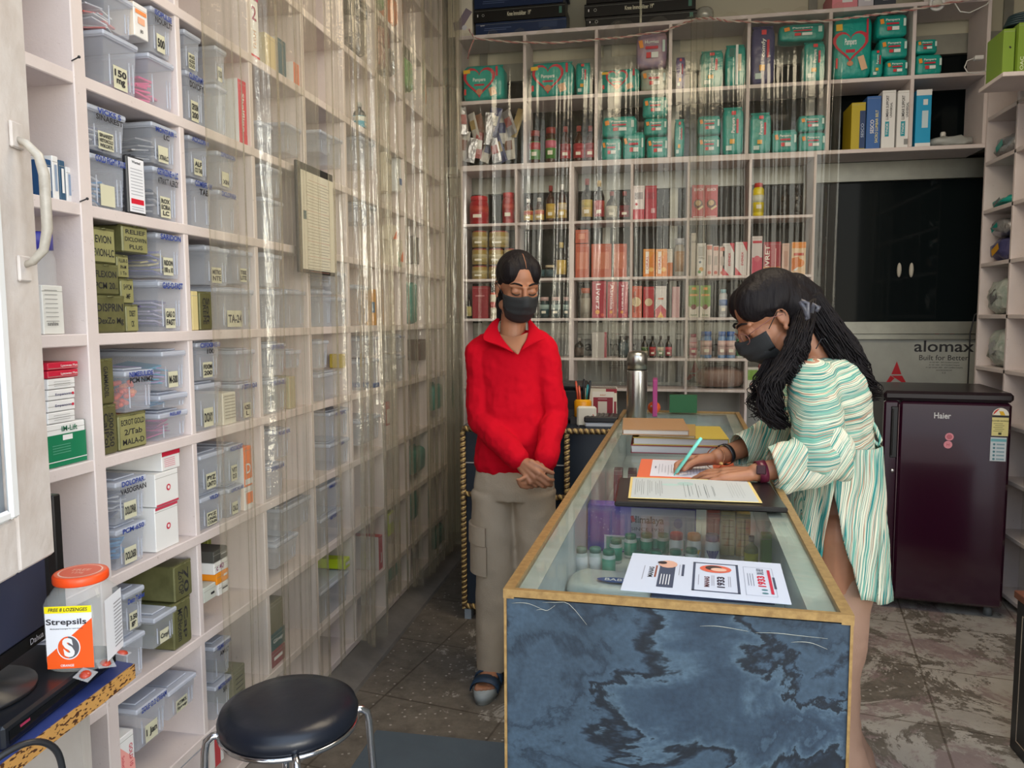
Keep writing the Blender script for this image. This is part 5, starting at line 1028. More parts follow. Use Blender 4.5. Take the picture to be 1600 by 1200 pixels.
# gift box with window
def gift(b):
    w_, h_ = .29, .13
    b.box(0, w_, 0, .05, 0, h_, H('5a48a8'), ch=.002); Yg = -.0008
    b.rect(w_*.66, h_*.62, w_*.66, h_*.70, H('b8b4c8'), Yg); b.rect(w_*.36, h_*.62, w_*.10, h_*.7, H('8a7cc4'), Yg-.0001)
    b.text('Himalaya', w_*.56, h_*.70, h_*.20, H('3a3f4a'), Yg-.0004, w=w_*.30, bold=.02); b.rect(w_*.425, h_*.73, w_*.03, h_*.13, REDD, Yg-.0008, .3); b.text('SINCE 1930', w_*.56, h_*.52, h_*.07, H('6a6a78'), Yg-.0004, w=w_*.30)
    b.add([(w_*.84+.012*math.cos(a*.5236), Yg-.0004, h_*.68+.014*math.sin(a*.5236)) for a in range(12)], [tuple(range(12))], H('9894bc'))
    b.box(w_*.16, w_*.92, -.0015, 0, h_*.04, h_*.36, H('d8d8e8')); b.box(w_*.18, w_*.90, -.003, -.0016, h_*.06, h_*.33, H('5fae98'))
    for i in range(6): b.rect(w_*(.24+.11*i), h_*.18, w_*.05, h_*.2, H('d8ece4') if i % 2 else H('1c8a6a'), -.0034)
    for i in range(14): b.rect(w_*(.02+.30*((i*37 % 100)/100)), h_*(.3+.65*((i*61 % 100)/100)), .002, .002, H('c8c0f0'), Yg-.0006)
p = P(918, 797, y=2.05); b = MB(); gift(b); o = b.build('gift_box'); o.location = (p.x, 2.05, SH+.0005); o.rotation_euler[2] = CROT; tag(o, 'purple and silver gift box with a green window in the glass counter', 'gift box')
for i, (u0, u1, m_, lb) in enumerate(((1098, 1118, H('c8553c'), 'narrow red carton right of the purple gift box'), (1119, 1142, H('c8b87a'), 'cream yellow dotted carton right of the red one'), (1143, 1166, H('c4ab60'), 'mustard dotted carton, last of the row in the case'))):
    p0, p1 = P(u0, 830, y=2.06), P(u1, 830, y=2.06); o = carton('medicine_carton', lb, p1.x-p0.x-.001, .125-.004*i, .05, m_, [('r', 0, .8-.14*j, .8, .02, H('a88a50')) for j in range(5)] if i else ()); o.location = ((p0.x+p1.x)/2+.012, 2.065, SH+.0005)
p = P(1175, 870, y=1.95); o = bottle('oil_bottle', 'small yellow-labelled bottle at the right side of the case', .017, .085, H('8a8a50', .2), BLACK, H('c8c020'), None); o.location = (p.x, 1.95, SH+.0005)
p = P(1197, 860, y=2.0); o = carton('medicine_carton', 'small green carton in the right corner of the case', .03, .08, .03, H('6a9a3a')); o.location = (p.x+.004, 2.0, SH+.0005)
for i, (u, v) in enumerate(((985, 745), (1010, 740))):
    p = P(u-60, v+20, y=2.5); o = carton('medicine_carton', ['maroon carton standing deep in the case, left', 'maroon carton standing deep in the case, right'][i], .028, .15, .06, H('6a2a34'), [('r', 0, .5, .7, .4, H('8a4a54'))]); o.location = (-.11+.045*i, 2.42, SH+.0005)
b = MB(); b.box(0, .27, 0, .05, 0, .11, H('28305a')); o = b.build('medicine_carton'); o.location = (.0, 1.72, SH-.001+.0015); o.scale = (1, 1, .38); tag(o, 'flat dark blue carton in the case just behind the flyer', 'carton')
# white wipes packet
b = MB(); puff(b, .19, .125, .045, mat('white_film', (.50, .53, .48), .3, bump=.5, bscale=24), e=.5, crump=.004)
X = layflat(Vector((0, 0, 0)))
b.v = [Vector((v.x, v.z, .046-v.y)) for v in b.v]
b.add([(.02+.045*math.cos(a*.2618), .035+.017*math.sin(a*.2618), .0500) for a in range(24)], [tuple(range(24))], H('1c4a8c')); b.add([(v.x*.09/4+.02, v.y*.09/4+.035, .0508) for v in text_geo('BABY', .02, 0)[0]], text_geo('BABY', .02, 0)[1], WHITE)
o = b.build('wipes_packet'); p = P(925, 908, z=.73); o.location = (p.x+.035, p.y-.05, SH+.001); o.rotation_euler[2] = -.06; tag(o, 'white packet with a blue oval reading BABY inside the near left of the case', 'packet')
# ------------------------------------------------------------------ black back counter with gilt rims
bc = empty('back_counter', (-.8, 3.17, 0)); tag(bc, 'black laminate counter with rope-patterned gilt rims behind the woman in red', 'counter')
BX0, BX1, BY0, BY1, BZ = -.815, -.175, 3.17, 3.80, .865
def bpart(name, *boxes):
    b = MB(Matrix.Translation((.8, -3.17, 0)))
    for q in boxes: b.box(*q[:6], q[6])
    return b.build(name, bc)
bpart('top', (BX0, BX1, BY0, BY1, BZ-.02, BZ, NAVY)); bpart('front_panel', (BX0+.01, BX1, BY0+.014, BY0+.03, .06, BZ-.021, NAVY)); bpart('side_panel', (BX0+.005, BX0+.02, BY0+.031, BY1, .03, BZ-.021, H('8a8478')))
ROPEG = mat('rope_gilt', (.52, .38, .18), .4, metal=.3, vary=.95, vscale=60, col2=(.06, .04, .02), stretch=(1, 1, 1))
def twist(b, p, q, r=.011):
    p, q = Vector(p), Vector(q); b.tube([p, q], r, ROPEG, 8); n = int((q-p).length/.012); d = (q-p).normalized(); u = d.orthogonal().normalized(); w_ = d.cross(u)
    for ph in (0, PI): b.tube([p.lerp(q, k/(n*4))+(u*math.cos(k*.8+ph)+w_*math.sin(k*.8+ph))*r*.85 for k in range(n*4+1)], r*.36, H('d8b878', .4) if ph else H('4a3218', .4), 5)
for nm, pa, qa in (('gilt_rim', (BX0, BY0, BZ-.012), (BX1, BY0, BZ-.012)), ('gilt_rim', (BX0, BY0+.004, .05), (BX0, BY0+.004, BZ-.02)), ('gilt_rim', (-.36, BY0+.004, .05), (-.36, BY0+.004, BZ-.02)), ('gilt_rim', (BX0, BY0+.004, .06), (-.36, BY0+.004, .06)), ('gilt_rim', (BX0, BY0+.004, .565), (-.36, BY0+.004, .565))):
    b = MB(Matrix.Translation((.8, -3.17, 0))); twist(b, pa, qa); b.build(nm, bc)
b = MB(Matrix.Translation((.8, -3.17, 0))); b.box(BX0, BX0+.03, BY0+.005, BY0+.05, 0, .045, H('9aa4ac')); b.build('foot', bc)
b = MB(Matrix.Translation((.8, -3.17, 0))); b.box(BX0+.01, -.37, BY0+.011, BY0+.0135, .70, .704, H('b8b8b8')); b.build('trim_line', bc)
zt = BZ+.0006
b = MB(); b.box(0, .13, 0, .22, 0, .15, BLACK, ch=.012); b.box(.01, .12, -.002, 0, .02, .06, H('2c2e30')); b.box(-.005, .135, -.004, .18, .151, .175, H('26282a'), ch=.01); b.box(.03, .06, .03, .06, .175, .178, H('4a4c4e'))
o = b.build('printer'); p = P(893, 662, z=BZ); o.location = (p.x-.075, 3.33, zt); tag(o, 'black desktop printer partly hidden by the woman in red', 'printer')
b = MB(); b.box(-.042, .042, 0, .018, 0, .088, H('dad6c8'), ch=.008); b.rect(0, .008, .030, .008, H('b8b48a'), -.0006); b.box(-.03, .03, -.002, .045, -.0, .008, H('2a2a2a')); b.rect(.030, .05, .004, .012, H('c87a6a'), -.0006, .6)
o = b.build('payment_stand'); p = P(922, 658, z=BZ); o.location = (p.x, 3.215, zt); tag(o, 'small white square payment stand with rounded corners', 'stand')
o = bottle('yellow_pot', 'orange-yellow round pot holding pens behind the payment stand', .038, .075, H('e0980c', .3), H('e8a818'), None, None, 'can', 'pen pot'); p = P(925, 640, z=BZ); o.location = (p.x, 3.29, zt+.03)
b = MB(); b.box(-.05, .05, -.01, .085, 0, .029, H('3a3a3c')); s_ = b.build('stand_block'); s_.location = (p.x, 3.30, zt); tag(s_, 'low dark block under the orange-yellow pot', 'block')
for i, (dx, c_, h_) in enumerate(((-.022, 'c8553c', .075), (-.012, 'd06a50', .055), (.004, '181a22', .085), (.016, '2a8a90', .06), (.024, '14202c', .078))):
    b = MB(); b.tube([(0, 0, 0), (dx*.35, 0, h_)], .0048, H(c_), 8); b.tube([(dx*.35, 0, h_), (dx*.38, 0, h_+.006)], [.0046, .003], H(c_), 8)
    o = b.build('pen'); o.location = (p.x+dx, 3.328, zt+.1055); tag(o, '%s pen standing in the orange-yellow pot' % ['red', 'short coral', 'black', 'teal', 'dark navy'][i], 'pen')
b = MB(); root = empty('desk_calendar', (0, 0, 0)); tag(root, 'spiral desk calendar with maroon panel beside the steel flask', 'calendar')
b.box(-.09, .09, 0, .003, 0, .16, H('dcd4c0')); b.rect(0, .155, .17, .004, H('6a4030'), -.0004); b.rect(.06, .142, .06, .018, H('9a2434'), -.0005); b.rect(.055, .05, .065, .09, H('8a2434'), -.0005)
b.box(-.045, .075, -.004, -.002, .02, .138, H('e4dfd4')); b.rect(.015, .072, .108, .082, H('8a2434'), -.0045); b.text('BHARAT', .015, .123, .006, H('c87820'), -.0045); b.rect(.012, .068, .05, .054, H('d0c8bc'), -.0049); b.rect(.012, .106, .05, .003, H('c0a0a0'), -.0049)
b.text('MERCHANT', .0, .026, .006, INK, -.0045); b.build('pages', root)
b = MB()
for i in range(20): b.tube([(-.085+.009*i+.0*j, -.003+.006*math.cos(j*PI/4), .160+.006*math.sin(j*PI/4)) for j in range(8)], .0009, H('9a9a9a', .3), 4, closed=True)
b.build('spiral', root); b = MB(); b.quad([(-.09, .003, .155), (.09, .003, .155), (.09, .06, 0), (-.09, .06, 0)], H('c8c0ac')); b.build('stand_back', root)
p = P(948, 632, y=3.36); root.scale = (.80, 1, 1); root.location = (p.x-.028, 3.36, zt)
b = MB(); b.box(-.085, .050, 0, .10, .0, .022, H('c8ccd0'), ch=.006); o = b.build('white_box'); p = P(955, 655, z=BZ); o.location = (p.x-.012, 3.20, zt); tag(o, 'flat white plastic box under the black slatted tray', 'box')
b = MB(); b.box(-.085, .058, 0, .13, 0, .024, BLACK, ch=.004)
for i in range(6): b.box(-.075+.02*i, -.065+.02*i, .01, .12, .024, .0265, H('54524e'))
o = b.build('slatted_tray'); o.location = (p.x-.014, 3.195, zt+.0225); tag(o, 'black slatted tray lying on the flat white box', 'tray')
# low panel behind the counter's far end with pink book and orange ball
b = MB(); b.box(0, .02, 0, .12, 0, .16, H('a03a7a'), ch=.002); o = b.build('pink_book'); o.location = (-.005, 3.30, T0); tag(o, 'pink-spined book standing just right of the steel flask', 'book')
b = MB(); b.ell((0, 0, .028), (.028, .028, .028), H('e0602c')); 
for s_ in (-1, 1): b.ell((.010*s_-.002, -.024, .036), (.004, .003, .005), WHITE, nu=10, nv=8)
o = b.build('orange_ball'); p = P(1022, 636, y=3.45); o.location = (p.x, 3.40, T0); tag(o, 'small orange ball beside the pink-spined book', 'ball')
b = MB(); b.box(0, .12, 0, .03, 0, .08, H('1c5a34')); o = b.build('green_carton'); o.location = (.07, 3.46, T0); tag(o, 'dark green carton on the far end of the counter', 'carton')

# ================================================================== fridge
def cube_part(root, name, q, m, ch=.004, X=None):
    b = MB(X); b.box(*q, m, ch=ch); return b.build(name, root)
fr = empty('fridge', (1.014, 3.62, 0), -R(7.3)); tag(fr, 'dark maroon single-door fridge in the far right corner', 'fridge')
MAR = mat('maroon_gloss', (.028, .004, .014), .16, coat=.6, spec=.5); MARD = mat('maroon_dark', (.012, .006, .010), .3)
FW, FH, FD = .497, 1.0, .50
cube_part(fr, 'cabinet', (.004, FW-.004, .045, FD, .055, FH-.03), MARD, .006)
cube_part(fr, 'door', (.062, FW, 0, .042, .05, FH-.045), MAR, .012); cube_part(fr, 'door_edge', (0, .060, .002, .042, .05, FH-.045), MAR, .008)
cube_part(fr, 'top_cap', (-.004, FW+.004, -.006, FD, FH-.042, FH), MARD, .012)
b = MB(); b.box(.028, .056, -.004, .002, .70, .93, BLACK, ch=.004); b.box(.030, .038, -.010, -.003, .71, .92, H('22201f', .2), ch=.003); b.build('handle', fr)
b = MB(); b.lathe([(.008, 0), (.008, .004), (.003, .005)], CHROME, n=14, xf=Matrix.Translation((.042, .001, .64)) @ Matrix.Rotation(PI/2, 4, 'X')); b.build('lock', fr)
b = MB(); b.tube([(.060, .0, .08), (.060, -.001, .94)], .0016, H('6a5a60', .2), 6); b.build('door_trim', fr)
for x in (.04, FW-.04):
    b = MB(); b.lathe([(.018, 0), (.016, .05)], H('6a6e70'), c=(x, .06, 0), n=14); b.build('foot', fr)
b = MB(); b.text('Haier', .232, .895, .026, H('c8c8c8', .3), -.0012, w=.066, bold=.02); b.build('brand_lettering', fr)
def disc(b, cx, cz, r, m, y, n=20, a0=0, a1=2*PI): b.add([(cx+r*math.cos(a0+(a1-a0)*i/n), y, cz+r*math.sin(a0+(a1-a0)*i/n)) for i in range(n+1)], [tuple(range(n+1))], m)
b = MB(); disc(b, .262, .803, .017, H('d88a94'), -.0012); disc(b, .262, .803, .012, H('b8606c'), -.0016, 6); b.build('sticker', fr); b = MB(); disc(b, .258, .768, .017, H('d88a94'), -.0012); b.text('H', .258, .768, .012, H('b04a58'), -.0016); b.build('sticker', fr)
b = MB(); b.box(.422, .484, -.0015, -.0002, .815, .905, H('d8cc88')); disc(b, .453, .905, .031, H('e4e0d0'), -.0012, 20, 0, PI)
disc(b, .453, .905, .028, H('c83028'), -.0018, 8, PI*.55, PI); b.add([(.453, -.0019, .905), (.470, -.0019, .905), (.462, -.0019, .922), (.446, -.0019, .922)], [(0, 1, 2, 3)], H('e0b020')); b.box(.422, .484, -.002, -.0016, .895, .904, INK)
b.text('POWER SAVINGS', .453, .880, .006, H('2a2a20'), -.002); 
for i in range(5): b.rect(.445+.006*(i % 2), .868-.008*i, .035, .002, H('6a6438'), -.002)
b.rect(.453, .825, .012, .010, H('444020'), -.002); b.build('energy_label', fr)
b = MB(); b.box(.420, .480, -.0015, -.0002, .705, .808, H('c4ccd0')); b.rect(.450, .796, .058, .012, H('6aa8b0'), -.0018)
for i in range(5): b.rect(.458, .778-.016*i, .030, .006, H('7a9aa4'), -.0018); disc(b, .434, .778-.016*i, .005, H('4a7a84'), -.0018, 10)
b.build('feature_label', fr)
V_F0 = Vector((P(1511, 845, y=4.40).x, 4.40, .002))
b = MB()
b.tube([P(u, v, y=4.40) for u, v in ((1570, 474), (1545, 478), (1523, 492), (1516, 520), (1514, 560), (1512, 606), (1511, 640), (1511, 720), (1511, 800), (1511, 845))]+[V_F0], .004, BLACK, 6)
tag(b.build('cable'), 'thin black cable dangling behind the fridge over the film panels', 'cable')

# ------------------------------------------------------------------ stool
st = empty('stool', (-.79, 1.50, 0)); tag(st, 'round black padded stool with chrome legs before the white shelving', 'stool')
b = MB(); pr = [(0, .435), (.142, .435), (.150, .445), (.152, .458), (.146, .474), (.125, .486), (.08, .492), (0, .493)]
b.lathe(pr, mat('black_vinyl', (.010, .013, .022), .32, bump=.12, bscale=24), n=48); b.build('seat_pad', st)
b = MB(); b.tube([(.147*math.cos(a*PI/24), .147*math.sin(a*PI/24), .434) for a in range(48)], .006, CHROME, 8, closed=True); b.build('seat_ring', st)
for k in range(4):
    a = k*PI/2+.55; c, s_ = math.cos(a), math.sin(a); b = MB()
    b.tube([(c*.132, s_*.132, .437), (c*.160, s_*.160, .436), (c*.172, s_*.172, .426), (c*.176, s_*.176, .405), (c*.200, s_*.200, .01), (c*.200, s_*.200, 0.001)], .0085, CHROME, 10); b.build('leg', st)
b = MB(); b.tube([(.150*math.cos(a*PI/24), .150*math.sin(a*PI/24), .20) for a in range(48)], .006, CHROME, 8, closed=True); b.build('foot_ring', st)
# floor mat
b = MB(); b.box(-.87, -.245, 1.2, 2.225, 0.0005, .007, mat('rubber_mat', (.085, .115, .145), .55, vary=.4, vscale=6, col2=(.07, .095, .12), bump=.1), ch=.002)
o = b.build('floor_mat'); tag(o, 'grey-blue rubber mat on the floor against the counter', 'mat')

# ------------------------------------------------------------------ desk, monitor, recorder and lozenge jar at the left edge
dz = .75
dk_ = empty('desk', (-.95, .8, 0)); tag(dk_, 'small desk corner with a blue top and brown patterned edge strip at the left', 'desk')
X = Matrix.Translation((.95, -.8, 0)); pts = [(-.862, 1.10), (-1.118, 1.135), (-1.118, .35), (-.80, .35)]
b = MB(X); b.rings([[(x, y, z) for x, y in pts] for z in (dz-.024, dz)], mat('blue_desk_top', (.035, .055, .20), .35), False); b.build('top', dk_)
def edge_mat():
    m = mat('edge_strip', (.48, .26, .07), .5, vary=.01); nt = m.node_tree; n = [x for x in nt.nodes if x.type == 'TEX_NOISE'][0]; n.inputs['Scale'].default_value = 190; n.inputs['Detail'].default_value = 1
    r = [x for x in nt.nodes if x.type == 'VALTORGB'][0]; r.color_ramp.elements[0].position = .41; r.color_ramp.elements[0].color = (.07, .025, .01, 1); r.color_ramp.elements[1].position = .46; r.color_ramp.elements[1].color = (.52, .28, .08, 1)
    [x for x in nt.nodes if x.type == 'MAPPING'][0].inputs['Scale'].default_value = (1, .5, 1.2); return m
EM = edge_mat(); b = MB(X)
for (x0, y0), (x1, y1) in ((pts[3], pts[0]), (pts[0], pts[1])):
    b.rings([[(x0, y0, dz-.026), (x0+.002, y0, dz-.026), (x0+.002, y0, dz-.001), (x0, y0, dz-.001)], [(x1, y1, dz-.026), (x1+.002, y1+.002, dz-.026), (x1+.002, y1+.002, dz-.001), (x1, y1, dz-.001)]], EM, False)
b.build('edge_strip', dk_)
OLDW = mat('bare_plywood', (.48, .45, .42), .7, vary=.9, vscale=5, col2=(.30, .26, .22), stretch=(1, 6, .5))
b = MB(X); b.box(-1.10, -.90, 1.02, 1.04, .0, dz-.025, OLDW); b.build('leg_panel', dk_)
b = MB(); b.box(SX+.0, SX+.01, 1.10, 1.30, .0, .70, OLDW) ; o = b.build('plywood_board'); tag(o, 'worn bare plywood board closing the shelving beside the desk', 'board')
b = MB(); b.box(-.125, .125, -.13, .13, 0, .034, mat('recorder_black', (.010, .012, .016), .3), ch=.004); b.box(.1251, .1262, -.12, .13, .006, .024, H('0a0c10', .1)); b.add([(.1266, -.10+.02*i, z) for i, z in ((0, .018), (1, .018), (1, .022), (0, .022))], [(0, 1, 2, 3)], H('a03050'))
RX, RY = -.995, .945; o = b.build('video_recorder'); o.location = (RX, RY, dz+.0005); o.rotation_euler[2] = .13; tag(o, 'flat black recorder box on the blue desk under the jar', 'recorder')
mo = empty('monitor', (-1.06, .86, dz+.035)); tag(mo, 'dark computer monitor with a glossy screen at the left edge', 'monitor')
p0, p1 = P(82, 985, z=.815), P(-40, 1072, z=.815); dv = (p1-p0).normalized(); nv = Vector((-dv.y, dv.x, 0)); 
if nv.dot(-p0) < 0: nv = -nv
Xm = Matrix.Translation(-mo.location)
def mpanel(name, a0, a1, z0, z1, t0, t1, m):
    b = MB(Xm); q = lambda a, t, z: p0+dv*a+nv*t+Vector((0, 0, z-.815))
    b.rings([[q(a0, t0, z0), q(a1, t0, z0), q(a1, t1, z0), q(a0, t1, z0)], [q(a0, t0, z1), q(a1, t0, z1), q(a1, t1, z1), q(a0, t1, z1)]], m, False); return b.build(name, mo)
mpanel('casing', 0, .34, .815, 1.05, -.02, 0, BLACK); mpanel('screen', .012, .33, .835, 1.04, .0, .001, mat('screen_glass', (.03, .035, .07), .05, spec=.6)); mpanel('bezel', .0, .34, .813, .834, .0, .004, H('0c0c0e', .25))
b = MB(Xm); c_ = p0+dv*.16-nv*.03; b.lathe([(.085, 0), (.085, .006), (.03, .012), (.02, .04)], BLACK, c=(c_.x, c_.y, dz+.0355), n=30); b.build('stand', mo)
b = MB(Xm); q_ = p0+dv*.05+nv*.0045; b.text('Dahua', 0, 0, .010, H('b0b0b8'), 0, xf=Matrix.Translation(q_+Vector((0, 0, .009))) @ Matrix.Rotation(math.atan2(-dv.y, -dv.x), 4, 'Z')); b.build('brand_lettering', mo)
o = carton('medicine_carton', 'white carton with fine print behind the monitor and the jar', .12, .05, .05, WHITE, [('r', .2, .7-.15*i, .5, .06, H('8a8a90')) for i in range(4)]); o.location = (-1.075, 1.10, dz+.001); o.rotation_euler[2] = .9
b = MB(); b.tube(spl([(-.83, .70, dz+.005), (-.80, .79, dz+.035), (-.782, .835, dz+.015), (-.780, .85, dz-.05), (-.79, .86, dz-.2), (-.82, .9, .02)]), .0045, BLACK, 8); tag(b.build('power_cable'), 'thick black cable looping over the desk edge at the bottom left', 'cable')
b = MB(); b.box(-1.11, -1.045, 1.15, 1.168, dz+.001, 1.02, H('16181a', .3), ch=.002); o = b.build('black_case'); tag(o, 'tall thin black case standing between the door and the shelving', 'case')
# lozenge jar
jr = empty('lozenge_jar', (-.893, 1.030, dz+.0352), R(16)); jr.scale = (.80, .80, .90); tag(jr, 'clear plastic jar with an orange lid and orange Strepsils label on the desk', 'jar')
def sq(r, z, e=.55, n=40):
    out = []
    for i in range(n):
        a = 2*PI*i/n; out.append((r*math.copysign(abs(math.cos(a))**e, math.cos(a)), r*math.copysign(abs(math.sin(a))**e, math.sin(a)), z))
    return out
b = MB(); b.rings([sq(r, z, e) for r, z, e in ((.050, 0, .6), (.056, .006, .5), (.057, .02, .45), (.057, .118, .45), (.056, .122, .55), (.0565, .125, .6), (.054, .128, .7), (.048, .138, .85), (.044, .143, 1), (.044, .150, 1))], mat('jar_plastic', (.70, .74, .72), .05, alpha=.24), cap=False); b.add(sq(.05, 0.0, .6), [tuple(range(39, -1, -1))], CLEAR)
b.build('body', jr)
b = MB(); b.rings([sq(r, z, 1) for r, z in ((.049, .148), (.050, .150), (.050, .160), (.048, .163))], H('f0501c', .35)); disc2 = [(.046*math.cos(i*PI/16), .046*math.sin(i*PI/16), .1634) for i in range(32)]; b.add(disc2, [tuple(range(32))], H('e8704c', .4))
b.add([(.040*math.cos(i*PI/16), .040*math.sin(i*PI/16), .1637) for i in range(32)], [tuple(range(32))], H('f4c8b4')); b.add([(.037*math.cos(i*PI/16), .037*math.sin(i*PI/16), .1640) for i in range(32)], [tuple(range(32))], H('e0654a', .4))
for t, y in (('FREE', .006), ('125g', -.012)): b.text(t, 0, y, .012, H('f0b8a0'), 0, xf=Matrix.Translation((0, 0, .1643)) @ Matrix.Rotation(-PI/2, 4, 'X'))
b.build('lid', jr)
b = MB(); Yl = -.0585; WL = .086; Z0, Z1 = .010, .120
def lab(pts, m, k=0): b.add([(x*WL, Yl-k*.0003, Z0+z*(Z1-Z0)) for x, z in pts], [tuple(range(len(pts)))], m)
WL2 = H('e6e8ee'); lab(((-.5, 0), (.5, 0), (.5, 1), (-.5, 1)), WL2); lab(((-.5, .0), (.5, .0), (.5, .80), (-.5, .20)), H('f25a16'), 1); lab(((-.5, .89), (.5, .89), (.5, 1.0), (-.5, 1.0)), H('f6e400'), 2)
b.text('FREE 8 LOZENGES', 0, Z0+.945*(Z1-Z0), .0062, INK, Yl-.001, w=.072, shear=.2, bold=.02); b.text('Strepsils', -.004, Z0+.74*(Z1-Z0), .0135, H('2c2c34'), Yl-.001, w=.074, bold=.02); b.text('ORANGE', -.006, Z0+.05*(Z1-Z0), .0045, WHITE, Yl-.001, bold=.02)
b.text('Medicated lozenges for sore throat', -.004, Z0+.64*(Z1-Z0), .0028, H('444444'), Yl-.001, w=.06)
cz_ = Z0+.34*(Z1-Z0)
b.add([(-.002+.0215*math.cos(i*PI/16), Yl-.0008, cz_+.0215*math.sin(i*PI/16)) for i in range(32)], [tuple(range(32))], WL2)
b.add([(-.002+.0195*math.cos(PI/2+i*PI/16), Yl-.0011, cz_+.0195*math.sin(PI/2+i*PI/16)) for i in range(17)], [tuple(range(17))], H('e85a20')); b.add([(-.002+.0195*math.cos(-PI/2+i*PI/16), Yl-.0011, cz_+.0195*math.sin(-PI/2+i*PI/16)) for i in range(17)], [tuple(range(17))], H('5a5a60'))
b.text('S', -.002, cz_, .034, WHITE, Yl-.0016, w=.022, bold=.05, shear=-.15)
# side label
for s_ in (1,):
    b.add([(.0587*s_, y, z) for y, z in ((-.038, Z0), (.038, Z0), (.038, Z1), (-.038, Z1))], [(0, 1, 2, 3)], WL2)
    for i in range(13): b.add([(.0592*s_, y, z) for y, z in ((.0, Z0+.012+.0065*i), (.035, Z0+.012+.0065*i), (.035, Z0+.0145+.0065*i), (.0, Z0+.0145+.0065*i))], [(0, 1, 2, 3)], H('9a9aa0'))
b.build('printed_label', jr)
for i, (x, y) in enumerate(((.088, .01), (.094, .04), (.10, .068))):
    b = MB(); b.lathe([(.0, 0), (.006, .001), (.0085, .004), (.006, .007), (0, .008)], H('b0402c', .2), n=16); b.box(-.013, .013, -.011, .011, .003, .004, CLEAR)
    o = b.build('wrapped_lozenge'); o.location = (-.880+x*.35, .965+y*1.3, dz+.037); o.rotation_euler = (.3, .2, i); tag(o, 'red lozenge in a clear wrapper beside the jar, %s from the front' % ORD[i+1], 'sweet')

# ------------------------------------------------------------------ open white door leaf
dl = struct(empty('door_1', (-.81, .9, 1.0)))
X = Matrix.Translation((.81, -.9, -1.0)) @ Matrix.Translation((-.832, .915, 1.0)) @ Matrix.Rotation(.24, 4, 'Z')
def dpart(name, *qs, m=DOORP, ch=.004):
    b = MB(X)
    for q in qs: b.box(*q, m, ch=ch)
    return b.build(name, dl)
dpart('door_frame', (-.036, 0, -.085, 0, 0, 1.6), (-.036, 0, -.50, -.0855, 0, .075), (-.036, 0, -.50, -.0855, 1.35, 1.6))
dpart('glazing_bead', (-.002, .006, -.104, -.0855, .076, 1.35), (-.002, .006, -.5, -.1045, .076, .09), m=H('e8eaea'))
dpart('window_pane', (-.02, -.014, -.5, -.086, .075, 1.35), m=mat('grey_pane', (.35, .40, .45), .12), ch=0)
b = MB(X); hz0, hz1 = .405, .565; y_ = -.040
b.box(.0, .005, y_-.014, y_+.014, hz1-.012, hz1+.022, DOORP, ch=.002); b.box(.0, .005, y_-.014, y_+.014, hz0-.024, hz0+.010, DOORP, ch=.002)
b.tube([(.004, y_, hz1), (.014, y_, hz1-.004), (.028, y_+.002, hz1-.02), (.034, y_+.002, hz1-.045), (.034, y_+.002, hz0+.045), (.028, y_+.002, hz0+.018), (.014, y_, hz0+.002), (.004, y_, hz0-.002)], [.004, .005, .006, .0068, .0068, .006, .005, .004], mat('worn_handle', (.66, .62, .54), .35, vary=.7, vscale=22, col2=(.22, .18, .14)), 10)
b.build('door_handle', dl)

# ------------------------------------------------------------------ notice board hung on the shelving
y0, y1 = P(463, 340, x=-1.118).y, P(519, 340, x=-1.118).y
def notice():
    root = empty('notice_board', (-1.118, (y0+y1)/2, 1.62), PI/2); tag(root, 'black board with a white printed licence sheet hanging behind the plastic', 'notice')
    w_ = y1-y0; zt_, zb_ = P(490, 262, x=-1.118).z-1.62, P(490, 428, x=-1.118).z-1.62
    b = MB(); b.box(-w_/2, w_/2, -.006, .004, zb_, zt_, BLACK, ch=.002); b.build('backing', root)
    b = MB(); b.box(-w_/2+.025, w_/2-.004, -.0075, -.0062, zb_+.012, zt_-.025, H('e2dece')); 
    for i in range(34): b.rect(.008+.004*math.sin(i*1.3), zt_-.05-.0098*i, w_*(.62-.1*(i % 3 == 0)), .0013, H('7a7464') if i % 5 else H('b07a68'), -.0079)
    b.rect(-w_/2+.045, (zt_+zb_)/2+.01, .022, .028, H('4a6a70'), -.008); b.build('printed_sheet', root)
notice()
# ------------------------------------------------------------------ goods on the right side wall
def rbag(u, v, w_, h_, label, m, zz, y=None, rot=0, d=.16, x=1.605):
    p = P(u, v, x=x+.02); b = MB(); puff(b, w_, h_, d, m, e=.75, crump=.018, nu=26, nv=14)
    k = FOIL if m is not FOIL else TEAL
    b.rect(0, h_*.5, w_*.3, h_*.3, H('d8a030') if m is NAVYF else k, -.004, .4)
    o = b.build('diaper_bag'); o.location = (x+.004, min(p.y, 4.2-w_/2-.012) if y is None else y, zz+.001); o.rotation_euler = (0, 0, -PI/2); tag(o, label, 'diaper pack'); return o
WHB = mat('white_crumpled_film', (.60, .59, .55), .35, bump=.9, bscale=30, vary=.5, vscale=14, col2=(.30, .40, .34))
rbag(1560, 318, .24, .045, 'flat green packs lying in the side shelving at window height', TEAL, 1.85)
rbag(1560, 378, .26, .11, 'navy white and green packs crammed in the side shelving', NAVYF, 1.59); rbag(1560, 345, .22, .08, 'grey and white packs lying on the navy packs in the side shelving', FOIL, 1.712)
rbag(1558, 470, .26, .17, 'crumpled white and yellow packs one cubby below the navy ones', WHB, 1.336); rbag(1558, 530, .25, .19, 'crumpled white and green packs just above the fridge', WHB, 1.08, x=1.612)
rbag(1565, 222, .24, .10, 'grey crumpled bag in the side shelving above the window top', FOIL, 2.085)
p = P(1572, 133, y=3.72); q = P(1543, 133, y=3.72); zb = p.z
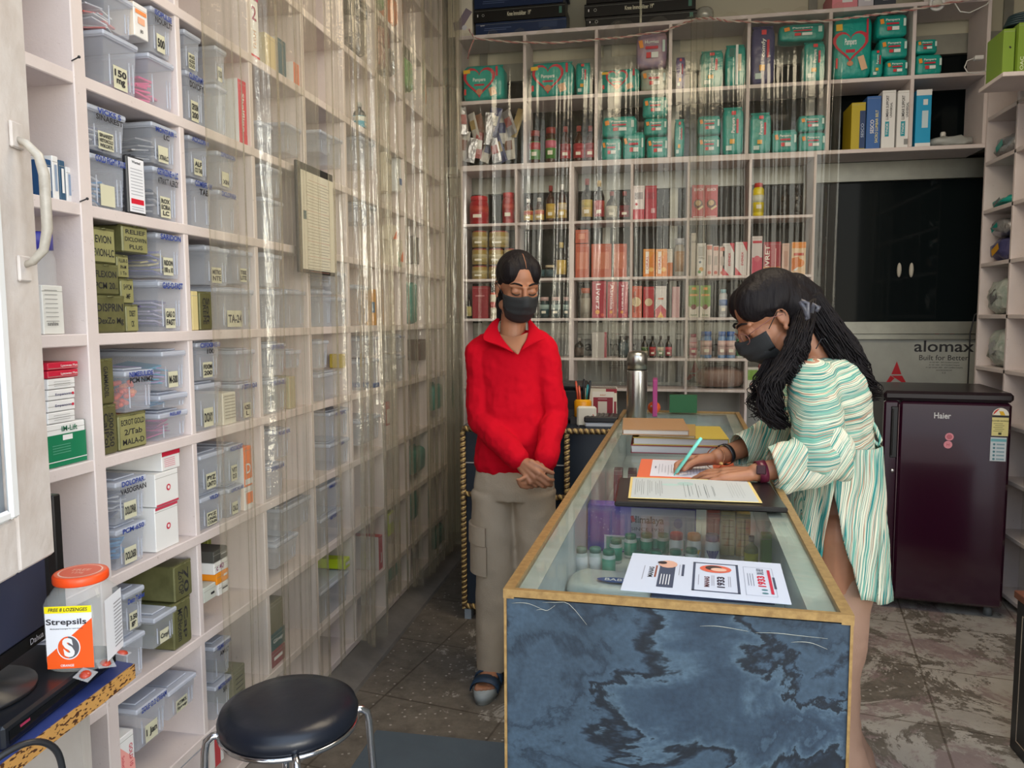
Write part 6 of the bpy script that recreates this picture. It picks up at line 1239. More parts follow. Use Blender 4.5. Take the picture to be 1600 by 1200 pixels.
b = MB(); b.box(q.x-.02, 1.597, 3.52, 3.76, zb-.018, zb, WOOD, ch=.002); o = b.build('bracket_shelf'); tag(o, 'small white bracket shelf with green belt cartons at the upper right', 'shelf')
GRN = H('7c9a34'); c1, c2 = P(1544, 90, y=3.72), P(1563, 90, y=3.72); hb = P(1560, 58, y=3.72).z-zb
o = carton('belt_carton', 'green belt carton with no print, left of two on the bracket shelf', c2.x-c1.x-.004, hb*.93, .16, GRN, [('r', .1, .6, .15, .05, INK, .6)]); o.location = ((c1.x+c2.x)/2, 3.58, zb+.001)
o = carton('belt_carton', 'green and beige belt carton marked OAC, right of two on the bracket shelf', .11, hb, .16, GRN, [('r', .34, .5, .32, .98, H('b89a70')), ('t', 'OAC', -.36, .2, .12, H('d8e0c0'), .26, PI/2), ('t', 'XXL', -.18, .55, .16, INK, .5, PI/2), ('t', 'Lumbo Sacral Belt', .12, .62, .08, H('e8e8c0'), .6, PI/2), ('c', .36, .52, .09, H('2a1a14')), ('c', .38, .50, .06, H('b87a50'))]); o.location = (c2.x+.058, 3.56, zb+.001)
b = MB(); 
for j in range(5): b.tube([((.07-.004*j)*math.cos(a*PI/14), .05*math.sin(a*PI/14), .012+.009*j) for a in range(28)], .005, H('1c3238'), 6, closed=True)
o = b.build('cable_coil'); o.location = (c2.x+.05, 3.64, zb+hb+.002); tag(o, 'dark coiled cable lying on the green belt cartons', 'cable')
b = MB(); b.box(-.02, .02, -.015, .015, 0, .02, WHITE, ch=.003); b.tube([(-.02, 0, .01), (-.05, 0, .0), (-.06, 0, -.03), (-.045, 0, -.055), (-.01, 0, -.06), (.05, 0, -.05)], .003, WHITE, 6)
o = b.build('charger_plug'); p = P(1530, 93, y=4.15); o.location = (p.x, 4.16, p.z); tag(o, 'white plug with a looping white cord at the upper right', 'plug')
b = MB(); b.tube([P(u, v, y=4.15) for u, v in ((1492, 5), (1500, 18), (1515, 20), (1540, 8), (1560, -10))], .0028, WHITE, 6); tag(b.build('white_wire'), 'thin white wire sagging across the top right corner', 'wire')
# dark low cabinet at the right edge
rc = empty('low_cabinet', (1.095, 2.0, 0)); tag(rc, 'low dark cabinet with a reddish wood top at the bottom right edge', 'cabinet')
b = MB(); b.box(0, .40, -.55, .49, 0, .47, H('14171b', .4), ch=.003); b.build('body', rc); b = MB(); b.box(-.006, .41, -.56, .50, .472, .495, mat('red_wood', (.16, .055, .03), .4, vary=.6, vscale=10), ch=.002); b.build('top', rc)
b = MB(); b.box(-.002, -.0002, -.5, .45, .04, .042, H('9a8a78')); b.box(-.002, -.0002, -.5, .45, .43, .432, H('9a8a78')); b.box(-.002, -.0002, .448, .45, .042, .43, H('9a8a78')); b.build('inlay_line', rc)

# ------------------------------------------------------------------ clear plastic sheets
def sheet_mat(name, tint, haze, hcol, rough=.10, bst=.42):
    m = bpy.data.materials.new(name); m.use_nodes = True; nt = m.node_tree; N = nt.nodes.new; L = nt.links.new; nt.nodes.remove(nt.nodes['Principled BSDF']); out = nt.nodes['Material Output']
    t = N('ShaderNodeTexCoord'); mp = N('ShaderNodeMapping'); mp.inputs['Scale'].default_value = (14, 14, .9); L(t.outputs['Object'], mp.inputs[0])
    n = N('ShaderNodeTexNoise'); n.inputs['Scale'].default_value = 2.2; n.inputs['Detail'].default_value = 5; n.inputs['Distortion'].default_value = .4; L(mp.outputs[0], n.inputs[0])
    n2 = N('ShaderNodeTexNoise'); n2.inputs['Scale'].default_value = 34; n2.inputs['Detail'].default_value = 3; L(t.outputs['Object'], n2.inputs[0])
    ad = N('ShaderNodeMath'); ad.operation = 'MULTIPLY_ADD'; ad.inputs[1].default_value = .16; L(n2.outputs[0], ad.inputs[0]); L(n.outputs[0], ad.inputs[2])
    bm = N('ShaderNodeBump'); bm.inputs['Strength'].default_value = bst; bm.inputs['Distance'].default_value = .03; L(ad.outputs[0], bm.inputs['Height'])
    tr = N('ShaderNodeBsdfTransparent'); tr.inputs[0].default_value = tint+(1,)
    gl = N('ShaderNodeBsdfGlossy'); gl.inputs['Roughness'].default_value = rough; gl.inputs[0].default_value = (.95, .95, .88, 1); L(bm.outputs[0], gl.inputs['Normal'])
    df = N('ShaderNodeBsdfDiffuse'); df.inputs[0].default_value = hcol+(1,); tl = N('ShaderNodeBsdfTranslucent'); tl.inputs[0].default_value = hcol+(1,)
    mt = N('ShaderNodeMixShader'); mt.inputs[0].default_value = .4; L(df.outputs[0], mt.inputs[1]); L(tl.outputs[0], mt.inputs[2])
    lw = N('ShaderNodeLayerWeight'); lw.inputs[0].default_value = .35
    mr = N('ShaderNodeMapRange'); mr.inputs['From Min'].default_value = 0; mr.inputs['From Max'].default_value = 1; mr.inputs['To Min'].default_value = haze; mr.inputs['To Max'].default_value = min(.9, haze*3.6); L(lw.outputs['Facing'], mr.inputs[0])
    m1 = N('ShaderNodeMixShader'); L(mr.outputs[0], m1.inputs[0]); L(tr.outputs[0], m1.inputs[1]); L(mt.outputs[0], m1.inputs[2])
    lf = N('ShaderNodeLayerWeight'); lf.inputs[0].default_value = .5; L(bm.outputs[0], lf.inputs['Normal']); pw = N('ShaderNodeMath'); pw.operation = 'POWER'; pw.inputs[1].default_value = 5; L(lf.outputs['Facing'], pw.inputs[0])
    fr = N('ShaderNodeMath'); fr.operation = 'MULTIPLY_ADD'; fr.inputs[1].default_value = .9; fr.inputs[2].default_value = .06; L(pw.outputs[0], fr.inputs[0])
    m2 = N('ShaderNodeMixShader'); L(fr.outputs[0], m2.inputs[0]); L(m1.outputs[0], m2.inputs[1]); L(gl.outputs[0], m2.inputs[2]); L(m2.outputs[0], out.inputs[0]); return m
SHEETL = sheet_mat('cloudy_plastic_sheet', (.94, .93, .88), .10, (.70, .65, .53), .065)
SHEETB = sheet_mat('clear_plastic_sheet', (.97, .965, .94), .035, (.60, .57, .48), .10, .13)
def curtain(name, label, axis, c0, a0, a1, z0f, z1f, m, lam=.11, amp=.02, gather=None, pleats=(), seed=0, nu=260, nv=26, drift=.03):
    rd = random.Random(seed); ph = [rd.uniform(0, 6.28) for _ in range(8)]; V = []; Fs = []
    for j in range(nv+1):
        t = j/nv
        for i in range(nu+1):
            s_ = i/nu; a = a0+(a1-a0)*s_; z0, z1 = z0f(s_), z1f(s_); z = z0+(z1-z0)*t
            k = 2*PI*a/lam; A = amp*(.45+.55*math.sin(a*5+ph[0])**2)*(1.0-.35*t)
            off = A*math.sin(k+ph[1]+.9*math.sin(z*1.1+ph[2]))+A*.55*math.sin(k*2.3+ph[3]+z*.7)+A*.25*math.sin(k*5.1+ph[4]-z*1.3)
            al = A*.9*math.cos(k*1.0+ph[5]+z*.5)+drift*math.sin(z*.9+ph[6])*math.sin(s_*PI)
            for pa_l, dp, wd in pleats:
                q_ = (a-pa_l-.01*math.sin(z*2+pa_l*9))/wd
                if q_ > 0: g_ = min(1, q_); off += (1 if axis == 'x' else -1)*dp*(g_*g_*(3-2*g_))*math.exp(-max(0, q_-1)*wd/.10)*(.75+.25*math.sin(z*1.7+pa_l*5))
            if gather:
                for g, wd, st in gather: al += -(a-g)*st*math.exp(-((a-g)/wd)**2)*(.3+.7*t)
            V.append((c0+off, a+al, z) if axis == 'x' else (a+al, c0+off, z))
    for j in range(nv):
        for i in range(nu): q = j*(nu+1)+i; Fs.append((q, q+1, q+nu+2, q+nu+1))
    b = MB(); b.add(V, Fs, m, True); o = b.build(name); tag(o, label, 'curtain'); return o
zt_ = lambda s_: 3.08
curtain('plastic_curtain', 'cloudy plastic sheet hanging nearest over the left shelving, its edge near the red carton', 'x', -1.085, 1.735, 2.37, lambda s_: .30-.20*s_, zt_, SHEETL, .17, .010, pleats=((P(398, 300, x=-1.08).y, .040, .016),), seed=3, nu=330)
curtain('plastic_curtain', 'cloudy plastic sheet over the middle of the left shelving with two bright folds', 'x', -1.050, 2.36, 2.98, lambda s_: .13+.05*math.sin(s_*9), zt_, SHEETL, .13, .013, pleats=((P(548, 450, x=-1.04).y, .036, .016), (P(583, 450, x=-1.04).y, .026, .014)), seed=8, nu=360)
curtain('plastic_curtain', 'cloudy plastic sheet over the left shelving ending in a hem above the floor', 'x', -1.088, 2.96, 3.38, lambda s_: .16-.1*s_, zt_, SHEETL, .11, .018, seed=11, nu=150)
curtain('plastic_curtain', 'cloudy plastic sheet over the far end of the left shelving by the corner', 'x', -1.052, 3.37, 4.12, lambda s_: .10, zt_, SHEETL, .12, .02, seed=14, nu=170)
zr = lambda s_: 2.86+.02*math.sin(s_*40)
curtain('plastic_curtain', 'clear plastic sheet hanging from the rope in front of the back shelving, left half', 'y', BY-.055, -1.06, -.20, lambda s_: .90, zr, SHEETB, .19, .009, pleats=((-.92, .03, .02), (-.30, .03, .03)), seed=21, nu=300)
curtain('plastic_curtain', 'clear plastic sheet hanging from the rope in front of the back shelving, right half', 'y', BY-.07, -.22, .90, lambda s_: .93, zr, SHEETB, .17, .009, pleats=((-.05, .03, .03), (.42, .03, .02), (.84, .03, .02)), seed=25, nu=360)
curtain('plastic_curtain', 'narrow gathered plastic strip hanging in the middle of the back shelving', 'y', BY-.085, .16, .27, lambda s_: .96, zr, SHEETB, .035, .014, seed=31, nu=120, drift=.02)
curtain('plastic_curtain', 'plastic sheet hanging at the right edge beside the fridge', 'x', 1.54, 2.95, 3.50, lambda s_: .12, lambda s_: 2.35, SHEETB, .12, .014, seed=41, nu=100)

# ================================================================== people
def V3(*a): return Vector(a)
def head_geo(b, M_, m):
    "head in local frame (face to -y, crown up), added to mesh b through M_"
    s0 = b.xf; b.xf = M_
    b.ell((0, .014, .036), (.072, .090, .084), m, nu=28, nv=18)          # cranium
    b.ell((0, -.026, -.022), (.057, .060, .083), m, nu=28, nv=18)        # face
    b.ell((0, -.058, -.088), (.027, .024, .021), m)                      # chin
    for s_ in (-1, 1):
        b.ell((s_*.034, -.054, -.026), (.026, .026, .032), m)            # cheek
        b.cap((s_*.050, -.012, -.062), .020, (s_*.018, -.060, -.088), .018, m)   # jaw
        b.cap((s_*.014, -.082, .024), .0085, (s_*.046, -.066, .024), .008, m)    # brow
        b.ell((s_*.030, -.0735, .004), (.0165, .0125, .0115), m)         # closed lid over the eyeball
        b.ell((s_*.072, .010, -.008), (.007, .013, .023), m, Matrix.Rotation(.18, 3, 'X'))   # ear
        b.tube([(s_*(.0775+.002*math.sin(a)), .013+.0125*math.cos(a*PI/6), -.003+.0215*math.sin(a*PI/6)) for a in range(-3, 8)], .0028, m, 8)
        b.ell((s_*.075, .004, -.032), (.005, .007, .008), m)
        b.ell((s_*.009, -.094, -.030), (.008, .009, .007), m)            # nostril
    b.cap((0, -.084, .018), .0075, (0, -.101, -.022), .0105, m)          # nose
    b.ell((0, -.103, -.027), (.011, .010, .009), m)
    b.ell((0, -.080, -.054), (.022, .010, .0065), m); b.ell((0, -.079, -.064), (.019, .010, .007), m)
    b.xf = s0
def face_parts(root, M_, mask_m=MASK, brow=True):
    b = MB(M_)
    for s_ in (-1, 1):
        b.tube([(s_*.012, -.0915, .029), (s_*.024, -.089, .034), (s_*.038, -.081, .035), (s_*.050, -.070, .029)], [.0026, .0038, .0034, .0014], HAIR, 6)
    b.build('eyebrows', root)
    b = MB(M_)
    for s_ in (-1, 1):
        b.tube([(s_*.015, -.0845, -.001), (s_*.024, -.0868, -.0055), (s_*.034, -.0862, -.0055), (s_*.045, -.079, -.001)], [.0010, .0022, .0024, .0012], H('140c0a'), 6)
    b.build('eyelashes', root)
    # pleated mask
    b = MB(M_); nu, nv = 30, 16; V = []; Fs = []
    for j in range(nv+1):
        t = j/nv; z = -.012-.100*t
        for i in range(nu+1):
            a = -1.28+2.56*i/nu; ca = math.cos(a)
            rx = .070-.010*t-.012*max(0, t-.6)*2; ry = .088+.020*math.exp(-(a/.45)**2)*math.exp(-((t-.2)/.35)**2)*1.1-.034*max(0, t-.62)*2+.006*math.sin(t*PI)
            y = .0-ry*ca**.8-.004; x = rx*math.sin(a)
            pl = .0016*math.sin(t*24)*ca
            zz = z + .010*math.exp(-(a/.28)**2)*(1-t) + (.018*(1-ca))*(1 if t > .5 else -.3)*(t)
            V.append((x, y-pl-.006, zz))
    for j in range(nv):
        for i in range(nu): q = j*(nu+1)+i; Fs.append((q, q+nu+1, q+nu+2, q+1))
    b.add(V, Fs, mask_m, True); o = b.build('face_mask', root); s_ = o.modifiers.new('s', 'SOLIDIFY'); s_.thickness = .0018; s_.offset = 0
    b = MB(M_)
    for s_ in (-1, 1):
        b.tube([(s_*.067, -.034, -.012), (s_*.074, -.012, .004), (s_*.079, .006, .016), (s_*.078, .022, .004), (s_*.074, .014, -.026), (s_*.066, -.008, -.060), (s_*.058, -.030, -.090)], .0012, MASK, 6)
    b.build('ear_loops', root)
def finger(b, p, d, n_, lens, radii, curls, m):
    "chain from p along d, bending towards n_ by curls (radians)"
    d, n_ = Vector(d).normalized(), Vector(n_).normalized(); ax = d.cross(n_).normalized(); pts = [Vector(p)]; tips = []
    for L_, c in zip(lens, curls):
        d = Matrix.Rotation(c, 3, ax) @ d; pts.append(pts[-1]+d*L_)
    for i in range(len(lens)): b.cap(pts[i], radii[i], pts[i+1], radii[i+1], m, n=12)
    return pts, d
def hand(b, W_, fwd, up, side, m, curls, thumb, spread=.10, k=.92):
    """W_ wrist, fwd towards fingers, up = back of the hand, side = thumb side; palm looks to -up"""
    f, u, s_ = Vector(fwd).normalized(), Vector(up).normalized(), Vector(side).normalized()
    q = lambda a, c, e: W_+(f*a+s_*c+u*e)*k
    for a, c, r in ((.030, .018, .0150), (.030, .0, .0160), (.030, -.018, .0145)): b.cap(q(.004, c*.6, 0), .0165*k, q(a+.045, c*1.35, 0), .0115*k, m, n=14)
    b.cap(q(.01, .02, -.004), .015*k, q(.042, .034, -.006), .013*k, m)
    for i, (c, a, L3, r) in enumerate(((.027, .082, (.042, .025, .021), .0084), (.0095, .088, (.046, .029, .023), .0088), (-.0085, .084, (.042, .026, .022), .0082), (-.0255, .076, (.033, .020, .019), .0072))):
        d = f+s_*spread*(1.1-.75*i)
        finger(b, q(a-.008, c, 0), d, -u, [x*k for x in L3], [r*k*1.08, r*k, r*k*.92, r*k*.78], curls[i], m)
    tp, td, tn, tc = thumb
    finger(b, q(*tp), f*td[0]+s_*td[1]+u*td[2], f*tn[0]+s_*tn[1]+u*tn[2], [.038*k, .030*k, .024*k], [.0125*k, .0105*k, .0095*k, .0080*k], tc, m)

# ------------------------------------------------------------------ woman in red, standing behind the counter corner
YA = 2.66
pa = empty('person', (-.50, 2.64, 0)); tag(pa, 'woman in a red collared sweater, beige trousers and black mask standing with clasped hands', 'person')
XA = Matrix.Translation((.50, -2.64, 0))
hc = P(809, 449, y=2.63); HM = XA @ Matrix.Translation(hc) @ Matrix.Rotation(R(27), 4, 'Z') @ Matrix.Rotation(R(17), 4, 'X') @ Matrix.Scale(.97, 4)
def pa_(u, v, y): return P(u, v, y=y)
shL, shR = pa_(748, 548, 2.67), pa_(853, 543, 2.67)
elL, elR = pa_(752, 655, 2.645), pa_(866, 650, 2.655)
wrL, wrR = pa_(814, 722, 2.475), pa_(850, 722, 2.485)
b = MB(XA); S = SKIN_A
head_geo(b, HM, S)
nb = pa_(800, 536, 2.665)
s0 = b.xf; hb = (HM.to_3x3() @ V3(0, .022, -.055)) + HM.translation; b.xf = Matrix.Identity(4)
b.cap(hb, .044, XA @ nb, .046, S, n=20); b.xf = s0
b.cap(nb+V3(-.05, 0, -.02), .045, nb+V3(.05, 0, -.02), .045, S)
b.cap(nb+V3(0, 0, -.03), .055, nb+V3(0, 0.01, -.20), .068, S, n=20); b.cap(pa_(802, 700, 2.67), .070, pa_(803, 600, 2.68), .066, S, n=20)
for a_, c_, e_ in ((shL, elL, wrL), (shR, elR, wrR)): b.limb([a_-V3(0, 0, .02), c_, e_], [.032, .030, .023], S)
hipL, hipR = pa_(775, 765, 2.66), pa_(833, 765, 2.66)
knL, knR = pa_(777, 890, 2.655), pa_(840, 890, 2.67); anL, anR = pa_(769, 1030, 2.62), pa_(842, 1030, 2.66)
b.limb([hipL, knL, anL], [.080, .050, .034], S); b.limb([hipR, knR, anR], [.080, .050, .034], S)
# clasped hands: her right hand (viewer's left) over the left
cl = pa_(834, 748, 2.44)
hand(b, wrL+V3(.004, -.006, -.004), cl+V3(.02, .0, -.012)-wrL, V3(-.35, -1, .25), V3(.75, -.1, .8), S, [(.50, .85, .55), (.55, .9, .55), (.6, .9, .6), (.65, .9, .6)], ((.02, .03, -.002), (.9, .25, -.1), (0, 0, -1), (.1, .25, .2)), .02, .90)
hand(b, wrR+V3(.0, .004, 0), V3(-.30, -.12, -.85), V3(.6, .55, .0), V3(-.5, -.5, .3), S, [(.6, .9, .6)]*4, ((.02, .03, -.002), (.9, .2, 0), (0, 0, -1), (.1, .3, .3)), .02, .84)
# foot of the visible leg and the other one
def foot(b, an, fw, m, L_=.135):
    f = Vector(fw).normalized(); s_ = Vector((f.y, -f.x, 0)); base = Vector((an.x, an.y, 0))
    b.cap(an, .033, base+V3(0, 0, .065)-f*.01, .032, m); b.cap(base-f*.035+V3(0, 0, .062), .028, base+f*.05+V3(0, 0, .060), .030, m)
    b.cap(base+f*.03-s_*.012+V3(0, 0, .062), .026, base+f*.105-s_*.014+V3(0, 0, .046), .018, m); b.cap(base+f*.03+s_*.012+V3(0, 0, .058), .024, base+f*.10+s_*.016+V3(0, 0, .046), .017, m)
    for i, (c, r, l) in enumerate(((.027, .0115, .034), (.011, .0085, .034), (-.002, .008, .030), (-.015, .0078, .025), (-.027, .0072, .018))):
        q = base+f*.105+s_*c+V3(0, 0, .044); b.cap(q, r, q+f*l+V3(0, 0, -.004), r*.95, m)
foot(b, anL, (.02, -1, 0), S); foot(b, anR, (.05, -1, 0), S)
o = b.build('body', pa); remesh(o, .0032, 3, .5)
face_parts(pa, HM)
# hair: smooth cap with a side parting and a low knot behind
b = MB(HM); b.ell((0, .0195, .049), (.0785, .0885, .0835), HAIR, nu=30, nv=18); b.ell((-.004, .046, -.012), (.068, .066, .078), HAIR, nu=26, nv=16); b.cap((-.02, .080, -.03), .034, (-.03, .083, -.09), .026, HAIR); b.cap((-.035, .07, -.085), .02, (-.045, .055, -.135), .011, HAIR)
for s_ in (-1, 1):
    b.ell((s_*.040, -.012, .060), (.036, .058, .052), HAIR, nu=22, nv=14); b.cap((s_*.058, -.030, .052), .0125, (s_*.070, .0, .018), .009, HAIR)
o = b.build('hair', pa); remesh(o, .0034, 16, .5)
b = MB(HM); b.tube([(.006, -.0645, .085), (.005, -.050, .103), (.003, -.022, .1235), (0, .015, .1312)], [.0010, .0014, .0012, .0006], SKIN_A, 6); b.build('hair_parting', pa)
# sweater
KNIT = mat('red_knit', (.50, .001, .012), .9, bump=.15, bscale=300, spec=.15)
b = MB(XA)
def ring_at(u, v, y, rx, ry): p = P(u, v, y=y); return (p.x, p.y, p.z, rx, ry)
b.torso([ring_at(803, 735, 2.66, .142, .105), ring_at(803, 722, 2.66, .149, .110), ring_at(803, 690, 2.665, .136, .102), ring_at(802, 620, 2.67, .122, .094), ring_at(801, 570, 2.675, .138, .092), ring_at(800, 546, 2.675, .142, .088), ring_at(800, 532, 2.68, .100, .064), ring_at(800, 523, 2.682, .070, .055)], KNIT)
b.limb([shL+V3(.012, 0, -.008), elL, wrL+V3(-.014, .01, .012)], [.060, .052, .041], KNIT); b.limb([shR+V3(-.010, 0, -.008), elR, wrR+V3(.006, .01, .012)], [.058, .050, .041], KNIT)
b.cap(shL+V3(.03, 0, .012), .055, nb+V3(-.03, .005, -.01), .052, KNIT); b.cap(shR+V3(-.03, 0, .012), .055, nb+V3(.03, .005, -.01), .052, KNIT)
o = b.build('sweater', pa); remesh(o, .005, 4, .5); displace(o, .075, .018); displace(o, .030, .006)
# open V of skin above the placket, built as a thin inset over the chest, and the collar flaps
def chestp(u, v, y): return P(u, v, y=y)
b = MB(XA); rows = [[(772, 518, 2.622), (786, 524, 2.596), (800, 527, 2.588), (815, 524, 2.594), (828, 517, 2.618)], [(776, 528, 2.604), (788, 533, 2.582), (801, 536, 2.574), (814, 533, 2.580), (825, 527, 2.602)], [(787, 538, 2.580), (795, 541, 2.570), (804, 543, 2.566), (813, 540, 2.570), (820, 535, 2.582)], [(799, 546, 2.566), (803, 547, 2.563), (807, 548, 2.561), (811, 546, 2.563), (815, 542, 2.566)], [(807, 553, 2.560), (808, 553, 2.559), (809, 554, 2.558), (810, 553, 2.559), (811, 552, 2.560)]]
V_ = [P(u, v, y=y) for r in rows for u, v, y in r]; b.add(V_, [(j*5+i, j*5+i+1, j*5+i+6, j*5+i+5) for j in range(4) for i in range(4)], SKIN_A, True)
o = b.build('neckline', pa); sb = o.modifiers.new('s', 'SUBSURF'); sb.levels = sb.render_levels = 2
b = MB(XA)
for pts in ([(783, 492, 2.70), (768, 500, 2.66), (757, 515, 2.60), (747, 531, 2.565), (775, 534, 2.552), (796, 545, 2.545), (808, 553, 2.548), (797, 540, 2.562), (784, 526, 2.585), (776, 510, 2.63), (783, 497, 2.69)],
            [(826, 497, 2.70), (832, 503, 2.67), (842, 514, 2.61), (862, 530, 2.575), (838, 533, 2.560), (822, 542, 2.548), (811, 553, 2.548), (817, 541, 2.562), (825, 527, 2.590), (826, 512, 2.64), (824, 499, 2.69)]):
    V_ = [P(u, v, y=y) for u, v, y in pts]; n = len(V_); F_ = [(i, i+1, n-2-i, n-1-i) if n-2-i > i+1 else (i, i+1, n-1-i) for i in range(n//2)]
    b.add(V_, [f for f in F_ if len(set(f)) == len(f)], KNIT, True)
o = b.build('collar', pa); q_ = o.modifiers.new('s', 'SOLIDIFY'); q_.thickness = .007; sb = o.modifiers.new('b', 'SUBSURF'); sb.levels = sb.render_levels = 2
b = MB(XA); b.tube([P(u, v, y=y) for u, v, y in ((785, 494, 2.71), (800, 488, 2.735), (815, 489, 2.735), (826, 498, 2.71))], .014, KNIT, 8); b.build('collar_stand', pa)
# trousers with cargo pocket
TR = mat('beige_cotton', (.42, .34, .25), .85, bump=.15, bscale=200, vary=.3, vscale=4, col2=(.36, .29, .21))
b = MB(XA)
def lofted(lst, m): b.torso(lst, m)
lofted([ring_at(803, 775, 2.655, .130, .105), ring_at(803, 760, 2.655, .145, .110), ring_at(803, 725, 2.66, .138, .102)], TR)
lofted([ring_at(770, 1042, 2.62, .058, .075), ring_at(771, 1000, 2.63, .062, .080), ring_at(776, 940, 2.64, .076, .086), ring_at(777, 880, 2.65, .080, .090), ring_at(773, 820, 2.655, .082, .096), ring_at(773, 765, 2.66, .082, .102)], TR)
lofted([ring_at(845, 1042, 2.67, .062, .080), ring_at(841, 940, 2.66, .078, .086), ring_at(840, 880, 2.66, .080, .090), ring_at(837, 820, 2.665, .078, .094), ring_at(834, 765, 2.66, .078, .102)], TR)
o = b.build('trousers', pa); remesh(o, .006, 5, .5); displace(o, .11, .016)
b = MB(XA)
def legpatch(v0, v1, a0, a1, off, th):
    rg_ = []
    for o_ in (off, off+th):
        for vv in ((v0, v1) if o_ == off else (v1, v0)):
            c = P(773, vv, y=2.655); rg_.append([Vector((c.x+(.080+o_)*math.cos(a), c.y+(.094+o_)*math.sin(a), c.z)) for a in [R(a0+(a1-a0)*k/12) for k in range(13)]])
    b.rings([[r[k] for r in rg_] for k in range(13)], TR, False)
legpatch(814, 842, -200, -98, .004, .010); legpatch(843, 888, -195, -96, .001, .008)
b.build('cargo_pocket', pa)
# platform sandals
NAV = mat('navy_strap', (.012, .035, .075), .5, bump=.2, bscale=120); SOLE = mat('grey_sole', (.34, .37, .37), .6)
for an, nm in ((anL, 0), (anR, 1)):
    root = pa; bx, by = an.x-.002, an.y; b = MB(XA)
    def sole(sc, z0, z1):
        r0 = []
        for i in range(32):
            a = 2*PI*i/32; wv = .044+.005*math.cos(a); r0.append((bx+math.sin(a)*wv*sc, by-.055-math.cos(a)*.125*sc*1.0, 0))
        return [[(x, y, z) for x, y, _ in r0] for z in (z0, z1)]
    r_ = sole(.97, 0.0005, .012)+sole(1.0, .014, .034)+sole(.96, .037, .038); b.rings(r_, SOLE); b.build('sandal_sole', pa)
    b = MB(XA)
    for yo, rr, zz in ((-.045, .050, .052), (-.105, .047, .040)):
        V_ = []; n = 16
        for e in (0, 1):
            for i in range(n+1): a = PI*i/n; V_.append((bx-math.cos(a)*.0475, by+yo-.026+.044*e, .026+zz*math.sin(a)**.7*(1.05 if e else .9)))
        b.add(V_, [(i, i+1, n+2+i, n+1+i) for i in range(n)], NAV, True)
    o = b.build('sandal_straps', pa); q_ = o.modifiers.new('s', 'SOLIDIFY'); q_.thickness = .004; q_.offset = 1
    b = MB(XA); b.box(bx-.048, bx-.030, by-.060, by-.045, .062, .068, STEEL); b.build('buckle', pa)

# ------------------------------------------------------------------ woman in striped kurta, leaning and writing
pb = empty('person', (.52, 2.22, 0)); tag(pb, 'woman in a teal-striped cream kurta and black mask leaning on the counter and writing', 'person')
XB = Matrix.Translation((-.52, -2.22, 0))
def stripes(name, rot, scale=1.0, seed=0):
    m = bpy.data.materials.new(name); m.use_nodes = True; nt = m.node_tree; b = nt.nodes['Principled BSDF']; N = nt.nodes.new; L = nt.links.new
    t = N('ShaderNodeTexCoord'); mp = N('ShaderNodeMapping'); mp.inputs['Rotation'].default_value = rot; L(t.outputs['Object'], mp.inputs[0])
    n = N('ShaderNodeTexNoise'); n.inputs['Scale'].default_value = 7; n.inputs['Detail'].default_value = 2; L(t.outputs['Object'], n.inputs[0])
    sc_ = N('ShaderNodeVectorMath'); sc_.operation = 'SCALE'; sc_.inputs['Scale'].default_value = .022; L(n.outputs[1], sc_.inputs[0])
    ad = N('ShaderNodeVectorMath'); L(mp.outputs[0], ad.inputs[0]); L(sc_.outputs[0], ad.inputs[1])
    sp = N('ShaderNodeSeparateXYZ'); L(ad.outputs[0], sp.inputs[0])
    def line(fq, w0, off):    # 1-D noise in Z only
        cb = N('ShaderNodeCombineXYZ'); ml = N('ShaderNodeMath'); ml.operation = 'MULTIPLY_ADD'; ml.inputs[1].default_value = fq*scale; ml.inputs[2].default_value = off+seed; L(sp.outputs['Z'], ml.inputs[0]); L(ml.outputs[0], cb.inputs['Z'])
        nx = N('ShaderNodeTexNoise'); nx.inputs['Scale'].default_value = 1; nx.inputs['Detail'].default_value = 1.5
        lf = N('ShaderNodeVectorMath'); lf.operation = 'SCALE'; lf.inputs['Scale'].default_value = 1.6; L(ad.outputs[0], lf.inputs[0])
        a2 = N('ShaderNodeVectorMath'); L(cb.outputs[0], a2.inputs[0]); L(lf.outputs[0], a2.inputs[1]); L(a2.outputs[0], nx.inputs[0])
        r = N('ShaderNodeValToRGB'); e = r.color_ramp.elements; e[0].position = .5-w0; e[0].color = (0, 0, 0, 1); e[1].position = .5+w0; e[1].color = (0, 0, 0, 1)
        for p, v in ((.5-w0*.55, 1), (.5+w0*.55, 1)): k = e.new(p); k.color = (v, v, v, 1)
        L(nx.outputs[0], r.inputs[0]); return r.outputs[0]
    col = None
    cur = (.72, .70, .54, 1)
    base = N('ShaderNodeRGB'); base.outputs[0].default_value = cur; col = base.outputs[0]
    for fq, w0, off, c in ((210, .036, 0, (.42, .20, .12, 1)), (150, .040, 31, (.16, .42, .32, 1)), (120, .030, 57, (.010, .20, .19, 1)), (260, .028, 91, (.20, .34, .28, 1))):
        x = N('ShaderNodeMix'); x.data_type = 'RGBA'; L(line(fq, w0, off), x.inputs['Factor']); L(col, x.inputs['A']); x.inputs['B'].default_value = c; col = x.outputs['Result']
    L(col, b.inputs['Base Color']); b.inputs['Roughness'].default_value = .85
    n3 = N('ShaderNodeTexNoise'); n3.inputs['Scale'].default_value = 260; L(t.outputs['Object'], n3.inputs[0]); bm = N('ShaderNodeBump'); bm.inputs['Strength'].default_value = .2; bm.inputs['Distance'].default_value = .002; L(n3.outputs[0], bm.inputs['Height']); L(bm.outputs[0], b.inputs['Normal'])
    return m
ST_H = stripes('kurta_stripes_across', (R(-14), R(8), 0)); ST_V = stripes('kurta_stripes_down', (0, R(84), 0), .9, 5); ST_S = stripes('kurta_stripes_sleeve', (0, R(60), 0), 1.0, 9); ST_F = stripes('kurta_stripes_far_sleeve', (0, R(66), R(30)), 1.0, 14)
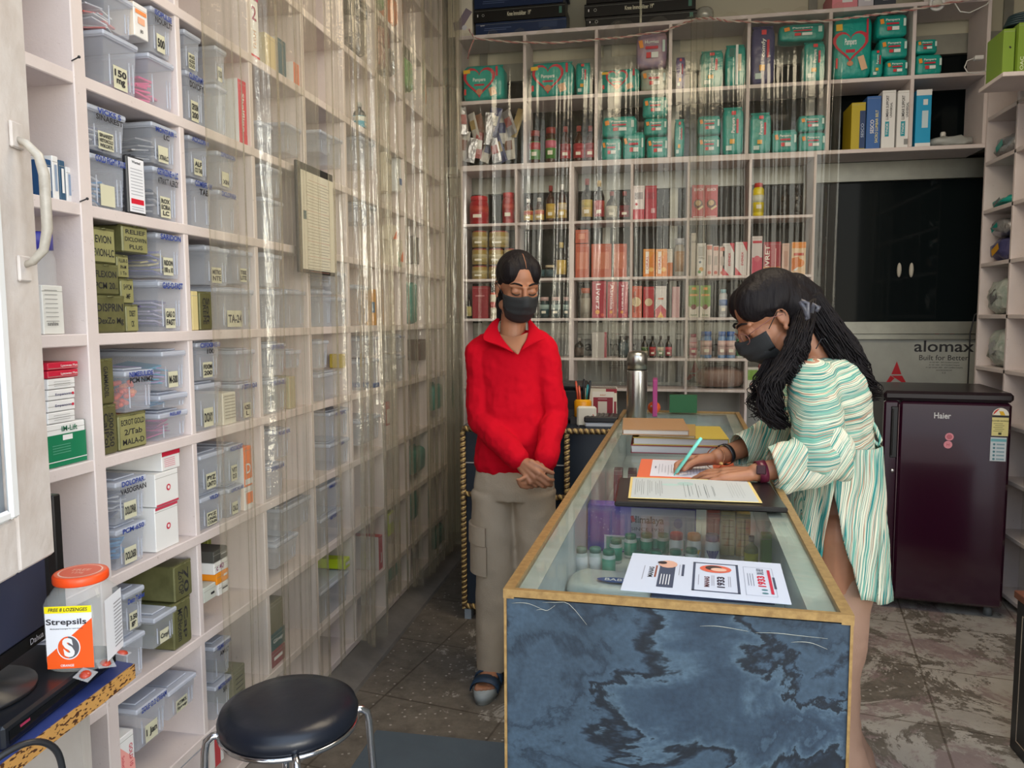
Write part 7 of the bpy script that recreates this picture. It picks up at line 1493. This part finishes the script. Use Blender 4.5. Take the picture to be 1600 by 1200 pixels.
hB = P(1203, 497, y=2.20); HB = XB @ Matrix.Translation(hB) @ Matrix.Rotation(R(-82), 4, 'Z') @ Matrix.Rotation(R(34), 4, 'X')
q = lambda u, v, y: P(u, v, y=y)
sN, eN, wN = q(1272, 598, 2.08), q(1278, 722, 1.99), q(1182, 741, 1.965)
sF, eF, wF = q(1262, 600, 2.37), q(1215, 680, 2.33), q(1122, 712, 2.14)
wN.z, wF.z = .940, .945
S = SKIN_B; b = MB(XB); head_geo(b, HB, S)
nB = q(1290, 570, 2.22); hb = (HB.to_3x3() @ V3(0, .03, -.05)) + HB.translation; b.xf = Matrix.Identity(4); b.cap(hb, .046, XB @ nB, .050, S, n=20); b.xf = XB
b.cap(sN+V3(0, .05, .02), .045, sF+V3(0, -.05, .02), .045, S); b.cap(q(1300, 600, 2.22), .085, q(1310, 700, 2.22), .085, S, n=20); b.cap(q(1310, 690, 2.22), .09, q(1310, 790, 2.22), .11, S, n=20)
b.limb([sN, eN, wN], [.040, .034, .0235], S); b.limb([sF, eF, wF], [.040, .034, .0235], S)
hl = [V3(.50, 2.15, .74), V3(.50, 2.16, .42), V3(.50, 2.17, .09)]; hr = [V3(.52, 2.29, .74), V3(.52, 2.29, .42), V3(.52, 2.29, .09)]
b.limb(hl, [.075, .048, .032], S); b.limb(hr, [.075, .048, .032], S)
foot(b, V3(.50, 2.17, .085), (-1, -.05, 0), S); foot(b, V3(.52, 2.29, .085), (-1, .05, 0), S)
# left hand lying flat on the form, fingers towards the other hand
hand(b, wN+V3(-.012, 0, -.004), V3(-1, .18, -.10), V3(.10, -.25, 1), V3(.15, 1, .2), S, [(.10, .30, .25), (.10, .28, .22), (.10, .28, .22), (.08, .30, .3)], ((.015, .028, -.004), (.75, .65, -.1), (0, -.5, -.6), (.0, .15, .2)), .16, .94)
# right hand holding the pen
pen_tip = q(1053, 737, 2.045); pen_tip.z = T0+.0055; pen_top = q(1096, 684, 2.06)
rf = V3(-1, -.16, -.12)
hand(b, wF+V3(-.010, -.004, -.004), rf, V3(-.10, .70, .75), V3(-.15, -.9, .45), S, [(.35, .95, .35), (.55, .95, .45), (.80, 1.0, .6), (.95, 1.0, .6)], ((.022, .026, -.006), (.85, .45, -.15), (.0, -.4, -.8), (.05, .25, .25)), .05, .92)
o = b.build('body', pb); remesh(o, .0032, 3, .5)
face_parts(pb, HB)
b = MB(); b.tube([pen_tip, pen_tip.lerp(pen_top, .08), pen_tip.lerp(pen_top, .081), pen_tip.lerp(pen_top, .97), pen_top], [.0012, .0032, .0048, .0048, .0036], H('7adccc', .3), 10); tag(b.build('pen'), 'turquoise pen held by the writing hand', 'pen')
# spectacles
b = MB(HB); WR = H('8a5a52', .3)
for s_ in (-1, 1):
    b.tube([(s_*.032+.021*math.cos(a*PI/10), -.098+.010*abs(math.cos(a*PI/10))*(1 if s_*math.cos(a*PI/10) > 0 else -.0), -.004+.017*math.sin(a*PI/10)) for a in range(20)], .0011, WR, 6, closed=True)
    b.tube([(s_*.053, -.090, .002), (s_*.066, -.060, .006), (s_*.077, -.010, .010), (s_*.079, .015, .002)], .0012, WR, 6)
b.tube([(-.011, -.099, -.001), (0, -.101, .002), (.011, -.099, -.001)], .0011, WR, 6); b.build('spectacles', pb)
# hair
b = MB(HB)
b.ell((0, .024, .046), (.079, .096, .084), HAIR, nu=32, nv=20); b.ell((0, .062, .0), (.074, .066, .084), HAIR, nu=26, nv=16)
for s_ in (-1, 1):
    b.ell((s_*.040, -.014, .062), (.037, .062, .054), HAIR, nu=22, nv=14); b.cap((s_*.058, -.030, .046), .014, (s_*.073, .012, .030), .011, HAIR)
b.cap((0, .10, .03), .045, (0, .125, -.01), .034, HAIR)
o = b.build('hair', pb); remesh(o, .0036, 14, .5)
rd = random.Random(5)
def lock(path, wid, n, r0, name, curl=.006, taper=.55):
    b = MB(XB); pts0 = [Vector(p) for p in path]; J = 26
    def at(t):
        x = t*(len(pts0)-1); i = min(int(x), len(pts0)-2); f = x-i
        p0, p1, p2, p3 = pts0[max(i-1, 0)], pts0[i], pts0[i+1], pts0[min(i+2, len(pts0)-1)]
        return .5*((2*p1)+(-p0+p2)*f+(2*p0-5*p1+4*p2-p3)*f*f+(-p0+3*p1-3*p2+p3)*f**3)
    for k in range(n):
        a = rd.uniform(0, 2*PI); rr = math.sqrt(rd.random()); fx = rd.uniform(2, 5); ph = rd.uniform(0, 6.28); tl = rd.uniform(.80, 1.0); pts = []; rs = []
        for j in range(J):
            t = j/(J-1)*tl; w_ = (wid[0]*(1-t)+wid[1]*t)*(.75+.5*math.sin(PI*t))
            c = at(t); off = V3(math.cos(a)*rr*w_, math.sin(a)*rr*w_*.9, math.sin(a+1)*rr*w_*.3)
            cu = curl*(t**1.5)*3; pts.append(c+off+V3(math.sin(fx*t*6+ph)*cu, math.cos(fx*t*5+ph)*cu, 0)); rs.append(r0*(1-.6*t)*rd.uniform(.9, 1.1))
        b.tube(pts, rs, HAIR, 5)
    return b.build(name, pb)
lock([q(1250, 470, 2.17), q(1250, 520, 2.12), q(1228, 565, 2.09), q(1206, 600, 2.07), q(1205, 640, 2.06), q(1222, 670, 2.05)], (.026, .022), 330, .0027, 'front_lock')
lock([q(1205, 560, 2.14), q(1192, 590, 2.12), q(1188, 620, 2.11), q(1200, 655, 2.09)], (.02, .022), 60, .0018, 'loose_curls', curl=.010)
lock([q(1262, 460, 2.20), q(1285, 500, 2.20), q(1318, 545, 2.17), q(1338, 585, 2.16), q(1352, 612, 2.15)], (.040, .024), 360, .0028, 'back_lock')
lock([q(1335, 560, 2.17), q(1352, 590, 2.16), q(1362, 615, 2.16), q(1352, 625, 2.16)], (.018, .018), 40, .0015, 'loose_curls', curl=.010)
lock([q(1262, 470, 2.16), q(1250, 520, 2.12), q(1240, 560, 2.10), q(1228, 600, 2.09)], (.028, .024), 240, .0027, 'side_lock')
b = MB(XB); CL = mat('grey_clip', (.045, .045, .055), .3, vary=.8, vscale=60, col2=(.12, .12, .15))
for pts in ([(1250, 471), (1257, 482), (1262, 497)], [(1251, 470), (1262, 474), (1262, 497), (1258, 498)], [(1268, 489), (1272, 475), (1279, 480), (1275, 487)]):
    b.tube([q(u, v, 2.085) for u, v in pts], .0065, CL, 8)
b.build('hair_clip', pb)
# kurta bodice and near upper sleeve
b = MB(XB)
def rg(u, v, rx, ry, y=2.22, a=0): p = P(u, v, y=y); return (p.x, p.y, p.z, rx, ry, a)
b.torso([rg(1306, 745, .110, .150), rg(1306, 700, .100, .140), rg(1300, 660, .100, .145), rg(1296, 620, .104, .165), rg(1294, 590, .094, .160), rg(1296, 566, .070, .120), rg(1298, 556, .052, .080)], ST_H)
b.limb([sN+V3(.0, .02, -.005), sN.lerp(eN, .5)+V3(.0, -.01, 0), eN+V3(.0, 0, .01)], [.066, .066, .070], ST_H)
b.cap(sF+V3(0, -.02, -.005), .060, eF, .058, ST_H)
o = b.build('kurta_bodice', pb); remesh(o, .006, 7, .5); displace(o, .07, .018)
# near forearm sleeve, wide and drooping
def sleeve(pa0, pb0, r0, r1, droop, m, name):
    b = MB(XB); n = 26; J = 12; V = []; d = (pb0-pa0); L_ = d.length; d.normalize(); up = V3(0, 0, 1); up = (up-d*up.dot(d)).normalized(); sd = d.cross(up)
    for j in range(J+1):
        t = j/J; c = pa0+d*L_*t; r = r0+(r1-r0)*t; fl = 1+.05*math.sin(j*2.1)
        for i in range(n):
            a = 2*PI*i/n; k = 1+.06*math.sin(3*a+j*.8); dz_ = droop*t*max(0, -math.sin(a))**1.2*.0
            V.append(c+(up*math.sin(a)*r*fl*k+sd*math.cos(a)*r*.82*k)+V3(0, 0, -droop*(.3+.7*t) if math.sin(a) < -.3 else 0))
    b.add(V, [(j*n+i, j*n+(i+1) % n, (j+1)*n+(i+1) % n, (j+1)*n+i) for j in range(J) for i in range(n)], m, True)
    o = b.build(name, pb); s_ = o.modifiers.new('s', 'SOLIDIFY'); s_.thickness = .004; u_ = o.modifiers.new('u', 'SUBSURF'); u_.levels = u_.render_levels = 1; displace(o, .05, .010); return o
sleeve(eN+V3(.06, .01, .03), wN+V3(.035, .0, .016), .070, .046, .004, ST_S, 'kurta_sleeve')
b = MB(XB); b.cap(eN+V3(.03, 0, .03), .060, eN+V3(-.01, 0, .0), .056, ST_S); b.cap(eN+V3(.0, -.01, -.005), .055, q(1228, 762, 1.97)+V3(0, 0, .012), .030, ST_S); o = b.build('kurta_elbow', pb); remesh(o, .006, 5, .5); displace(o, .05, .012)
sleeve(eF+V3(.05, .02, .02), wF+V3(.055, .03, .016), .062, .040, .003, ST_F, 'kurta_sleeve')
# skirt of the kurta, slit at the side
sgp = lambda x: math.copysign(abs(x)**.72, x)
b = MB(XB); V = []; nu, nv = 90, 22; TH = .0
for j in range(nv+1):
    t = j/nv; zc_ = .985-(.985-.595)*t
    for i in range(nu+1):
        s_ = i/nu; slit = max(0, t-.28)*1.0; a0 = -PI/2-.28+slit*.60; a = a0+(2*PI-slit*1.05)*s_
        rx = .100+.022*t+(.018*t)*math.sin(a*9); ry = .140+.035*t+(.018*t)*math.sin(a*7+1)
        cx = .508+.0*t; V.append((cx+rx*sgp(math.cos(a)), 2.22+ry*sgp(math.sin(a)), zc_-.02*max(0, math.cos(a))*t))
b.add(V, [(j*(nu+1)+i, (j+1)*(nu+1)+i, (j+1)*(nu+1)+i+1, j*(nu+1)+i+1) for j in range(nv) for i in range(nu)], ST_V, True)
o = b.build('kurta_skirt', pb); s_ = o.modifiers.new('s', 'SOLIDIFY'); s_.thickness = .004; displace(o, .08, .012)
# waist tie at the back
b = MB(XB)
for pts in ([(1348, 655), (1358, 651), (1368, 668), (1376, 688), (1372, 695), (1361, 686), (1357, 672), (1350, 660)], [(1348, 655), (1354, 668), (1352, 680), (1359, 700), (1363, 716)], [(1350, 660), (1347, 676), (1352, 690), (1357, 712)]):
    b.tube([q(u, v, 2.15) for u, v in pts], .0052, ST_V, 8)
b.build('waist_tie', pb)
# trousers
TB = mat('brown_rayon', (.36, .215, .150), .8, vary=.4, vscale=5, col2=(.31, .185, .125), bump=.1, bscale=200)
b = MB(XB); b.torso([(.52, 2.22, .66, .084, .120), (.52, 2.22, .80, .088, .122), (.515, 2.22, .93, .080, .110)], TB)
for cy, dx in ((2.155, 0), (2.29, .02)):
    b.torso([(.535+dx, cy, .012, .105, .088), (.53+dx, cy, .05, .098, .082), (.505+dx, cy, .16, .066, .064), (.50+dx, cy, .30, .068, .066), (.510+dx, cy, .50, .076, .070), (.518, cy+(.015 if cy < 2.2 else -.015), .72, .080, .074)], TB)
o = b.build('trousers', pb); remesh(o, .0065, 6, .5); displace(o, .10, .022)
# watch, bangle, band, ring
def band_at(c, d, r, w_, m, name, sq_=.85):
    b = MB(XB); d = d.normalized(); u = V3(0, 0, 1); u = (u-d*u.dot(d)).normalized(); s_ = d.cross(u)
    ringp = lambda off, rr: [c+d*off+u*math.sin(2*PI*i/24)*rr*sq_+s_*math.cos(2*PI*i/24)*rr for i in range(24)]
    b.rings([ringp(-w_/2, r*.96), ringp(-w_/2, r), ringp(w_/2, r), ringp(w_/2, r*.96)], m, True, False, True); return b, b.build(name, pb)
dN = (wN-eN).normalized(); dF = (wF-eF).normalized()
band_at(wN-dN*.012, dN, .030, .022, mat('maroon_band', (.10, .012, .030), .3), 'wrist_watch', .95)
b = MB(XB); c = wN-dN*.012+V3(-.004, -.026, .010); b.box(c.x-.012, c.x+.012, c.y-.006, c.y, c.z-.012, c.z+.012, H('3a2028', .2), ch=.003); b.build('watch_case', pb)
band_at(wF+dF*.012, dF+V3(0, 0, .5), .032, .003, mat('copper_bangle', (.55, .25, .14), .3, metal=.8), 'bangle', 1)
band_at(wF-dF*.030, dF, .031, .014, BLACK, 'fitness_band', .95)
b = MB(XB); c = wN+V3(-.085, .02, .016); b.ell(c, (.006, .006, .004), GOLD, nu=10, nv=8); b.build('ring', pb)
b = MB(XB); b.tube([q(1275, 545, 2.13), q(1283, 530, 2.14), q(1289, 529, 2.14), q(1296, 540, 2.14)], .0014, BLACK, 6); b.build('neck_string', pb)

# ================================================================== pieces that belong to a part
def under(root, part, *kids):
    ps = [c for c in root.children if c.name.split('.')[0] == part]
    if not ps: return
    for c in list(root.children):
        if c.name.split('.')[0] in kids: c.parent = ps[0]
under(fr, 'door', 'handle', 'brand_lettering', 'sticker', 'energy_label', 'feature_label', 'door_trim'); under(fr, 'door_edge', 'lock')
under(mo, 'casing', 'bezel', 'screen', 'brand_lettering')
for p_ in (pa, pb): under(p_, 'face_mask', 'ear_loops'); under(p_, 'trousers', 'cargo_pocket'); under(p_, 'hair', 'hair_parting', 'hair_clip')
under(pa, 'sweater', 'collar', 'collar_stand'); under(pb, 'wrist_watch', 'watch_case'); under(pb, 'kurta_skirt', 'waist_tie')
under(jr, 'body', 'printed_label'); under(ct, 'front_panel', 'scratch'); under(ct, 'glass_top', 'glass_border')
under(st, 'seat_pad', 'seat_ring')
